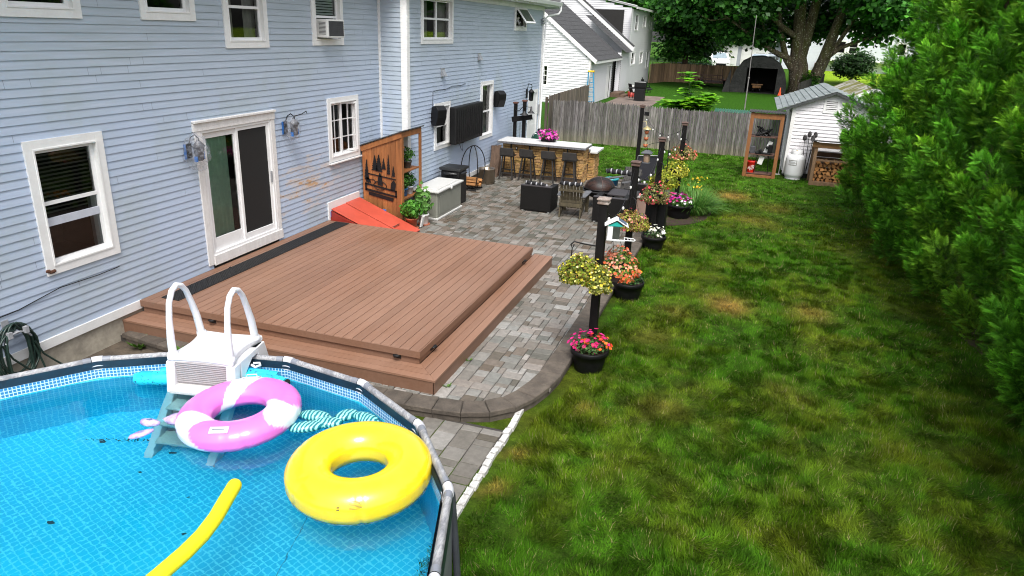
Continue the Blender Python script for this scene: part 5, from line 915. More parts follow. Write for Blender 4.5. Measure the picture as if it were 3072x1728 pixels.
# ================================================================ stone bar
t = thing('outdoor_bar', 'tan stone bar with pale stone counter and lower side counter', 'bar', (2.3, 21.4, 0))
m, n, b = newmat('ledge_stone'); MC['ledge_stone'] = m; g = N(n, 'ShaderNodeNewGeometry'); at = N(n, 'ShaderNodeAttribute', attribute_name='col'); f = noi(n, 10, (1, 1, 2.5)); k = mixc(n, ramp(n, f, .3, .7), (.30, .17, .06), (.50, .32, .13)); k = mixc(n, 1, k, at.outputs[0], 'MULTIPLY'); L(n, k, b.inputs['Base Color']); b.inputs['Roughness'].default_value = .85; bump(n, b, f, .8, .03)
def stones(mb, F, u0, u1, v0, v1, seed=1):
    r2 = random.Random(seed); v = v0
    while v < v1 - .01:
        h = min(r2.choice([.05, .065, .085, .1]), v1 - v); u = u0
        while u < u1 - .005:
            l = min(r2.uniform(.12, .34), u1 - u); q = r2.uniform(.75, 1.2); mb.col = (q, q * r2.uniform(.93, 1.03), q * r2.uniform(.8, 1.1)); n_ = r2.uniform(.005, .03); e = .006
            mb.add([F(u + .002, v + .002, -.02), F(u + l - .002, v + .002, -.02), F(u + l - .002, v + h - .002, -.02), F(u + .002, v + h - .002, -.02), F(u + .002 + e, v + .002 + e, n_), F(u + l - .002 - e, v + .002 + e, n_ * r2.uniform(.6, 1.2)), F(u + l - .002 - e, v + h - .002 - e, n_), F(u + .002 + e, v + h - .002 - e, n_ * r2.uniform(.6, 1.2))], [(4, 5, 6, 7), (0, 1, 5, 4), (1, 2, 6, 5), (2, 3, 7, 6), (3, 0, 4, 7)])
            u += l
        v += h
d = MB(); stones(d, fy(21.12), 1.07, 3.66, .12, 1.04, 1); stones(d, lambda u, v, n=0: (3.66 + n, u, v), 21.12, 21.72, 0, 1.04, 2); stones(d, fy(21.74), 3.68, 3.86, 0, .86, 5); stones(d, lambda u, v, n=0: (3.86 + n, u, v), 21.74, 22.5, 0, .86, 3); d.build('stone_face', m, t, usecol=True)
d = MB(); d.box(1.08, 3.65, 21.13, 21.75, 0, 1.04); d.box(1.08, 3.85, 21.75, 22.5, 0, .86); d.build('core', P('bar_core', (.10, .07, .05), .9, .3, 6, .3), t)
d = MB(); d.col = (1, 1, 1); d.rbox(.95, 3.74, 20.93, 21.86, 1.045, 1.12, .012)
o = d.build('counter', P('granite_top', (.62, .62, .61), .35, .12, 14, .1), t); d = MB(); d.rbox(1.0, 3.98, 21.87, 22.6, .865, .93, .01); d.rbox(3.75, 3.98, 21.6, 21.87, .865, .93, .008); d.build('side_counter', MC['granite_top'], t)
d = MB(); d.box(.948, 3.742, 20.925, 20.932, 1.042, 1.10); d.box(3.738, 3.746, 20.93, 21.86, 1.042, 1.10); d.build('rough_edge', P('rough_granite', (.17, .17, .18), .9, .5, 30, 1), t)
d = MB()
for x in (1.35, 1.95, 2.55, 3.15): d.box(x, x + .03, 21.02, 21.12, .88, 1.04)
d.build('bracket', BLACKM, t); d = MB(); d.rbox(1.50, 1.56, 21.08, 21.1, .84, .95, .004); d.build('outlet_cover', BLACKP, t); d = MB(); d.box(1.517, 1.543, 21.074, 21.08, .87, .92); d.build('outlet', WP, t)
d = MB(); d.tube([(1.9, 22.2, .93), (1.9, 22.2, 1.14), (1.88, 22.18, 1.22), (1.82, 22.15, 1.25), (1.76, 22.12, 1.22), (1.75, 22.11, 1.16)], .012, 8); tag(d.build('faucet', P('chrome', (.6, .6, .62), .15, .1, 5, 0, metal=1)), 'chrome gooseneck faucet behind the bar counter', 'faucet', base=(1.9, 22.2, .93))
d = MB(); d.box(1.02, 1.06, 20.7, 20.75, 0, .92)
t = thing('wooden_crate', 'weathered board crate leaning at the left end of the bar', 'crate', (.9, 20.9, 0)); d = MB()
for i in range(3): d.beam((.80 + i * .1, 20.72, 0), (.83 + i * .1, 20.95, .92 + .03 * i), .095, .02, (0, 1, 0))
d.box(.74, 1.06, 20.96, 21.0, 0, .93); d.build('board', P('weathered_brown', (.12, .075, .05), .85, .4, 8, .5, stretch=(2, 2, .3)), t)
# flowers on the bar
t = thing('flower_box', 'black window box of pink petunias on the bar counter', 'flower box', (2.42, 21.5, 1.12)); d = MB(); d.rbox(2.2, 2.64, 21.42, 21.60, 1.12, 1.26, .01); d.build('box', TUB, t); ball((2.42, 21.48, 1.32), (.3, .16, .13), 300, G1, .06, t, 'foliage', LV, LF, LEAF, shell=.2); ball((2.42, 21.46, 1.34), (.34, .19, .16), 110, [(.72, .08, .42), (.75, .25, .5), (.62, .04, .45)], .085, t, 'pink_blossoms', FV, FF, PETAL, shell=.8, up=.5)
# kamado grill
t = thing('kamado_grill', 'dark green egg-shaped ceramic grill behind the bar', 'grill', (1.62, 23.35, 0)); GG = P('green_ceramic', (.008, .05, .03), .25, .2, 50, .2); c = (1.62, 23.35, .35)
d = MB(); d.lathe(c, [(.12, 0), (.24, .1), (.3, .3), (.31, .44)], 28); d.build('base', GG, t); d = MB(); d.lathe(c, [(.31, .47), (.30, .56), (.24, .7), (.14, .78), (.06, .8)], 28); d.build('lid', GG, t); d = MB(); d.lathe(c, [(.315, .435), (.322, .44), (.322, .47), (.315, .475)], 28); d.lathe(c, [(.06, .79), (.09, .8), (.09, .88), (.05, .9), (0, .9)], 14); d.tube([(1.4, 23.08, .84), (1.62, 22.98, .86), (1.84, 23.08, .84)], .015, 6); d.build('band', BLACKM, t)
d = MB(); d.box(1.3, 1.94, 23.03, 23.67, .3, .34)
for x in (1.32, 1.9):
    for y in (23.06, 23.62): d.box(x - .02, x + .02, y - .02, y + .02, 0, .36)
d.build('stand', BLACKM, t)
# tool rack with two posts
t = thing('tool_rack', 'two black posts joined by a plank holding barbecue tools behind the bar', 'tool rack', (1.2, 22.3, 0)); CAPB = P('brown_cap', (.12, .05, .035), .6, .3, 10, .3)
for x, h in ((1.06, 2.12), (1.36, 2.2)):
    d = MB(); d.rbox(x - .05, x + .05, 22.25, 22.35, 0, h, .005); d.build('post', BLACKW, t); d = MB(); d.rbox(x - .075, x + .075, 22.225, 22.375, h, h + .05, .012); d.build('cap', CAPB, t)
d = MB(); d.beam((.98, 22.2, 1.62), (1.66, 22.2, 1.75), .03, .16); d.build('plank', BLACKW, t)
d = MB(); d.tube([(1.06, 22.25, 1.95), (1.14, 22.15, 1.9), (1.25, 22.12, 1.93), (1.34, 22.2, 2.05)], .012, 6); d.tube([(1.36, 22.25, 2.0), (1.45, 22.2, 2.05), (1.6, 22.15, 2.05)], .01, 6); d.build('gooseneck_arm', BLACKM, t)
d = MB(); d.lathe((1.42, 22.1, 1.80), [(.15, 0), (.14, .01), (.05, .08), (.03, .12), (0, .13)], 18); d.lathe((1.66, 22.05, 1.88), [(.12, 0), (.11, .01), (.04, .07), (.025, .2), (0, .21)], 18); d.build('barn_lamp', P('lamp_black', (.03, .03, .032), .5, .3, 8, .1, metal=.3), t)
d = MB()
for x, c_ in ((1.16, 0), (1.27, 1), (1.48, 2)): d.box(x - .012, x + .012, 22.17, 22.18, 1.3, 1.55); d.box(x - .006, x + .006, 22.17, 22.178, 1.0, 1.3)
d.build('hanging_tool', P('tool_metal', (.15, .19, .2), .3, .4, 9, .1, metal=.5), t)
t = thing('wall_lantern', 'black scrollwork lantern by the white back door', 'wall lamp', (.72, 24.6, 2.1)); d = MB(); c = (.95, 24.35, 2.05); d.lathe(c, [(.03, -.02), (.08, 0), (.08, .02), (.09, .26), (.13, .27), (.07, .34), (.02, .38), (0, .38)], 6); d.build('cage', BLACKM, t); d = MB(); d.lathe(c, [(.06, .03), (.07, .24)], 6); d.build('glass', P('frosted_glass', (.5, .5, .48), .3, .1, 9, 0), t); d = MB(); d.tube([(.7, 24.6, 2.3), (.8, 24.5, 2.6), (.95, 24.35, 2.58), (.98, 24.33, 2.5), (.93, 24.36, 2.47), (.95, 24.35, 2.43)], .012, 6); d.box(.69, .73, 24.55, 24.66, 2.1, 2.4); d.build('scroll_bracket', BLACKM, t)
# bar stools
ST = P('grey_stool_wood', (.026, .023, .021), .55, .35, 9, .3, stretch=(2, 2, .5))
s0 = thing('bar_stool', 'bar stool', 'bar stool', (0, 0, 0), 'bar stools in a row at the stone bar')
for sx_, sy_ in ((-1, -1), (1, -1), (-1, 1), (1, 1)): d = MB(); d.beam((sx_ * .13, sy_ * .12, .70), (sx_ * .21, sy_ * .2, 0), .04); d.build('leg', ST, s0)
for a, c in (((-.185, -.175, .2), (.185, -.175, .2)), ((-.185, .175, .25), (.185, .175, .25)), ((-.18, -.18, .28), (-.18, .18, .28)), ((.18, -.18, .28), (.18, .18, .28))): d = MB(); d.beam(a, c, .022, .035); d.build('footrest', ST, s0)
d = MB(); d.rbox(-.21, .21, -.18, .2, .70, .74, .012); d.build('seat', ST, s0); d = MB(); d.prism([(-.21, .74), (.21, .74), (.21, .97), (-.21, .97)], lambda u, v, n: (u, -.18 - .03 * (v - .74) - .04 * (1 - (u / .21) ** 2) * 0 + n, v), -.03, 0); d.build('backrest', ST, s0, bevel=.01); d = MB(); d.prism([(.0, .74), (.22, .74), (.16, .80), (-.02, .92)], lambda u, v, n: (n, u - .19, v), -.215, -.195); d.prism([(.0, .74), (.22, .74), (.16, .80), (-.02, .92)], lambda u, v, n: (n, u - .19, v), .195, .215); d.build('armrest', ST, s0)
for i, (x, y, rz, lab) in enumerate(((1.38, 20.72, .06, 'bar stool nearest the house, at the left end of the bar'), (2.0, 20.78, -.04, 'second bar stool from the house'), (2.66, 20.84, .03, 'third bar stool from the house'), (3.30, 20.9, .08, 'bar stool at the right end of the bar'))):
    if i == 0: s0.location = (x, y, 0); s0.rotation_euler = (0, 0, rz); s0['label'] = lab
    else: copy_tree(s0, (x, y, 0), rz, lab)
# ================================================================ patio things by the wall
t = thing('deck_storage_box', 'grey resin storage box with a white lid against the house wall', 'storage box', (1.2, 15.9, 0)); RG = P('resin_grey', (.22, .225, .19), .5, .08, 5, .1); RW = P('resin_white', (.56, .56, .54), .45, .06, 5, .08)
x0, x1, y0, y1 = .84, 1.50, 15.12, 16.62
d = MB(); d.prism([(x0, y0), (x1, y0), (x1, y1), (x0, y1)], lambda u, v, n: (u, v, n), .04, .66); d.build('body', RG, t, bevel=.03); d = MB(); d.rbox(x1, x1 + .006, y0 + .12, y1 - .12, .12, .56, .003); d.rbox(x0 + .08, x1 - .08, y0 - .006, y0, .12, .56, .003); d.build('panel', RG, t)
d = MB(); d.rbox(x0 - .02, x1 + .03, y0 - .03, y1 + .03, 0, .05, .015); d.build('base_rim', RW, t); d = MB(); d.rbox(x0 - .02, x1 + .05, y0 - .05, y1 + .05, .66, .71, .02); d.rbox(x0 + .04, x1 - .04, y0 + .06, y1 - .06, .705, .735, .014); d.build('lid', RW, t); d = MB(); d.ell((x1 + .05, 15.87, .66), (.02, .06, .045), 14, 8); d.build('latch', RW, t)
t = thing('trash_can', 'black trash can with a drooping bag behind the storage box', 'trash can', (1.12, 17.05, 0)); d = MB(); d.prism([(.86, 16.78), (1.38, 16.78), (1.38, 17.3), (.86, 17.3)], lambda u, v, n: (u, v, n), 0, .88); d.build('can', BLACKP, t, bevel=.03); d = MB(); d.rbox(.82, 1.42, 16.74, 17.34, .88, .96, .03); d.build('lid', P('black_lid', (.02, .021, .022), .35, .3, 6, .1), t); d = MB(); d.ell((1.12, 17.04, .80), (.33, .33, .10), 26, 12, lambda q: 1 + .12 * noise.noise(q * 5)); d.build('bin_liner', P('bin_liner_black', (.012, .012, .013), .25, .3, 10, .8), t)
t = thing('firewood_ring', 'tall black hoop log holder with split firewood', 'log holder', (1.0, 18.75, 0)); d = MB()
for s_ in (-.13, .13): d.tube([(1.0 + s_ * 1.9 * math.cos(a), 18.75 + .30 * math.cos(a), .64 + .61 * math.sin(a)) for a in np.linspace(-PI / 2 - .9, PI * 1.5 + -.9, 40)], .014, 7, closed=True)
for y in (18.5, 19.0): d.tube([(.8, y, .02), (1.2, y, .02)], .013, 6); d.tube([(.83, y, .02), (.85, y, .12)], .013, 6); d.tube([(1.17, y, .02), (1.15, y, .12)], .013, 6)
d.build('hoop', BLACKM, t); WOOD = P('split_log', (.42, .20, .07), .8, .35, 6, .5, stretch=(1, 4, 4), attr=True); d = MB()
def log(d, c, l, r_, ax, seed):
    r2 = random.Random(seed); k_ = r2.choice([3, 4, 4, 5]); a0 = r2.uniform(0, 6); pl = [(r_ * r2.uniform(.75, 1.1) * math.cos(a0 + 2 * PI * i / k_), r_ * r2.uniform(.75, 1.1) * math.sin(a0 + 2 * PI * i / k_)) for i in range(k_)]; v = r2.uniform(.6, 1.2); d.col = (v, v * .97, v * .9)
    if ax == 'y': d.prism(pl, lambda u, v_, n: (c[0] + u, c[1] + n, c[2] + v_), -l / 2, l / 2)
    else: d.prism(pl, lambda u, v_, n: (c[0] + n, c[1] + u, c[2] + v_), -l / 2, l / 2)
for i in range(9): d = MB(); c_ = (1.0 + rng.uniform(-.08, .08), 18.6 + .1 * (i % 4), .17 + .09 * (i // 4)); log(d, c_, .4, .06, 'x', i); tag(d.build('split_log', WOOD, None, usecol=True, bevel=.004), 'split log lying in the black hoop log holder', 'log', 'split logs in the hoop holder', base=c_)
t = thing('smokeless_fire_pit', 'stainless steel drum fire pit beside the log holder', 'fire pit', (1.05, 19.75, 0)); STEEL = P('stainless', (.33, .27, .21), .3, .12, 5, .02, metal=.9); d = MB(); d.lathe((1.05, 19.75, 0), [(.23, 0), (.25, .02), (.25, .42), (.265, .43), (.265, .45), (.235, .455), (.2, .44), (.2, .1), (0, .1)], 36); d.build('drum', STEEL, t)
d = MB(); [d.lathe((1.05 + .252 * math.cos(a), 19.75 + .252 * math.sin(a), .05), [(.012, 0), (.012, .01)], 6) for a in np.linspace(0, 2 * PI, 20)]; d.build('vent_hole', DARK, t)
# ================================================================ lounge group
WICK = P('black_wicker', (.007, .0062, .0058), .6, .5, 90, .9, stretch=(.6, .6, 3), spec=.25); WICT = P('wicker_top', (.035, .03, .032), .5, .3, 60, .5); CUSH = P('charcoal_cushion', (.035, .035, .04), .9, .2, 20, .3)
def armchair(lab, x0, x1, y0, y1, h, hs_=.38):
    t = thing('wicker_armchair', lab, 'armchair', ((x0 + x1) / 2, (y0 + y1) / 2, 0), 'black wicker seats round the fire pit'); d = MB(); w_ = .14; d.rbox(x0, x1, y0, y0 + w_, .03, h, .012); d.build('back', WICK, t)
    for a, c in ((x0, x0 + w_), (x1 - w_, x1)): d = MB(); d.rbox(a, c, y0 + w_, y1, .03, h - .02, .012); d.build('arm', WICK, t)
    d = MB(); d.rbox(x0 + w_, x1 - w_, y0 + w_, y1 - .02, .03, .28, .01); d.build('seat_base', WICK, t); d = MB(); d.rbox(x0 + w_ + .01, x1 - w_ - .01, y0 + w_ + .01, y1, .28, .41, .03); d.build('seat_cushion', CUSH, t)
    d = MB(); d.rbox(x0 - .004, x1 + .004, y0 - .004, y0 + w_ + .004, h, h + .018, .006); d.build('top_rail', WICT, t)
    for a in (x0 + .06, x1 - .06): d = MB(); d.lathe((a, y0 + .05, 0), [(.03, 0), (.03, .03)], 8); d.build('foot', WP, t)
    return t
armchair('black wicker armchair with its back to the camera, left of the wooden chair', 2.97, 3.78, 17.02, 17.75, .65); armchair('black wicker armchair nearest the camera, right of the wooden chair', 4.92, 5.74, 16.72, 17.5, .62)
# striped blankets
m, n, b = newmat('checked_blanket'); MC['checked_blanket'] = m; wv = N(n, 'ShaderNodeTexWave', bands_direction='X'); wv.inputs['Scale'].default_value = 2.3; wv.inputs['Distortion'].default_value = .6; g = N(n, 'ShaderNodeNewGeometry'); L(n, g.outputs['Position'], wv.inputs[0]); f = noi(n, 60); k = mixc(n, ramp(n, wv.outputs[0], .84, .92), (.012, .012, .014), (.34, .34, .36)); L(n, k, b.inputs['Base Color']); b.inputs['Roughness'].default_value = .95; bump(n, b, f, .5)
def blanket(lab, a, c, r_, seed):
    q = MB(); a = Vector(a); c = Vector(c); pth = [a.lerp(c, s_) + Vector((0, 0, .018 * math.sin(s_ * 19 + seed))) for s_ in np.linspace(0, 1, 18)]; q.tube(pth, [r_ * (.75 + .25 * abs(math.sin(s_ * 12 + seed))) for s_ in np.linspace(0, 1, 18)], 12, sz=.8); tag(q.build('blanket', m), lab, 'blanket', 'black and white blankets on the seats', base=tuple(a))
blanket('black and white blanket along the back of the left wicker armchair', (3.05, 17.2, .70), (3.62, 17.18, .68), .06, 0)
# adirondack chairs
def adk(lab, x, y, rz, col_):
    t = thing('adirondack_chair', lab, 'adirondack chair', (0, 0, 0), 'wooden chairs round the fire pit'); Wd = col_
    for i in range(7): u = -.24 + i * .08; d = MB(); d.beam((u, -.25, .22), (u * 1.02, -.46, .86 - .012 * abs(i - 3)), .068, .018, (0, 1, 0)); d.build('back_slat', Wd, t)
    for z, w_ in ((.40, .30), (.70, .30)): d = MB(); yy = -.27 - .21 * (z - .22) / .64 - .025; d.beam((-w_, yy, z), (w_, yy, z), .02, .06); d.build('back_rail', Wd, t)
    for i in range(6): d = MB(); d.beam((-.27, -.22 + i * .1, .26 + i * .022), (.27, -.22 + i * .1, .26 + i * .022), .085, .018, (0, 0, 1)); d.build('seat_slat', Wd, t)
    for s_ in (-1, 1):
        d = MB(); d.beam((s_ * .29, .36, 0), (s_ * .29, .36, .54), .09, .025, (0, 1, 0)); d.build('leg', Wd, t); d = MB(); d.beam((s_ * .26, -.46, .0), (s_ * .26, -.38, .55), .03, .08); d.build('leg', Wd, t); d = MB(); d.beam((s_ * .26, -.44, .06), (s_ * .26, .38, .36), .025, .1); d.build('side_rail', Wd, t)
        d = MB(); d.prism([(s_ * .25, -.45), (s_ * .36, -.42), (s_ * .40, .3), (s_ * .34, .42), (s_ * .24, .36)][::s_], lambda u, v, n: (u, v, n), .54, .56); d.build('armrest', P('chair_arm', (.10, .10, .105), .35, .4, 10, .2), t)
    d = MB(); d.beam((-.29, -.47, .34), (.29, -.47, .34), .02, .09); d.build('cross_rail', Wd, t)
    t.location = (x, y, 0); t.rotation_euler = (0, 0, rz); return t
AW = P('mossy_wood', (.06, .047, .026), .8, .4, 8, .5, stretch=(1.5, 1.5, .5), c2=(.11, .09, .05)); AW2 = P('grey_chair_wood', (.09, .085, .08), .7, .4, 8, .5)
adk('mossy wooden adirondack chair with its back to the camera', 4.32, 17.25, R(3), AW); blanket('rolled checked blanket over the mossy wooden chair', (4.06, 16.80, .87), (4.6, 16.84, .86), .065, 2)
adk('grey wooden adirondack chair beyond the fire pit', 5.15, 19.6, R(150), AW2); blanket('checked blanket over the far grey chair beyond the fire pit', (4.72, 19.35, .80), (5.35, 19.6, .74), .09, 5)
# mesh fire pit
t = thing('mesh_fire_pit', 'round fire pit with a rusty mesh dome between the chairs', 'fire pit', (4.75, 18.4, 0)); c = (4.74, 18.4, 0)
d = MB(); d.lathe(c, [(.1, .22), (.3, .3), (.40, .42), (.46, .44), (.46, .46), (.40, .46)], 40); d.build('bowl', BLACKM, t)
d = MB(); d.lathe(c, [(.50, .455), (.50, .47), (.43, .475), (.42, .46)], 40); d.lathe(c, [(.40, .49), (.415, .5), (.40, .51)], 40, False); d.build('rim', BLACKM, t)
m, n, b = newmat('mesh_dome'); tr = N(n, 'ShaderNodeBsdfTransparent'); b.inputs['Base Color'].default_value = (.05, .025, .018, 1); fq = noi(n, 4); L(n, mixc(n, ramp(n, fq, .45, .6), (.008, .007, .006), (.035, .014, .009)), b.inputs['Base Color']); mx = N(n, 'ShaderNodeMixShader'); mx.inputs[0].default_value = .82; L(n, tr.outputs[0], mx.inputs[1]); L(n, b.outputs[0], mx.inputs[2]); L(n, mx.outputs[0], n.nodes['Material Output'].inputs[0])
d = MB(); d.lathe(c, [(.40 * math.cos(a), .50 + .29 * math.sin(a)) for a in np.linspace(0, PI / 2, 10)], 40, False); d.build('mesh_dome', m, t)
d = MB()
for a0 in (.4, .4 + PI / 2): d.tube([(c[0] + .405 * math.cos(a) * math.cos(a0), c[1] + .405 * math.cos(a) * math.sin(a0), .50 + .295 * math.sin(a)) for a in np.linspace(0, PI, 20)], .008, 6)
d.build('dome_rib', P('rusty_rib', (.10, .06, .05), .6, .3, 9, .2), t)
d = MB()
for a in (.6, 2.2, 3.8, 5.4): d.beam((c[0] + .3 * math.cos(a), c[1] + .3 * math.sin(a), 0), (c[0] + .36 * math.cos(a), c[1] + .36 * math.sin(a), .42), .04)
d.build('leg', BLACKM, t)
# side tables, cooler, lounge
t = thing('side_table', 'low dark table with a flat top right of the fire pit', 'side table', (5.5, 17.95, 0)); d = MB(); d.rbox(5.1, 5.82, 17.6, 18.35, .50, .54, .01); d.build('table_top', WICT, t); d = MB(); [d.box(x, x + .05, y, y + .05, 0, .5) for x in (5.12, 5.75) for y in (17.62, 18.28)]; d.build('leg', WICK, t)
d = MB(); d.rbox(4.3, 4.7, 20.1, 20.5, 0, .42, .04); 
t = thing('blue_tub', 'round blue tub with a teal lid behind the fire pit', 'tub', (4.75, 20.3, 0)); d = MB(); d.lathe((4.72, 20.25, 0), [(.17, 0), (.2, .38), (.21, .4)], 26); d.build('tub', P('blue_plastic', (.012, .08, .16), .4, .2, 6, .1), t); d = MB(); d.lathe((4.72, 20.25, .4), [(.215, 0), (.215, .03), (.15, .045), (.14, .03), (0, .03)], 26); d.build('lid', P('teal_lid', (.02, .25, .28), .35, .2, 6, .1), t)
t = thing('lounge_chair', 'dark sling lounge chair facing the lawn beside the posts', 'lounge chair', (5.5, 20.9, 0)); d = MB(); d.add([(5.28, 20.5, .38), (5.80, 20.75, .38), (5.95, 20.55, 1.12), (5.43, 20.3, 1.12)], [(0, 1, 2, 3)]); d.add([(5.28, 20.5, .38), (5.80, 20.75, .38), (5.4, 21.6, .42), (4.88, 21.35, .42)], [(0, 3, 2, 1)]); d.build('sling', P('grey_sling', (.055, .055, .07), .7, .15, 60, .2), t)
d = MB()
for ox, oy in ((0, 0), (.54, .26)): d.tube([(5.42 + ox, 20.28 + oy, 1.14), (5.27 + ox, 20.5 + oy, .38), (4.87 + ox, 21.36 + oy, .42)], .015, 7); d.tube([(5.35 + ox, 20.35 + oy, .62), (4.95 + ox, 21.2 + oy, .62), (4.92 + ox, 21.25 + oy, 0)], .013, 6); d.tube([(5.35 + ox, 20.3 + oy, .7), (5.45 + ox, 20.1 + oy, 0)], .013, 6)
d.tube([(5.42, 20.28, 1.14), (5.96, 20.54, 1.14)], .015, 6); d.build('frame', P('frame_silver', (.3, .3, .31), .4, .1, 6, 0, metal=.6), t)
t = thing('tall_planter', 'taupe square planter half hidden behind the second post', 'planter', (5.98, 18.3, 0)); d = MB(); d.rbox(5.78, 6.14, 18.15, 18.5, 0, .40, .01); d.build('box', P('taupe_planter', (.30, .20, .16), .6, .12, 6, .1), t); d = MB(); d.rbox(5.76, 6.16, 18.13, 18.52, .40, .43, .008); d.build('rim', P('planter_rim', (.5, .48, .46), .5, .1, 6, .1), t)
t = thing('black_planter', 'tall black square planter under the fuchsia basket', 'planter', (6.5, 15.95, 0)); d = MB(); d.prism([(6.30, 15.9), (6.76, 15.9), (6.76, 16.3), (6.30, 16.3)], lambda u, v, n: (u, v, n), 0, .86); d.build('box', TUB, t, bevel=.015)
armchair('black wicker armchair beyond the low table, facing the fire pit', 5.55, 6.15, 18.75, 19.4, .62)
# daylily clump
def lily(name, lab, c, n_, l_, sp_, cols, cat='plant', flowers=0):
    t = thing(name, lab, cat, c); a = rng.uniform(0, 2 * PI, n_); r0 = rng.uniform(0, sp_, n_); le = rng.uniform(.25, 1.0, n_); L_ = l_ * rng.uniform(.6, 1.1, n_); vs = []; fs = []; cs = []
    d = MB()
    for i in range(n_):
        dx, dy = math.cos(a[i]), math.sin(a[i]); bx, by = c[0] + r0[i] * dx, c[1] + r0[i] * dy; k_ = rng.uniform(.7, 1.4); cc_ = cols[rng.integers(len(cols))]; d.col = tuple(q * k_ for q in cc_); w_ = rng.uniform(.008, .016); pts_ = []
        for s_ in (0, .35, .7, 1): out = le[i] * L_[i] * s_ ** 1.4; up_ = L_[i] * (s_ - .75 * le[i] * s_ * s_); ww = w_ * (1 - s_ * .85); pts_ += [(bx + dx * out - dy * ww, by + dy * out + dx * ww, c[2] + max(.01, up_)), (bx + dx * out + dy * ww, by + dy * out - dx * ww, c[2] + max(.01, up_))]
        d.add(pts_, [(0, 1, 3, 2), (2, 3, 5, 4), (4, 5, 7, 6)])
    d.build('blades', LEAF, t, usecol=True)
    if flowers: ball((c[0], c[1], c[2] + l_ * .95), (sp_ * 1.2, sp_ * 1.2, .15), flowers, [(.8, .5, .03), (.75, .62, .05)], .07, t, 'yellow_buds', FV, FF, PETAL)
    return t
lily('daylily', 'big arching daylily clump right of the fourth post', (7.22, 19.0, -.05), 1100, .88, .36, [(.07, .22, .03), (.11, .27, .05), (.16, .28, .06)], flowers=14)
lily('daylily', 'shorter daylily clump behind the fourth post', (7.0, 20.0, -.03), 700, .8, .34, [(.10, .26, .03), (.15, .31, .05)], flowers=12)
lily('daylily', 'thin grassy clump left of the fourth post', (6.45, 18.9, 0), 160, .6, .2, [(.09, .14, .05), (.13, .18, .07)])
d = MB(); d.prism([(6.5 + 1.15 * math.cos(a) * (1.0 if math.cos(a) > 0 else .2), 19.1 + 1.75 * math.sin(a)) for a in np.linspace(0, 2 * PI, 30)[:-1]], lambda u, v, n: (u, v, n), -.15, -.02); o = d.build('mulch_bed', P('mulch', (.04, .022, .015), .95, .5, 25, 1)); o['kind'] = 'structure'
# ================================================================ picket stockade fence
def stockade(name, lab, p0, p1, h, mat, pw=.088, top='point', group=None, wav=.02, seed=1, rails=True, z0=-.03, backside=1):
    p0 = Vector((*p0, 0)); p1 = Vector((*p1, 0)); Ln = (p1 - p0).length; d_ = (p1 - p0) / Ln; nrm = Vector((d_.y, -d_.x, 0)); t = thing(name, lab, 'fence', tuple(p0), group); r2 = random.Random(seed); mb = MB(); s_ = 0
    while s_ < Ln:
        ww = pw * r2.uniform(.92, 1.05); hh = h(s_) if callable(h) else h; hh += r2.uniform(-wav, wav); v = r2.uniform(.5, 1.2); mb.col = (v, v, v * r2.uniform(.95, 1.05)); o_ = r2.uniform(-.006, .006); z00 = z0 if not callable(z0) else z0(s_)
        F = lambda u, w_, n, q=s_, o_=o_: tuple(p0 + d_ * (q + u) + nrm * (n + o_) + Vector((0, 0, w_)))
        pts_ = [(0.002, z00), (ww - .006, z00), (ww - .006, hh - .07), (ww * .5 + .006, hh), (ww * .5 - .006, hh), (0.002, hh - .07)] if top == 'point' else [(0.002, z00), (ww - .003, z00), (ww - .003, hh - .02), (ww - .025, hh), (.025, hh), (.002, hh - .02)]
        mb.prism(pts_, F, 0, .018); s_ += ww
    mb.build('picket_boards', mat, t, usecol=True)
    if rails:
        for fz in (.18, .55, .9):
            mb = MB(); mb.col = (.8, .8, .8); a = p0 - nrm * .03; c = p1 - nrm * .03; h0 = h(0) if callable(h) else h; h1 = h(Ln) if callable(h) else h; mb.beam(a + Vector((0, 0, h0 * fz)), c + Vector((0, 0, h1 * fz)), .04, .08); mb.build('rail', mat, t, usecol=True)
        k_ = max(1, int(Ln / 2.4))
        for i in range(k_ + 1):
            q = p0 + d_ * (Ln * i / k_) - nrm * .09 * backside; hh = (h(Ln * i / k_) if callable(h) else h) - .06; mb = MB(); mb.col = (.9, .9, .9); mb.box(q.x - .05, q.x + .05, q.y - .05, q.y + .05, 0, hh); mb.build('post', mat, t, usecol=True)
    return t
m, n, b = newmat('silver_cedar'); at = N(n, 'ShaderNodeAttribute', attribute_name='col'); g = N(n, 'ShaderNodeNewGeometry'); f = noi(n, 7, (5, 5, .35), detail=6, rough=.7); f2 = noi(n, 26, (3, 3, .5)); sp = N(n, 'ShaderNodeSeparateXYZ'); L(n, g.outputs['Position'], sp.inputs[0])
k = mixc(n, ramp(n, f, .38, .60), (.055, .048, .046), (.27, .25, .245)); k = mixc(n, ramp(n, f2, .3, .7, (0,) * 3, (.5,) * 3), k, (.12, .105, .10)); mr = N(n, 'ShaderNodeMapRange'); mr.inputs['From Min'].default_value = .55; mr.inputs['From Max'].default_value = .05; L(n, sp.outputs[2], mr.inputs[0]); ml = N(n, 'ShaderNodeMath', operation='MULTIPLY'); L(n, mr.outputs[0], ml.inputs[0]); L(n, f, ml.inputs[1]); k = mixc(n, ml.outputs[0], k, (.30, .27, .16)); k = mixc(n, 1, k, at.outputs[0], 'MULTIPLY'); L(n, k, b.inputs['Base Color']); b.inputs['Roughness'].default_value = .9; bump(n, b, f, .5, .01); SILV = m
stockade('picket_fence', 'grey weathered picket fence across the back of the lawn', (.45, 29.4), (9.75, 29.4), lambda s_: 1.66 + .035 * math.sin(s_ * .8) + .006 * s_, SILV, pw=.098, wav=.03)
BRW = P('brown_fence', (.42, .27, .16), .85, .4, 3, .4, stretch=(3, 3, .3), attr=True)
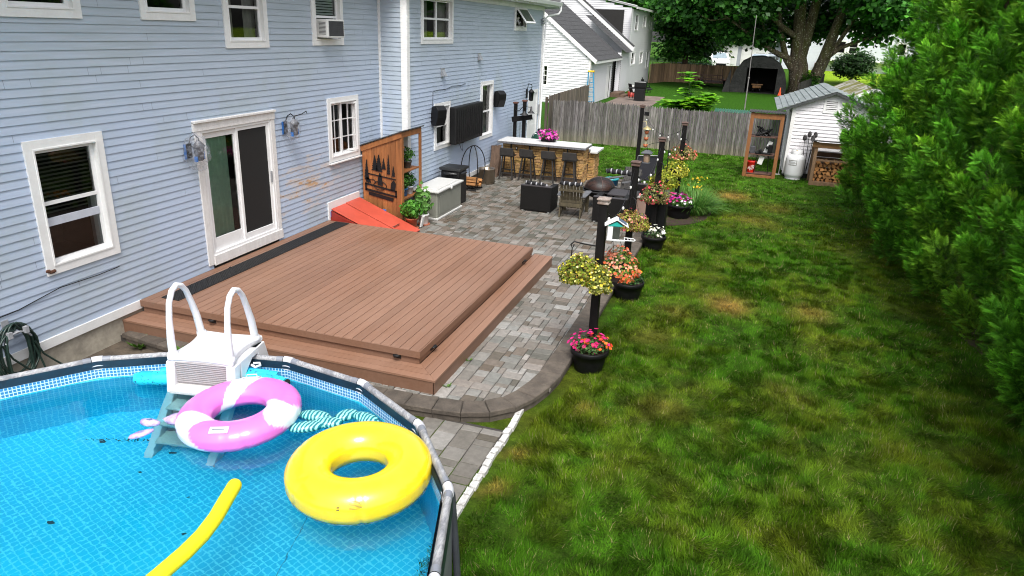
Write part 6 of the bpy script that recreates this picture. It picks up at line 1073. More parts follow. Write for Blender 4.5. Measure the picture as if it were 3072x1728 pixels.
stockade('side_fence', 'grey weathered fence piece between the two houses', (.2, 29.5), (.2, 37.2), lambda s_: 1.80, P('old_grey_brown', (.16, .125, .10), .9, .4, 4, .4, stretch=(3, 3, .3), attr=True), pw=.13, top='flat', seed=5)
stockade('back_fence', 'brown board fence behind the neighbouring yard', (-.1, 73.2), (7.0, 75.2), 1.75, BRW, pw=.15, top='flat', seed=7); stockade('back_fence', 'short brown board fence running back beside the neighbouring house', (-1.0, 69.8), (-.1, 73.0), 1.75, BRW, pw=.15, top='flat', seed=8)
stockade('back_fence', 'dark board fence running back to the right of the maple', (11.6, 58.5), (14.6, 76), 1.45, P('dark_fence', (.03, .025, .022), .9, .4, 3, .4, attr=True), pw=.15, top='flat', seed=9)
# ================================================================ shed with things round it
SHW = P('shed_white', (.76, .74, .76), .6, .12, 4, .25, stretch=(1, 1, 3)); sh = thing('garden_shed', 'small white clapboard shed with a grey gable roof behind the wood shelter', 'shed', (10.8, 27, 0))
d = MB(); F = fy(25.8); sl_ = .40; ex0, ex1, rz, rx = 9.62, 12.02, 2.86, 10.82
siding(d, F, ex0, ex1, .15, 2.8, [(11.2, 11.62, 1.28, 1.68)], .115, .022, ulim=lambda v: (ex0, ex1) if v < 2.38 else (ex0 + (v - 2.38) / sl_ if True else 0, ex1 - (v - 2.38) / sl_))
siding(d, lambda u, v, n=0: (9.62 - n, u, v), 25.8, 30.5, .15, 2.36, [], .115); d.build('siding', SHW, sh)
d = MB(); d.box(9.63, 12.0, 25.82, 30.5, 0, 2.36); d.prism([(9.63, 2.36), (12.0, 2.36), (10.82, 2.82)], lambda u, v, n: (u, n, v), 25.82, 30.5); d.build('inner_wall', DARK, sh)
d = MB(); d.fb(F, 9.59, 9.70, .1, 2.36, -.03, .03); d.fb(F, 11.94, 12.05, .1, 2.36, -.03, .03); d.fb(lambda u, v, n=0: (9.62 - n, u, v), 25.8, 25.9, .1, 2.36, 0, .03); d.frame(F, 11.12, 11.74, 1.20, 1.78, .08, 0, .03); d.build('trim', WHITE, sh)
d = MB(); d.frame(F, 10.52, 11.0, 2.18, 2.62, .06, .0, .035); d.fb(F, 10.58, 10.94, 2.24, 2.56, 0, .012)
for i in range(5): d.fb(F, 10.58, 10.94, 2.26 + i * .06, 2.295 + i * .06, .01, .03)
d.build('louvre', WHITE, sh); d = MB()
for i in range(5): d.fb(F, 10.60, 10.92, 2.297 + i * .06, 2.318 + i * .06, .012, .016)
d.build('louvre_gap', DARK, sh); d = MB(); d.fb(F, 11.2, 11.66, 1.28, 1.70, -.03, -.02); d.build('window_pane', P('dark_glass', (.03, .035, .03), .08, .2, 4, 0), sh)
d = MB(); m, n, b = newmat('roll_roofing'); g = N(n, 'ShaderNodeNewGeometry'); f = noi(n, 3, detail=6); f2 = noi(n, 60); k = mixc(n, ramp(n, f, .3, .7), (.14, .17, .17), (.27, .30, .30)); k = mixc(n, ramp(n, f2, .3, .7, (0,) * 3, (.3,) * 3), k, (.1, .1, .1)); L(n, k, b.inputs['Base Color']); b.inputs['Roughness'].default_value = .8; bump(n, b, f2, .4)
y0, y1 = 25.62, 30.7; 
for s_ in (-1, 1):
    for i in range(10):
        a = rx + s_ * 1.72 * (i / 10) * .98; c = rx + s_ * 1.72 * ((i + 1) / 10); za = rz + .04 - abs(a - rx) * sl_ ; zc = rz + .04 - abs(c - rx) * sl_; k_ = [(a, y0, za - .025), (c, y0, zc - .012), (c, y1, zc - .012), (a, y1, za - .025), (a, y0, za - .014), (c, y0, zc + .012), (c, y1, zc + .012), (a, y1, za - .014)]; d.add(k_, [(0, 3, 2, 1), (4, 5, 6, 7), (0, 1, 5, 4), (1, 2, 6, 5), (2, 3, 7, 6), (3, 0, 4, 7)])
d.build('roof', m, sh); d = MB()
for s_ in (-1, 1): d.beam((rx, 25.63, rz - .03), (rx + s_ * 1.70, 25.63, rz - .03 - 1.70 * sl_), .03, .07)
d.build('fascia', P('dark_trim', (.05, .055, .055), .6, .2, 6, .1), sh)
d = MB(); F2 = lambda u, v, n=0: (9.60 - n, u, v); d.fb(F2, 26.1, 27.3, .15, 2.1, .0, .04); d.build('door', P('shed_door', (.6, .6, .6), .7, .2, 4, .3, stretch=(1, 4, 1)), sh)
d = MB(); d.lathe((9.5, 25.98, 0), [(.012, 0), (.012, 1.2)], 6); d.rbox(9.4, 9.55, 25.9, 26.02, 0, .03, .005); tag(d.build('broom', P('tool_handle', (.5, .5, .48), .6, .1, 8, .1)), 'long pale handled tool leaning by the shed corner', 'broom', base=(9.5, 25.98, 0))
# cedar rack
t = thing('storage_rack', 'open cedar rack with tools standing beside the shed', 'rack', (8.85, 25.3, 0)); d = MB(); d.col = (1, 1, 1)
for x in (8.30, 9.24): d.box(x, x + .115, 25.0, 25.09, 0, 2.12); d.box(x + .02, x + .10, 25.55, 25.63, 0, 2.0)
d.box(8.415, 9.24, 25.003, 25.087, 1.93, 2.10); d.box(8.42, 9.24, 25.01, 25.07, 0, .09); d.build('frame', P('cedar_orange', (.25, .10, .032), .6, .25, 5, .3, stretch=(2, 2, .3), attr=True), t, usecol=True, bevel=.004)
for z in (.1, .74, 1.32): d = MB(); d.box(8.34, 9.34, 25.1, 25.6, z, z + .03); d.build('shelf', P('rack_shelf', (.10, .05, .035), .8, .3, 8, .3), t)
d = MB(); d.box(8.25, 9.42, 24.94, 25.7, 2.13, 2.15)
for i in range(24): d.tube([(8.27 + i * .049, 24.94, 2.155), (8.27 + i * .049, 25.7, 2.155)], .012, 5)
d.build('roof', P('dark_tin', (.05, .048, .05), .5, .3, 9, .2), t)
t = thing('red_bucket', 'red plastic bucket with a white logo square in the bottom of the rack', 'bucket', (8.56, 25.28, .13)); d = MB(); d.lathe((8.56, 25.28, .13), [(.12, 0), (.145, .32), (.155, .33), (.155, .38), (.145, .39), (.14, .36)], 26); BR = P('bucket_red', (.62, .02, .012), .4, .1, 6, .05); d.build('bucket', BR, t)
d = MB(); d.M = Matrix.Translation((8.56, 25.13, .30)) @ Matrix.Rotation(R(-30), 4, 'Y'); d.frame(lambda u, v, n=0: (u, -.012 - n - .010, v), -.075, .075, -.065, .065, .006, 0, .003); d.build('logo_frame', WP, t)
text_mesh('THE HOME\nDEPOT', .047, WP, Matrix.Translation((8.56, 25.105, .30)) @ Matrix.Rotation(R(-30), 4, 'Y') @ Matrix.Rotation(PI / 2, 4, 'X'), t, 'lettering', .001, True)
t = thing('mitre_saw', 'black and white saw standing on the middle rack shelf', 'saw', (8.95, 25.3, .77)); d = MB(); d.M = Matrix.Translation((8.93, 25.25, .80)) @ Matrix.Rotation(R(20), 4, 'Y'); d.rbox(-.07, .07, -.03, .03, -.05, .42, .02); d.M = Matrix.Translation((8.80, 25.2, .42)) @ Matrix.Rotation(R(14), 4, 'Y'); d.rbox(-.08, .08, -.02, .02, 0, .28, .02); d.build('white_panel', WP, t)
d = MB(); d.rbox(8.62, 9.1, 25.12, 25.45, .77, .83, .02); d.rbox(8.72, 8.82, 25.1, 25.3, .82, .92, .02); d.rbox(9.0, 9.16, 25.15, 25.4, .83, 1.1, .03); d.ell((8.97, 25.16, 1.0), (.05, .04, .05)); d.tube([(8.7, 25.15, .77), (8.66, 25.15, .15)], .014, 6); d.tube([(9.05, 25.15, .77), (9.1, 25.15, .15)], .014, 6); d.build('base', BLACKP, t)
d = MB(); [d.tube([(8.55 + rng.uniform(0, .4), 25.2, 1.36), (8.55 + rng.uniform(0, .5), 25.25 + rng.uniform(-.08, .1), 1.4 + rng.uniform(.05, .25)), (8.6 + rng.uniform(0, .45), 25.3, 1.37)], .025, 6) for _ in range(16)]; tag(d.build('tarp_bundle', BLACKP), 'tangled black bundle on the upper rack shelf', 'bundle', base=(8.8, 25.3, 1.35))
d = MB(); d.rbox(8.44, 8.6, 25.2, 25.4, .77, 1.0, .02); tag(d.build('tool_box', P('tool_box_grey', (.07, .07, .08), .5, .3, 8, .1)), 'small dark tool box at the left of the rack shelf', 'tool box', base=(8.52, 25.3, .77))
# propane tank
t = thing('propane_tank', 'white upright propane tank in front of the shed corner', 'gas tank', (9.93, 25.42, 0)); c = (9.93, 25.42, 0); TW = P('tank_white', (.74, .75, .76), .35, .1, 3, .08, c2=(.66, .67, .68)); d = MB(); d.lathe(c, [(.24, .0), (.25, .01), (.25, .05), (.23, .06), (.29, .12), (.305, .2), (.305, .66), (.29, .74), (.22, .81), (.12, .84), (0, .85)], 40); d.build('shell', TW, t)
d = MB(); vs = []; d.lathe((c[0], c[1], .80), [(.17, 0), (.175, .16), (.165, .17), (.16, .0)], 30, False); d.tube([(c[0] - .17, c[1], .97), (c[0] - .08, c[1] - .12, 1.0), (c[0] + .08, c[1] - .12, 1.0), (c[0] + .17, c[1], .97)], .014, 6); d.build('collar', TW, t); d = MB(); d.ell((c[0], c[1], .9), (.05, .05, .07)); d.build('valve', P('brass', (.4, .3, .1), .4, .3, 8, .1, metal=.7), t)
d = MB()
def oncyl(u, v, r_=.3065): a = -PI / 2 - .28 + u / .305; return (c[0] + r_ * math.cos(a), c[1] + r_ * math.sin(a), v)
def plate(d, u0, u1, v0, v1, r_=.3065): k_ = 6; d.add([oncyl(u0 + (u1 - u0) * i / k_, v, r_) for i in range(k_ + 1) for v in (v0, v1)], [(2 * i, 2 * i + 2, 2 * i + 3, 2 * i + 1) for i in range(k_)])
plate(d, -.14, .12, .49, .505); plate(d, -.14, .12, .645, .66); plate(d, -.14, -.128, .49, .66); plate(d, .108, .12, .49, .66); plate(d, -.14, .12, .555, .565); d.build('label_frame', DK, t)
d = MB(); r2 = random.Random(3)
for z, k_ in ((.583, 7), (.515, 9)):   # the print is illegible: letter-sized strokes only
    u = -.118
    for i in range(k_): w_ = .018 if z > .55 else .012; plate(d, u, u + w_ * .8, z, z + (.04 if z > .55 else .022) * r2.uniform(.6, 1), .3075); u += w_ + .008
d.build('illegible_print', P('faded_ink', (.25, .24, .25), .6, .2, 9, 0), t)
# torches
for i, (x, y, dx, lab) in enumerate(((10.22, 25.35, -.12, 'leftmost of the garden torches leaning on the shed'), (10.27, 25.5, -.03, 'tallest garden torch of the bunch, second from the left'), (10.3, 25.35, .05, 'third garden torch from the left in the bunch'), (10.26, 25.45, .16, 'rightmost torch of the bunch beside the tank'))):
    t = thing('garden_torch', lab, 'torch', (x, y, 0), 'torches leaning on the shed wall'); d = MB(); h = 1.28 + .1 * (i % 2); d.tube([(x, y, 0), (x + dx, y + .15, h)], .011, 6); d.build('pole', BLACKM, t); d = MB(); d.lathe((x + dx, y + .15, h), [(.02, 0), (.06, .03), (.065, .1), (.05, .16), (.055, .17), (.02, .2), (0, .2)], 10); d.build('oil_cup', P('torch_cup', (.05, .045, .045), .5, .4, 9, .2), t)
# wood shelter + logs
t = thing('firewood_shelter', 'low timber lean-to full of split logs next to the propane tank', 'firewood shelter', (11.4, 25.0, 0)); TIM = P('timber', (.20, .12, .065), .8, .35, 5, .4, stretch=(2, 2, .5)); TIM2 = P('timber_beam', (.24, .12, .045), .7, .4, 5, .4, stretch=(.5, 2, 2)); d = MB()
for x in (10.38, 12.5): d.box(x, x + .1, 24.55, 24.65, 0, 1.38); d.box(x, x + .1, 25.4, 25.5, 0, 1.3)
d.build('post', TIM, t, bevel=.004); d = MB(); d.box(10.3, 12.7, 24.52, 24.57, 1.22, 1.38); d.build('front_beam', TIM2, t, bevel=.004); d = MB(); d.add([(10.28, 24.42, 1.42), (12.8, 24.42, 1.42), (12.8, 25.55, 1.30), (10.28, 25.55, 1.30), (10.28, 24.42, 1.45), (12.8, 24.42, 1.45), (12.8, 25.55, 1.33), (10.28, 25.55, 1.33)], [(0, 3, 2, 1), (4, 5, 6, 7), (0, 1, 5, 4), (1, 2, 6, 5), (2, 3, 7, 6), (3, 0, 4, 7)]); d.build('roof', MC['dark_tin'], t)
d = MB(); d.box(10.4, 12.6, 24.6, 24.68, 0, .12); d.box(10.42, 12.58, 24.68, 25.4, .08, .12); d.box(10.42, 12.6, 24.62, 24.66, .78, .84); d.build('base_rail', TIM, t); d = MB()
for i in range(5): d.box(10.42, 12.6, 25.42, 25.44, .14 + i * .17, .29 + i * .17)
d.build('back_boards', P('back_boards', (.09, .045, .025), .85, .3, 5, .3), t)
r2 = random.Random(8); z = .17; row = 0
def slog(c_, l_, r_, sd_): d = MB(); log(d, c_, l_, r_, 'y', sd_); tag(d.build('split_log', WOOD, None, usecol=True, bevel=.003), 'split log stacked in the firewood shelter', 'log', 'split logs stacked in the shelter', base=c_)
while z < .80:
    x = 10.53 + (row % 2) * .05
    while x < 12.45 and z < .8 - .0 * x:
        if not (z > .66 and r2.random() < .25): slog((x + r2.uniform(-.01, .01), 24.95 + r2.uniform(-.02, .02), z + r2.uniform(-.012, .012)), .42 + r2.uniform(-.04, .04), r2.uniform(.058, .086), r2.randint(0, 9999))
        x += .132
    z += .112; row += 1

# ================================================================ second shed behind
t = thing('mossy_shed', 'white shed with a mossy pale roof half hidden behind the first shed', 'shed', (14.2, 44, 0)); sr = 2.35; m, n, b = newmat('mossy_roof'); f = noi(n, .9, detail=6); f2 = noi(n, 20); k = mixc(n, ramp(n, f, .44, .52), (.36, .35, .34), (.13, .13, .02)); k = mixc(n, ramp(n, f2, .3, .7, (0,) * 3, (.35,) * 3), k, (.1, .09, .05)); L(n, k, b.inputs['Base Color']); b.inputs['Roughness'].default_value = .9; bump(n, b, f2, .6)
d = MB(); d.add([(12.2, 37.0, 1.75), (13.6, 37.0, 2.42), (13.6, 46, 2.42), (12.2, 46, 1.75), (15.0, 37, 1.75), (15, 46, 1.75)], [(0, 1, 2, 3), (1, 4, 5, 2)]); o = d.build('roof', m, t); md = o.modifiers.new('thick', 'SOLIDIFY'); md.thickness = .07
d = MB(); siding(d, fy(37.3), 12.4, 14.8, 0, 2.3, [], .115, .012, ulim=lambda v: (12.4, 14.8) if v < 1.75 else (12.4 + (v - 1.75) / .48, 14.8 - (v - 1.75) / .48)); siding(d, lambda u, v, n=0: (12.4 - n, u, v), 37.3, 45.8, 0, 1.78, [], .115); d.build('siding', SHW, t); d = MB(); d.beam((12.15, 36.98, 1.72), (13.6, 36.98, 2.40), .03, .12); d.beam((15.05, 36.98, 1.72), (13.6, 36.98, 2.40), .03, .12); d.build('fascia', WHITE, t)
# ================================================================ green lean-to roof, flag pole
t = thing('lean_to', 'green metal lean-to roof just behind the picket fence', 'lean-to', (7.6, 30.3, 0)); d = MB(); d.box(6.9, 8.38, 29.75, 31.0, 1.6, 1.62)
for i in range(16): d.tube([(6.93 + i * .095, 29.75, 1.63), (6.93 + i * .095, 31.0, 1.63)], .02, 5)
d.build('roof', P('green_metal', (.03, .13, .085), .5, .3, 5, .2), t); d = MB(); [d.box(x, x + .07, y, y + .07, 0, 1.6) for x in (6.95, 8.25) for y in (29.8, 30.9)]; d.build('post', TIM, t)
t = thing('antenna_pole', 'thin grey pole standing in the neighbouring yard before the canopy tent', 'pole', (7.98, 45, 0)); d = MB(); d.tube([(7.98, 45, 0), (7.95, 45, 2.2)], .035, 8); d.tube([(7.95, 45, 2.2), (7.86, 45, 5.6)], .022, 8); d.build('shaft', P('pole_grey', (.2, .18, .18), .5, .2, 4, .1), t); d = MB(); d.lathe((7.95, 45, 2.16), [(.05, 0), (.06, .04), (.05, .09)], 10); d.build('clamp', P('pole_grey', (.3, .3, .3)), t)
# ================================================================ neighbouring white house
NV = P('neighbour_vinyl', (.66, .66, .68), .5, .04, 2, .05); nh = thing('neighbour_house', 'white vinyl-sided house with dark sloping roofs beyond the fence', 'house', (-4, 58, 0))
sl_ = .765
def side(x): return lambda u, v, n=0: (x + n, u, v)
A0 = 45.0; ax = -1.45; d = MB()
siding(d, fy(A0), -9, ax, -.1, 8.6, [(-4.62, -4.2, 1.05, 2.24)], .15, .034, ulim=lambda v: (-9, ax) if v < 2.72 else (-9, ax - (v - 2.72) / sl_))
siding(d, side(ax), A0, 54, -.1, 2.75, [(50.4, 51.6, -.1, 2.15), (52.2, 53.6, .1, 2.6)], .15, .034); siding(d, side(-1.18), 54, 57, -.1, 3.2, [], .15, .034); siding(d, fy(54), -1.45, -1.18, -.1, 3.0, [], .15)
siding(d, fy(57.0), -9, -1.18, 2.5, 8.5, [], .15, .034, ulim=lambda v: (-9, -1.18) if v < 3.3 else (-9, -1.18 - (v - 3.3) / sl_))
CW = [(58.95, 60.9, 1.95, 2.95), (63.4, 65.2, 1.9, 2.92), (67.4, 69.2, 1.4, 2.92), (59.35, 61.1, 4.55, 5.78), (63.5, 65.2, 4.88, 5.76), (67.4, 69, 4.6, 5.5)]
siding(d, side(-1.25), 57.3, 70.0, -.1, 6.1, CW, .15, .016); siding(d, fy(57.9), -9, -1.25, 3.2, 6.8, [], .15, .034, ulim=lambda v: (-9, -1.25) if v < 6.1 else (-9, -1.25 - (v - 6.1) / .22)); d.build('siding', NV, nh)
d = MB(); d.box(-9, -2.3, A0 + 1, 57, 0, 2.7); d.box(-9, -1.9, 57.6, 69.9, 0, 6.0); d.box(-9, -1.6, 70, 70.05, 0, 6.0); d.build('inner_wall', DARK, nh)
d = MB(); d.fb(fy(A0), ax - .12, ax + .02, -.1, 2.75, 0, .03); d.fb(side(ax), A0 - .03, A0 + .12, -.1, 2.72, 0, .03); d.beam((ax + .35, A0 - .12, 2.62), (-9, A0 - .12, 2.62 + (9 + ax + .35) * sl_), .04, .22); d.box(ax + .28, ax + .36, A0 - .12, 54.2, 2.50, 2.68)
d.beam((-.78, 56.9, 3.22), (-9, 56.9, 3.22 + 8.22 * sl_), .05, .30); d.box(-.86, -.78, 56.9, 57.6, 3.08, 3.30); d.fb(fy(57.0), -1.3, -1.16, 0, 3.3, 0, .03); d.fb(fy(57.9), -1.37, -1.23, 3, 6.1, 0, .03); d.beam((-.95, 57.8, 6.28), (-9, 57.8, 6.28 + 8 * .2), .05, .16); d.box(-.98, -.9, 57.8, 70.2, 6.12, 6.28); d.build('trim', WHITE, nh)
d = MB(); SHG = P('dark_shingle', (.052, .052, .055), .9, .4, 3, .6, stretch=(1, 1, 4)); 
for a, c, x0, x1, z0 in ((A0 - .14, 54.0, ax + .38, -9, 2.66), (54.0, 56.95, -.85, -4.1, 3.0)):
    k_ = 24; 
    for i in range(k_):
        xa = x0 + (x1 - x0) * i / k_; xc = x0 + (x1 - x0) * (i + 1) / k_; za = z0 + (x0 - xa) * sl_; zc = z0 + (x0 - xc) * sl_; d.add([(xa, a, za + .03), (xa, c, za + .03), (xc, c, zc + .015), (xc, a, zc + .015), (xa, a, za), (xa, c, za)], [(0, 1, 2, 3), (4, 5, 1, 0)])
d.add([(-.76, 56.85, 3.42), (-.76, 57.6, 3.42), (-9, 57.6, 3.42 + 8.24 * sl_), (-9, 56.85, 3.42 + 8.24 * sl_), (-.76, 56.85, 3.36), (-9, 56.85, 3.36 + 8.24 * sl_)], [(0, 1, 2, 3), (4, 0, 3, 5)]); d.add([(-.9, 57.7, 6.3), (-.9, 70.3, 6.3), (-9, 70.3, 7.95), (-9, 57.7, 7.95)], [(0, 1, 2, 3)]); d.build('roof', SHG, nh)
window(nh, fy(A0), -4.60, -4.22, 1.07, 2.22, cas=.07, rails=(1.65,), muntins=((-4.41,), (1.35, 1.93)), sashw=.03)
for y0, y1, z0, z1 in CW: window(nh, side(-1.25), y0 + .1, y1 - .1, z0 + .05, z1 - .05, cas=.1, rails=((z0 + z1) / 2,), sashw=.05)
d = MB(); d.fb(side(ax), 50.4, 51.6, -.1, 2.15, -.08, -.04); d.frame(side(ax), 50.3, 51.7, -.1, 2.25, .1, 0, .03); d.build('side_door', WHITE, nh); d = MB(); d.fb(side(ax), 52.2, 53.6, .1, 2.6, -.12, -.1); d.build('dark_doorway', DARK, nh)
d = MB(); d.box(-1.4, -.75, 52, 54.5, 0, .3); d.box(-.75, -.4, 52.2, 54.2, 0, .15); d.build('door_steps', P('step_brown', (.12, .075, .05), .8, .3, 5, .3), nh)
# things in the neighbour's yard
t = thing('step_ladder', 'blue fibreglass step ladder with a yellow top against the white house', 'ladder', (-1.1, 44.2, 0)); LB = P('ladder_blue', (.01, .22, .42), .4, .2, 5, .1); d = MB(); 
for s_ in (-.16, .16): d.beam((-1.15 + s_ * 1.5, 44.3, 0), (-1.3 + s_, 44.55, 2.05), .05, .09)
for i in range(6): d.beam((-1.4 + .01 * i, 44.36 + .035 * i, .3 + i * .28), (-.98 - .03 * i, 44.36 + .035 * i, .3 + i * .28), .06, .03)
d.build('rails', LB, t); d = MB(); d.rbox(-1.5, -1.1, 44.45, 44.7, 2.03, 2.12, .02); d.build('yellow_top', P('ladder_yellow', (.8, .5, .02), .5, .1, 5, .1), t)
t = thing('gas_grill', 'black hooded gas grill by the steps of the white house', 'grill', (1.05, 50.5, 0)); d = MB(); d.rbox(.55, 1.35, 50.2, 50.8, .85, 1.30, .08); d.build('hood', BLACKP, t); d = MB(); d.rbox(.6, 1.3, 50.25, 50.75, 0, .8, .02); d.rbox(.15, 1.75, 50.25, 50.75, .80, .86, .01); d.build('cabinet', BLACKM, t); d = MB(); d.rbox(.56, 1.34, 50.19, 50.21, 1.24, 1.3, .01); d.build('lid_trim', P('trim_silver', (.5, .5, .5), .3, .1, 6, 0, metal=.5), t)
t = thing('cooler', 'grey white cooler box on the neighbour steps side', 'cooler', (-.2, 56, 0)); d = MB(); d.rbox(-.6, .25, 55.4, 56.4, 0, .55, .05); d.build('body', P('cooler_grey', (.5, .5, .52), .5, .1, 5, .1), t); d = MB(); d.rbox(-.63, .28, 55.37, 56.43, .55, .64, .03); d.build('lid', RW, t)
t = thing('red_pail', 'red pail on the neighbour patio', 'pail', (-.1, 53.4, 0)); d = MB(); d.lathe((-.1, 53.4, 0), [(.22, 0), (.27, .35), (.25, .35), (.2, .1)], 18); d.build('body', P('pail_red', (.35, .03, .02), .5, .2, 5, .1), t)
def yardchair(x, y, rz, lab):
    t = thing('patio_chair', lab, 'chair', (0, 0, 0), 'black chairs on the neighbour patio'); d = MB(); d.rbox(-.26, .26, -.26, .26, .40, .44, .01); d.build('seat', BLACKP, t); d = MB(); d.beam((0, .26, .44), (0, .42, 1.0), .5, .03, (0, 1, 0)); d.build('backrest', BLACKP, t); d = MB(); [d.beam((a, c, 0), (a * .9, c * .9, .42), .035) for a in (-.24, .24) for c in (-.24, .24)]; d.build('leg', BLACKP, t); t.location = (x, y, 0); t.rotation_euler = (0, 0, rz)
yardchair(.3, 52.3, 2.2, 'black chair nearest the gas grill'); yardchair(.35, 58.0, 1.3, 'black chair behind the cooler'); yardchair(.0, 60.5, 1.6, 'black chair farthest along the white house wall')
d = MB(); d.box(-.8, 2.2, 46.5, 55, -.05, .012); o = d.build('neighbour_patio', P('old_patio', (.17, .13, .11), .9, .4, 1.5, .5)); o['kind'] = 'structure'
# canopy tent
t = thing('canopy_tent', 'dark round-topped fabric shelter in front of the maple', 'tent', (8.85, 66.5, 0)); cx, w_, h_ = 8.72, 2.15, 2.95; prof = [(-1.12, 0), (-1.06, .32), (-.95, .60), (-.74, .83), (-.4, .97), (0, 1.0), (.38, .96), (.7, .82), (.9, .58), (.99, .32), (1.02, 0)]
m, n, b = newmat('tent_cloth'); f = noi(n, 1.6, detail=6); L(n, mixc(n, ramp(n, f, .3, .7), (.012, .012, .011), (.036, .035, .032)), b.inputs['Base Color']); b.inputs['Roughness'].default_value = .8; bump(n, b, noi(n, 3.5), .8, .1)
d = MB(); y0, y1 = 65.0, 70.5; d.add([(cx + u * w_, y, v * h_) for u, v in prof for y in (y0, y1)], [(2 * i, 2 * i + 2, 2 * i + 3, 2 * i + 1) for i in range(len(prof) - 1)], True)
d.prism([(cx - 2.4, 0), (cx - 1.1, 0), (cx - 1.1, 2.05), (cx + 1.32, 2.05), (cx + 1.32, 0), (cx + 2.19, 0)] + [(cx + u * w_, v * h_) for u, v in prof[::-1][1:-1]], fy(65.0), 0, .03); d.add([(cx - 2.4, 65, 2), (cx - 2.9, 64.4, 0), (cx - 2.3, 64.8, 0)], [(0, 1, 2)]); d.build('cloth', m, t)
d = MB(); d.add([(cx + u * w_, y1, v * h_) for u, v in prof], [tuple(range(len(prof)))]); d.box(cx - 2.2, cx + 2.1, 65.3, 70.4, 0, .02); d.build('back_cloth', DARK, t)
t = thing('mower', 'small machine with an amber body inside the dark tent', 'machine', (8.55, 66.5, 0)); d = MB(); d.rbox(8.2, 8.95, 66.2, 67.2, .35, .62, .08); d.rbox(8.1, 9.05, 66.1, 66.3, .62, .7, .03); d.build('body', P('amber_paint', (.25, .12, .04), .5, .4, 4, .1), t); d = MB(); d.ell((8.3, 66.3, .2), (.08, .2, .2)); d.ell((8.85, 66.3, .2), (.08, .2, .2)); d.ell((8.55, 66.5, .8), (.1, .1, .12)); d.build('wheel', BLACKP, t)
t = thing('traffic_cone', 'orange traffic cone at the right side of the tent', 'cone', (10.45, 64.3, 0)); d = MB(); d.lathe((10.45, 64.3, 0), [(.19, 0), (.19, .04), (.13, .05), (.04, .62), (0, .64)], 16); d.build('body', P('cone_orange', (.8, .12, .04), .5, .1, 5, .1), t)
t = thing('utility_trailer', 'rusty utility trailer with a slatted gate parked by the brown fence', 'trailer', (4.6, 70.5, 0)); d = MB(); 
for z in (.42, .75, 1.05): d.beam((3.6, 69.3, z), (5.55, 69.3, z), .04, .07)
for x in (3.6, 4.1, 4.6, 5.1, 5.55): d.beam((x, 69.3, .4), (x, 69.3, 1.15), .05)
d.beam((3.75, 69.4, 1.0), (4.0, 70.2, 1.9), .04); d.beam((5.5, 69.4, 1.0), (5.4, 70.2, 1.6), .04); d.box(3.6, 5.55, 69.3, 72.3, .40, .46); d.box(3.6, 3.64, 69.3, 72.3, .46, .8); d.box(5.51, 5.55, 69.3, 72.3, .46, .8); d.build('bed', P('rusty_brown', (.09, .05, .04), .8, .4, 5, .3), t); d = MB()
for x in (3.42, 5.73): d.tube([(x - .1, 70.3, .3), (x + .1, 70.3, .3)], .3, 16)
d.build('wheel', BLACKP, t); d = MB(); d.rbox(3.25, 3.6, 69.9, 70.7, .6, .68, .02); d.rbox(5.56, 5.9, 69.9, 70.7, .6, .68, .02); d.build('mudguard', P('red_guard', (.2, .05, .04), .6, .3, 5, .1), t)
# ================================================================ vans
def van(name, lab, x, y, z, rz, body, s_=1):
    t = thing(name, lab, 'van', (0, 0, 0)); B_ = P(name + '_paint', body, .3, .05, 2, .02)
    prof_ = [(0, .35), (0, .85), (.12, 1.02), (.95, 1.15), (1.55, 1.72), (1.9, 1.80), (4.5, 1.78), (4.72, 1.2), (4.75, .35)]
    d = MB(); d.prism([(u, v) for u, v in prof_], lambda u, v, n: (n, u, v), -.92, .92); d.build('body', B_, t, bevel=.09)
    d = MB(); d.add([(-.76, 1.0, 1.21), (.76, 1.0, 1.21), (.68, 1.54, 1.72), (-.68, 1.54, 1.72)], [(0, 1, 2, 3)]); o = d.build('windscreen', P('van_glass', (.25, .32, .36), .12, .2, 3, 0), t); o.location.z = .012; o.location.y = -.03
    for sx_ in (-1, 1):
        for a, c in ((1.5, 2.5), (2.6, 3.5), (3.6, 4.4)): d = MB(); d.add([(sx_ * .935, a + (.12 if a < 1.6 else 0), 1.2), (sx_ * .935, c, 1.2), (sx_ * .925, c, 1.62), (sx_ * .925, a + (.35 if a < 1.6 else 0), 1.62)], [(0, 1, 2, 3)]); d.build('side_window', P('van_side_glass', (.03, .035, .04), .15, .2, 3, 0), t)
        for c in (.85, 3.8): d = MB(); d.tube([(sx_ * .72, c, .33), (sx_ * .94, c, .33)], .33, 20); d.build('wheel', BLACKP, t); d = MB(); d.tube([(sx_ * .93, c, .33), (sx_ * .95, c, .33)], .19, 16); d.build('hubcap', GREYM, t)
        d = MB(); d.ell((sx_ * .68, .03, .78), (.17, .06, .09)); d.build('headlight', P('lamp_clear', (.6, .6, .6), .1, .1, 3, 0), t); d = MB(); d.rbox(sx_ * 1.0 - .08, sx_ * 1.0 + .08, 1.15, 1.3, 1.15, 1.32, .02); d.build('mirror', B_, t)
    d = MB(); d.rbox(-.5, .5, -.03, .02, .5, .72, .01); d.build('radiator_grille', BLACKP, t); d = MB(); d.rbox(-.9, .9, -.06, .1, .3, .45, .02); d.build('bumper', BLACKP, t)
    d = MB(); [d.tube([(sx_ * .7, 2.0, 1.88), (sx_ * .7, 4.3, 1.86)], .025, 6) for sx_ in (-1, 1)]; d.build('roof_rack', BLACKM, t)
    t.location = (x, y, z); t.rotation_euler = (0, 0, rz); t.scale = (s_,) * 3
van('white_van', 'white van facing the camera behind the brown fence', 4.55, 86, .78, R(14), (.75, .75, .76), 1.08); van('silver_van', 'silver blue van half hidden behind the dark tent', 7.9, 87.5, .8, R(-24), (.45, .50, .58), 1.05)
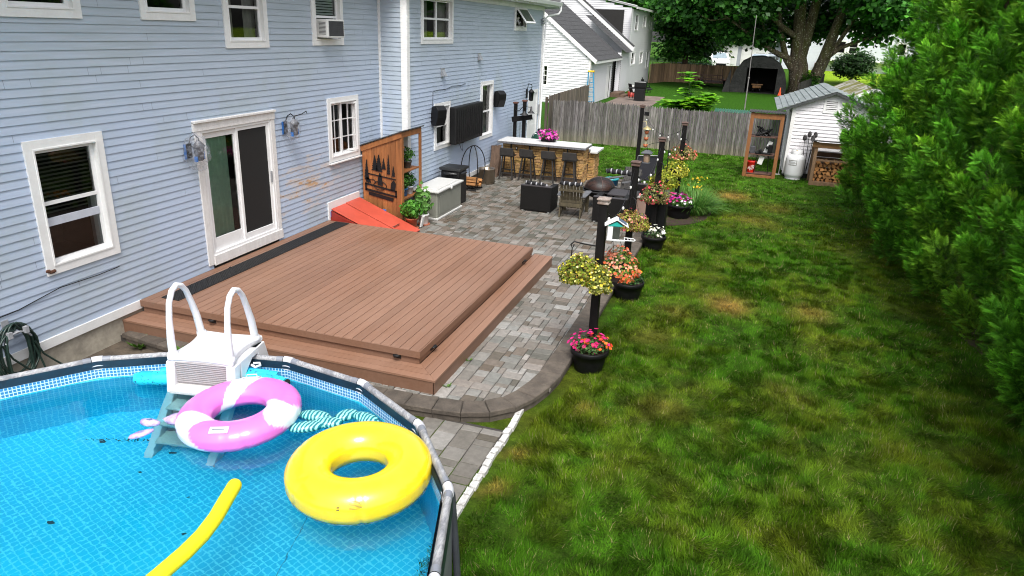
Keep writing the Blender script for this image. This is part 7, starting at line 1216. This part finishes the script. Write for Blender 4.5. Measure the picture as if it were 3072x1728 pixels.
# ================================================================ far houses
GH = P('far_siding', (.34, .36, .41), .6, .05, 2, .05)
t = thing('garage_house', 'grey garage with two white doors behind the vans', 'garage', (5, 98, 1)); d = MB(); siding(d, fy(97), 1.5, 11, 1, 4.2, [], .16); siding(d, lambda u, v, n=0: (1.5 - n, u, v), 97, 104, 1, 4.2, [], .16); d.build('siding', GH, t)
for x in (2.75, 6.5): d = MB(); d.fb(fy(97), x - .15, x + 3.15, 1, 3.75, 0, .04); d.build('door_casing', WHITE, t); d = MB(); [d.fb(fy(97), x, x + 3, 1.15 + i * .62, 1.15 + i * .62 + .6, .03, .07) for i in range(4)]; d.build('garage_door', VINYL, t)
d = MB(); d.add([(1.1, 96.3, 4.15), (11.4, 96.3, 4.15), (11.4, 100.5, 6.2), (1.1, 100.5, 6.2), (11.4, 105, 4.15), (1.1, 105, 4.15)], [(0, 1, 2, 3), (3, 2, 4, 5)]); d.build('roof', SHG, t); d = MB(); d.box(1.1, 11.4, 96.25, 96.35, 4.0, 4.18); d.build('fascia', WHITE, t)
t = thing('far_house', 'white two-storey house seen through the maple branches', 'house', (20, 98, 1)); d = MB(); W_ = [(12.4, 13.2, 2.2, 3.4), (17.0, 17.9, 3.1, 4.4), (18.3, 19.2, 3.1, 4.4), (23.4, 24.3, 3.1, 4.4), (22.6, 23.6, 5.6, 6.8), (17.8, 18.8, 5.6, 6.8)]; siding(d, fy(96), 11.2, 29, 1, 7.6, W_, .17); siding(d, fy(95), 16.2, 27, 2.4, 7.2, [(17.0, 17.9, 3.1, 4.4), (18.3, 19.2, 3.1, 4.4), (23.4, 24.3, 3.1, 4.4), (22.6, 23.6, 5.6, 6.8), (17.8, 18.8, 5.6, 6.8)], .17); d.build('siding', P('far_white', (.58, .61, .66), .6, .05, 2, .05), t)
for a in W_: window(t, fy(95 if a[0] > 16 else 96), *a, cas=.14, rails=((a[2] + a[3]) / 2,), sashw=.06)
d = MB(); d.add([(10.8, 94.6, 7.5), (29.5, 94.6, 7.5), (29.5, 99.5, 9.8), (10.8, 99.5, 9.8)], [(0, 1, 2, 3)]); d.build('roof', SHG, t); d = MB(); d.box(16.1, 27.1, 94.98, 96, 2.2, 2.4); d.build('overhang', WHITE, t); d = MB(); [d.box(14.9, 16.1, 95.3 - i * .3, 95.6 - i * .3, 1, 1.9 - i * .22) for i in range(4)]; d.build('porch_steps', TIM, t)
t = thing('chain_link_fence', 'chain link fence beyond the neighbouring yard at the left', 'fence', (0, 77, 0)); d = MB(); [d.tube([(x, 77.5, 0), (x, 77.5, 1.75)], .03, 6) for x in (-2, 0, 2, 4)]; d.build('post', GREYM, t); d = MB(); d.tube([(-2, 77.5, 1.72), (4, 77.5, 1.72)], .025, 6); d.build('top_rail', GREYM, t); d = MB(); [d.tube([(-2 + i * .2, 77.5, 0.05), (-2 + i * .2, 77.5, 1.7)], .006, 4, False) for i in range(31)]; [d.tube([(-2, 77.5, .1 + i * .2), (4, 77.5, .1 + i * .2)], .006, 4, False) for i in range(8)]; d.build('wire_mesh', GREYM, t)
# ================================================================ arborvitae hedge
def spray_template():
    """a flat feathery fan of scale-leaf branchlets, stem along +x, face +z; tips paler"""
    vs = []; fs = []; tw = []
    def strip(a, c, w0, z0, z1, t0, t1):
        a = np.array(a); c = np.array(c); d = c - a; n_ = np.array([-d[1], d[0]]) / (np.hypot(*d) + 1e-9); o = len(vs); m_ = a + d * .45
        vs.extend([(*a, z0), (*(m_ + n_ * w0), (z0 + z1) / 2), (*c, z1), (*(m_ - n_ * w0), (z0 + z1) / 2)]); fs.append((o, o + 1, o + 2, o + 3))
        for t in (t0, (t0 + t1) / 2, t1, (t0 + t1) / 2): tw.append((1 + 1.0 * t * (t > 0) + .75 * t * (t < 0), 1 + .7 * t * (t > 0) + .6 * t * (t < 0), 1 + .3 * t))
    strip((0, 0), (.6, 0), .020, 0, .02, -.8, -.2); strip((.45, 0), (1.15, 0), .030, .02, -.10, 0, 1.1)
    for i, x in enumerate((.10, .26, .42, .58, .74)):
        l = (.30, .36, .34, .27, .20)[i]
        for s_ in (-1, 1):
            x2 = x + (.06 if s_ > 0 else 0); dx, dy = l * .84, s_ * l * .56; strip((x2, 0), (x2 + dx, dy), .024, .01, -.05 - .04 * (i % 2), -.7, 1)
            mx, my = x2 + dx * .4, dy * .4; strip((mx, my), (mx + l * .50, my - s_ * l * .02), .018, 0, -.05, -.2, 1); strip((mx, my), (mx + l * .22, my + s_ * l * .36), .017, 0, -.03, -.2, 1)
    return vs, fs, tw
SV, SF, TW = spray_template()
HG = leafmat('arborvitae', .12, .6, .12)
def hedge_crown(seed, H=6.4, Rm=1.56, npl=300, per=120):
    r = np.random.default_rng(seed); P_ = []; D_ = []; C_ = []
    for i in range(npl):
        z = H * (1 - (1 - r.random()) ** .8) * .97 + .05; a = r.uniform(0, 2 * PI)
        if noise.noise(Vector((math.cos(a) * 2.1, math.sin(a) * 2.1, z * 1.1 + seed))) < -.08 and r.random() < .9: continue
        q = z / H; rad = Rm * (min(1, (1.02 - q) / .72) ** .85) * (.86 + .14 * min(1, q * 6)) ; rad *= r.uniform(.74, 1.07)
        ax = np.array([math.cos(a) * .62, math.sin(a) * .62, .78]); ax /= np.linalg.norm(ax); ln = r.uniform(.5, 1.0); rr_ = r.uniform(.12, .24); c0 = np.array([math.cos(a) * (rad - .30), math.sin(a) * (rad - .30), z]); tone = r.uniform(.72, 1.2); yel = max(0, r.normal(.0, .5))
        t_ = r.random(per) ** .8; th = r.uniform(0, 2 * PI, per); x = np.cross(ax, [0, 0, 1]); x /= np.linalg.norm(x); y = np.cross(ax, x); taper = rr_ * np.sqrt(np.clip(1 - t_ ** 2, 0.02, 1)) * r.uniform(.75, 1.05, per)
        radv = np.outer(np.cos(th), x) + np.outer(np.sin(th), y); pos = c0 + np.outer(t_ * ln, ax) + radv * taper[:, None]; out = radv * .75 + ax * (.55 + t_[:, None] * .6) + r.normal(0, .32, (per, 3))
        P_.append(pos); D_.append(out); base = np.array([.058, .205, .014]); yc = np.array([.20, .34, .025]); c = base * (1 - min(.8, yel) * .45) + yc * min(.8, yel) * .45
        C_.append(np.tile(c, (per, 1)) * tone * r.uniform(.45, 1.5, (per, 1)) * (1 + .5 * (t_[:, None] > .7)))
    # inner fill
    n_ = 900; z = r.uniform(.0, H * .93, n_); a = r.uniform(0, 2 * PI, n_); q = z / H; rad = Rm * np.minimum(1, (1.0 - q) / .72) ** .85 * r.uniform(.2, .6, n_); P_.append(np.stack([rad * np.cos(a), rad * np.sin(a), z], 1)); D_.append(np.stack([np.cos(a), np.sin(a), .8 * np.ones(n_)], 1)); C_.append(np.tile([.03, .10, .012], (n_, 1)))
    Pn = np.concatenate(P_); Dn = np.concatenate(D_); Cn = np.concatenate(C_); Dn /= np.linalg.norm(Dn, axis=1, keepdims=True); m_ = len(Pn)
    up = r.normal(0, .6, (m_, 3)) + np.array([0, 0, 1.0]); side = np.cross(up, Dn); side /= np.linalg.norm(side, axis=1, keepdims=True) + 1e-9; nz = np.cross(Dn, side); s_ = r.uniform(.11, .23, m_)
    rot = np.stack([Dn, side, nz], 2) * s_[:, None, None]; Pn = Pn - Dn * (s_ * .45)[:, None]
    o = scatter('crown', SV, SF, Pn, rot, Cn, HG, tw=TW); return o
crowns = [hedge_crown(11), hedge_crown(22), hedge_crown(33)]
TRUNK = P('bark_brown', (.09, .06, .04), .9, .4, 6, .8, stretch=(3, 3, .6))
HS = [(13.1, 4.6, 0, 1.0, 1.0, 'nearest arborvitae, mostly below the right frame edge'), (13.05, 6.9, 1, 1.0, 1.0, 'second arborvitae of the hedge counted from the camera'), (13.1, 9.3, 2, 1.02, 1.0, 'third arborvitae of the hedge counted from the camera'), (13.05, 11.8, 0, 1.03, 1.02, 'fourth arborvitae of the hedge counted from the camera'), (12.85, 14.3, 1, 1.05, 1.0, 'fifth arborvitae of the hedge counted from the camera'), (12.6, 16.8, 2, 1.05, 1.0, 'third arborvitae from the shed end of the hedge'), (12.4, 19.3, 0, 1.05, .98, 'second arborvitae from the shed end of the hedge'), (12.55, 21.5, 1, 1.08, .93, 'arborvitae at the far end of the hedge, beside the firewood shelter')]
for i, (x, y, k_, s_, sz_, lab) in enumerate(HS):
    z = float(lzv(np.array([y]))[0]); t = thing('arborvitae', lab, 'tree', (0, 0, 0), 'tall arborvitae hedge beside the lawn')
    c = crowns[k_] if not crowns[k_].parent else crowns[k_].copy()
    if c is not crowns[k_]: COL.objects.link(c)
    c.parent = t; d = MB(); d.tube([(0, 0, 0), (.03, .02, 1.5), (0, 0, 4.2), (0, 0, 5.9)], [.11, .09, .05, .02], 8); d.tube([(.1, .1, 0), (.3, .25, 1.4), (.45, .3, 3.0)], [.06, .05, .02], 7); d.build('trunk', TRUNK, t); t.location = (x, y, z); t.rotation_euler = (0, 0, i * 1.9 + 1); t.scale = (s_, s_, sz_)
# brown litter strip under the hedge
pts_ = [(12.15 + .2 * math.sin(y * 1.3), y) for y in np.linspace(3, 23, 30)]; d = MB(); d.prism(pts_ + [(15, 23), (15, 3)], lambda u, v, n: (u, v, n), -.3, -.085); o = d.build('hedge_bed', P('hedge_litter', (.055, .035, .018), .95, .5, 15, 1)); o['kind'] = 'structure'
# ================================================================ broadleaf trees
LFM = [(-.5, 0, 0), (-.1, -.42, .10), (.55, 0, -.05), (-.1, .42, .10)]
def crown(parent, blobs, n_, size, cols, seed, name='crown', base=None, flat=.35):
    r = np.random.default_rng(seed); P_ = []; Nn = []; C_ = []; w_ = np.array([b_[3] * b_[4] * b_[5] for b_ in blobs]) ** .7; w_ /= w_.sum(); cols = np.asarray(cols)
    for b_, ww in zip(blobs, w_):
        k_ = max(3, int(n_ * ww / 11)); d_ = r.normal(size=(k_, 3)); d_ /= np.linalg.norm(d_, axis=1, keepdims=True); q = r.uniform(.35, 1.0, k_) ** .5
        nz = np.array([noise.noise(Vector(v * 2.6) + Vector((b_[0], b_[1], b_[2]))) for v in d_]); keep = (nz > -.28) | (r.random(k_) < .35); p = np.array(b_[:3]) + d_ * (q * (1 + .35 * nz))[:, None] * np.array(b_[3:6]); tone = r.uniform(.75, 1.25)
        keep = np.repeat(keep, 11); d_ = np.repeat(d_, 11, 0); p = np.repeat(p, 11, 0) + r.normal(0, size * 1.1, (k_ * 11, 3)) * [1.2, 1.2, .55]; tn = np.repeat(r.uniform(.55, 1.45, (k_, 1)), 11, 0); k_ *= 11
        P_.append(p[keep]); Nn.append((d_ * .5 + [0, 0, .8] + r.normal(0, flat, (k_, 3)))[keep]); C_.append((cols[r.integers(0, len(cols), k_)] * tone * tn * r.uniform(.75, 1.25, (k_, 1)))[keep])
    p = np.concatenate(P_); nn = np.concatenate(Nn); c = np.concatenate(C_)
    rot = basis(nn, r.uniform(0, 2 * PI, len(p)), size * r.uniform(.6, 1.4, len(p))); b0 = np.array(parent.location) if parent is not None else np.zeros(3)
    return scatter(name, LFM, LF, p, rot, c, leafmat('broad_leaves', .3, .5), parent, base=b0)
# the big maple
mp_ = thing('maple_tree', 'big multi-stemmed maple tree with lichen-spotted bark in the neighbouring yard', 'tree', (12.1, 67.3, 0))
m, n, b = newmat('maple_bark'); f = noi(n, 3, (2, 2, .5), detail=6); f2 = noi(n, 1.1, (2, 2, .5)); f3 = noi(n, 9); k = mixc(n, ramp(n, f, .3, .7), (.04, .028, .016), (.20, .155, .10)); k = mixc(n, ramp(n, f2, .48, .58, (0,) * 3, (.7,) * 3), k, (.11, .11, .03)); k = mixc(n, ramp(n, f3, .60, .64), k, (.50, .50, .36)); L(n, k, b.inputs['Base Color']); b.inputs['Roughness'].default_value = .9; bump(n, b, f, 1, .15)
d = MB(); d.tube([(12.0, 67.3, -.2), (11.95, 67.3, .8), (11.7, 67.3, 2.2), (11.5, 67.3, 3.2)], [.95, .82, .78, .62], 14); d.tube([(11.5, 67.3, 3.0), (11.25, 67.2, 5.2), (10.9, 67, 8.5), (10.6, 67, 13)], [.62, .5, .42, .2], 12); d.tube([(11.7, 67.3, 2.8), (12.0, 67.3, 5), (12.3, 67.4, 8), (12.9, 67, 14)], [.5, .42, .36, .15], 12); d.tube([(12.8, 67.4, -.1), (13.0, 67.3, .9), (13.6, 67.2, 3.0), (14.2, 67, 6.2), (15, 66.6, 12)], [.62, .55, .48, .36, .12], 12)
d.tube([(11.5, 67.1, 1.7), (10.6, 66.8, 2.8), (10.15, 66.6, 4.0), (9.6, 66.2, 5.8), (9, 65, 9)], [.30, .26, .22, .18, .1], 10); d.tube([(11.3, 67, 2.7), (9.9, 66.3, 3.2), (8.5, 65.6, 3.9), (7.2, 65, 4.8), (5.6, 64.5, 5.8), (4.0, 64, 6.6)], [.26, .22, .18, .14, .09, .04], 10); d.tube([(11.1, 67, 4.6), (9.9, 66, 5.3), (8.6, 65.5, 6.3), (7.2, 65, 7.6), (6, 64.5, 9)], [.26, .22, .18, .13, .06], 10)
d.tube([(13.5, 67, 2.8), (14.6, 66.6, 3.9), (16.2, 66.2, 4.6), (17.8, 66, 5.0)], [.22, .18, .12, .05], 9); d.tube([(14.0, 67, 3.4), (14.8, 66.4, 5.2), (15.6, 66, 7)], [.2, .16, .08], 9); d.tube([(6.9, 65, 5.0), (6.0, 64.6, 6.2), (5.2, 64.2, 7.4)], [.09, .07, .03], 8); d.tube([(5.6, 64.5, 5.8), (4.2, 64, 5.6), (3.0, 63.6, 6.1)], [.07, .05, .02], 7); d.tube([(9.3, 66, 3.6), (8.4, 65.6, 5.2), (7.9, 65.3, 6.6)], [.1, .07, .03], 7)
d.build('trunk', m, mp_)
GM = [(.042, .16, .024), (.066, .23, .03), (.033, .11, .024), (.085, .29, .035)]
bl = [(5.2, 64, 8.2, 3.4, 3.2, 1.9), (8.6, 63, 8.6, 3.2, 3, 1.8), (7.4, 62.6, 6.4, 1.7, 1.6, .9), (6.2, 66.5, 5.0, 1.9, 1.8, 1.1), (7.9, 65.4, 4.5, 1.6, 1.3, .7), (3.4, 66, 6.2, 2.0, 2.2, 1.5), (1.6, 67, 7.6, 2.6, 2.8, 1.9), (16.6, 62.6, 7.7, 3.0, 2.8, 1.7), (18.6, 66, 6.4, 2.4, 2.6, 1.4), (16.8, 67, 5.3, 1.8, 1.8, .9), (14.9, 62.4, 7.9, 1.7, 1.5, 1.2), (13.2, 69.5, 5.6, 1.5, 1.6, 1.2), (12, 64, 11.5, 7, 6.5, 3.2), (5, 68, 10.5, 5, 5, 3), (19, 68, 10, 5, 5, 3), (12, 68, 15, 6, 6, 3.5), (10.5, 71.5, 6.2, 3.4, 2, 2.2), (7.5, 71, 5.4, 2.4, 2, 1.6), (14.8, 71, 7.5, 3, 2, 2.4)]
crown(mp_, bl, 52000, .40, GM, 5)
def tree(name, lab, x, y, z, h, rx, n_, size, cols, seed, group='trees behind the far houses', trunk_r=.25, low=.25, cat='tree'):
    t = thing(name, lab, cat, (x, y, z), group); r = random.Random(seed); d = MB(); top = z + h; d.tube([(x, y, z - .2), (x + .1, y, z + h * .35), (x - .1, y, z + h * .8)], [trunk_r * 1.2, trunk_r, trunk_r * .3], 10)
    for i in range(4): a = r.uniform(0, 6.28); d.tube([(x, y, z + h * (.3 + .08 * i)), (x + rx * .6 * math.cos(a), y + rx * .6 * math.sin(a), z + h * (.5 + .08 * i))], [trunk_r * .5, trunk_r * .15], 7)
    d.build('trunk', TRUNK, t); bl = []
    for i in range(9): a = r.uniform(0, 6.28); q = r.uniform(.2, .75); zz = z + h * r.uniform(low + .15, .85); bl.append((x + rx * q * math.cos(a), y + rx * q * math.sin(a), zz, rx * r.uniform(.4, .62), rx * r.uniform(.4, .6), h * r.uniform(.13, .2)))
    bl.append((x, y, z + h * .6, rx * .8, rx * .8, h * .3)); crown(t, bl, n_, size, cols, seed); return t
G_L = [(.05, .17, .015), (.08, .22, .02), (.03, .10, .012)]; G_D = [(.018, .06, .010), (.028, .085, .014)]; G_Y = [(.14, .26, .02), (.2, .32, .03)]
tree('street_tree', 'green broadleaf tree against the right side of the white house', 1.55, 74.5, 0, 9.5, 3.4, 13000, .34, GM + G_L, 41, low=.2)
tree('street_tree', 'yellow green tree low behind the chain link fence', 2.6, 92, 1, 6.2, 3.4, 6000, .42, G_Y + G_L, 42, low=.0)
tree('street_tree', 'dark tree at the far left behind the garage', -1.0, 104, 1, 15, 6, 7000, .7, GM, 43); tree('street_tree', 'tall tree rising behind the garage roof', 6, 110, 1, 17, 7.5, 9000, .75, GM, 44); tree('street_tree', 'tall tree behind the gap between garage and house', 15, 112, 1, 18, 8, 9000, .75, G_D + GM, 45)
tree('street_tree', 'tall dark tree behind the white two-storey house', 25, 111, 1, 18, 8, 8000, .75, G_D + GM, 46); tree('street_tree', 'rightmost tall tree beyond the far house', 36, 100, 1, 17, 8, 7000, .75, GM, 47); tree('street_tree', 'large tree left of the neighbouring house roof', -10, 95, 1, 16, 8, 7000, .7, GM, 48)
tree('street_tree', 'green tree beyond the hedge top at the right', 31, 66, 0, 14, 6.5, 7000, .55, GM + G_L, 49)
def shrub(name, lab, x, y, z, r_, n_, size, cols, seed, group=None, trunk=.0):
    t = thing(name, lab, 'shrub', (x, y, z), group); d = MB(); d.tube([(x, y, z - .1), (x, y, z + r_[2] + trunk)], [.10, .05], 8); d.build('stem', TRUNK, t); crown(t, [(x, y, z + r_[2] * .9 + trunk, *r_), (x + r_[0] * .25, y, z + r_[2] * 1.2 + trunk, r_[0] * .7, r_[1] * .7, r_[2] * .7), (x - r_[0] * .3, y, z + r_[2] * .8 + trunk, r_[0] * .7, r_[1] * .7, r_[2] * .7)], n_, size, cols, seed, 'foliage'); return t
shrub('round_shrub', 'dark domed shrub on a stem in front of the far white house', 17.5, 80.5, .5, (1.9, 1.9, 1.35), 8000, .19, G_D, 51, trunk=.55)
shrub('garden_shrub', 'round dark green shrub left of the white van', 2.2, 82, .45, (1.5, 1.4, .9), 3000, .22, G_D + GM, 52); shrub('garden_shrub', 'yellow green shrub beside the chain link fence', .6, 80, .35, (1.3, 1.2, .9), 2500, .24, G_Y + G_L, 53); shrub('garden_shrub', 'small shrub at the foot of the maple trunk', 12.75, 65.9, .5, (.45, .35, .7), 500, .2, G_L, 54)
# compound-leaved sapling behind the fence
t = thing('sumac_sapling', 'bright lime green feathery sapling standing behind the picket fence', 'sapling', (5.7, 31.6, 0)); d = MB(); vs = []; SC = [(.20, .52, .02), (.34, .66, .03), (.14, .40, .02)]
stems = [[(5.7, 31.6, 0), (5.75, 31.6, 1.5), (5.68, 31.6, 2.9)], [(5.72, 31.6, .9), (6.3, 31.5, 1.7), (6.75, 31.4, 2.1)], [(5.7, 31.6, .8), (5.2, 31.4, 1.5), (4.85, 31.3, 1.75)], [(5.7, 31.6, 1.0), (5.5, 31.2, 1.6), (5.6, 31.0, 1.8)], [(5.7, 31.6, 1.0), (6.2, 31.9, 1.6), (6.4, 32.0, 1.9)], [(5.7, 31.6, 1.0), (6.1, 31.2, 1.7), (6.3, 31.1, 1.95)]]
for s_ in stems: d.tube(s_, [.035, .025, .012], 6)
fr_p = []; r2 = random.Random(12)
LP_ = []; LN = []; LS = []; LC = []
for s_ in stems:
    a, m1, c = [Vector(q) for q in s_]
    for k_ in range(46):
        u = .25 + .75 * k_ / 45; p0 = a.lerp(m1, u * 2) if u < .5 else m1.lerp(c, u * 2 - 1); an = r2.uniform(0, 2 * PI); ln = r2.uniform(.45, .8) * (1.1 - .35 * u); pts_ = [p0 + Vector((math.cos(an), math.sin(an), .55)).normalized() * ln * w_ + Vector((0, 0, -.35 * ln * w_ * w_)) for w_ in np.linspace(0, 1, 9)]; d.tube(pts_, .005, 4, False); cc_ = np.array(SC[r2.randrange(3)]) * r2.uniform(.8, 1.3)
        for q in range(1, 9):
            dd = (pts_[q] - pts_[q - 1]).normalized(); sd_ = dd.cross(Vector((0, 0, 1))).normalized()
            for w_ in (-1, 1): ax_ = (sd_ * w_ + dd * .45 + Vector((0, 0, -.15))).normalized(); LP_.append(pts_[q] + ax_ * .08); LN.append((ax_, ax_.cross(Vector((0, 0, 1))).normalized())); LS.append(.34 * (1 - .04 * q)); LC.append(cc_ * r2.uniform(.8, 1.2))
X_ = np.array([q[0] for q in LN]); Y_ = np.array([q[1] for q in LN]); Z_ = np.cross(X_, Y_); rot = np.stack([X_, Y_, Z_], 2) * np.array(LS)[:, None, None]
d.build('trunk', P('green_stem', (.10, .12, .04), .7, .2, 8, .1), t); scatter('crown', [(-.5, 0, 0), (-.1, -.32, .03), (.55, 0, -.08), (-.1, .32, .03)], LF, np.array([tuple(q) for q in LP_]), rot, np.array(LC), leafmat('sumac_leaf', .45, .5), t, base=(5.7, 31.6, 0))
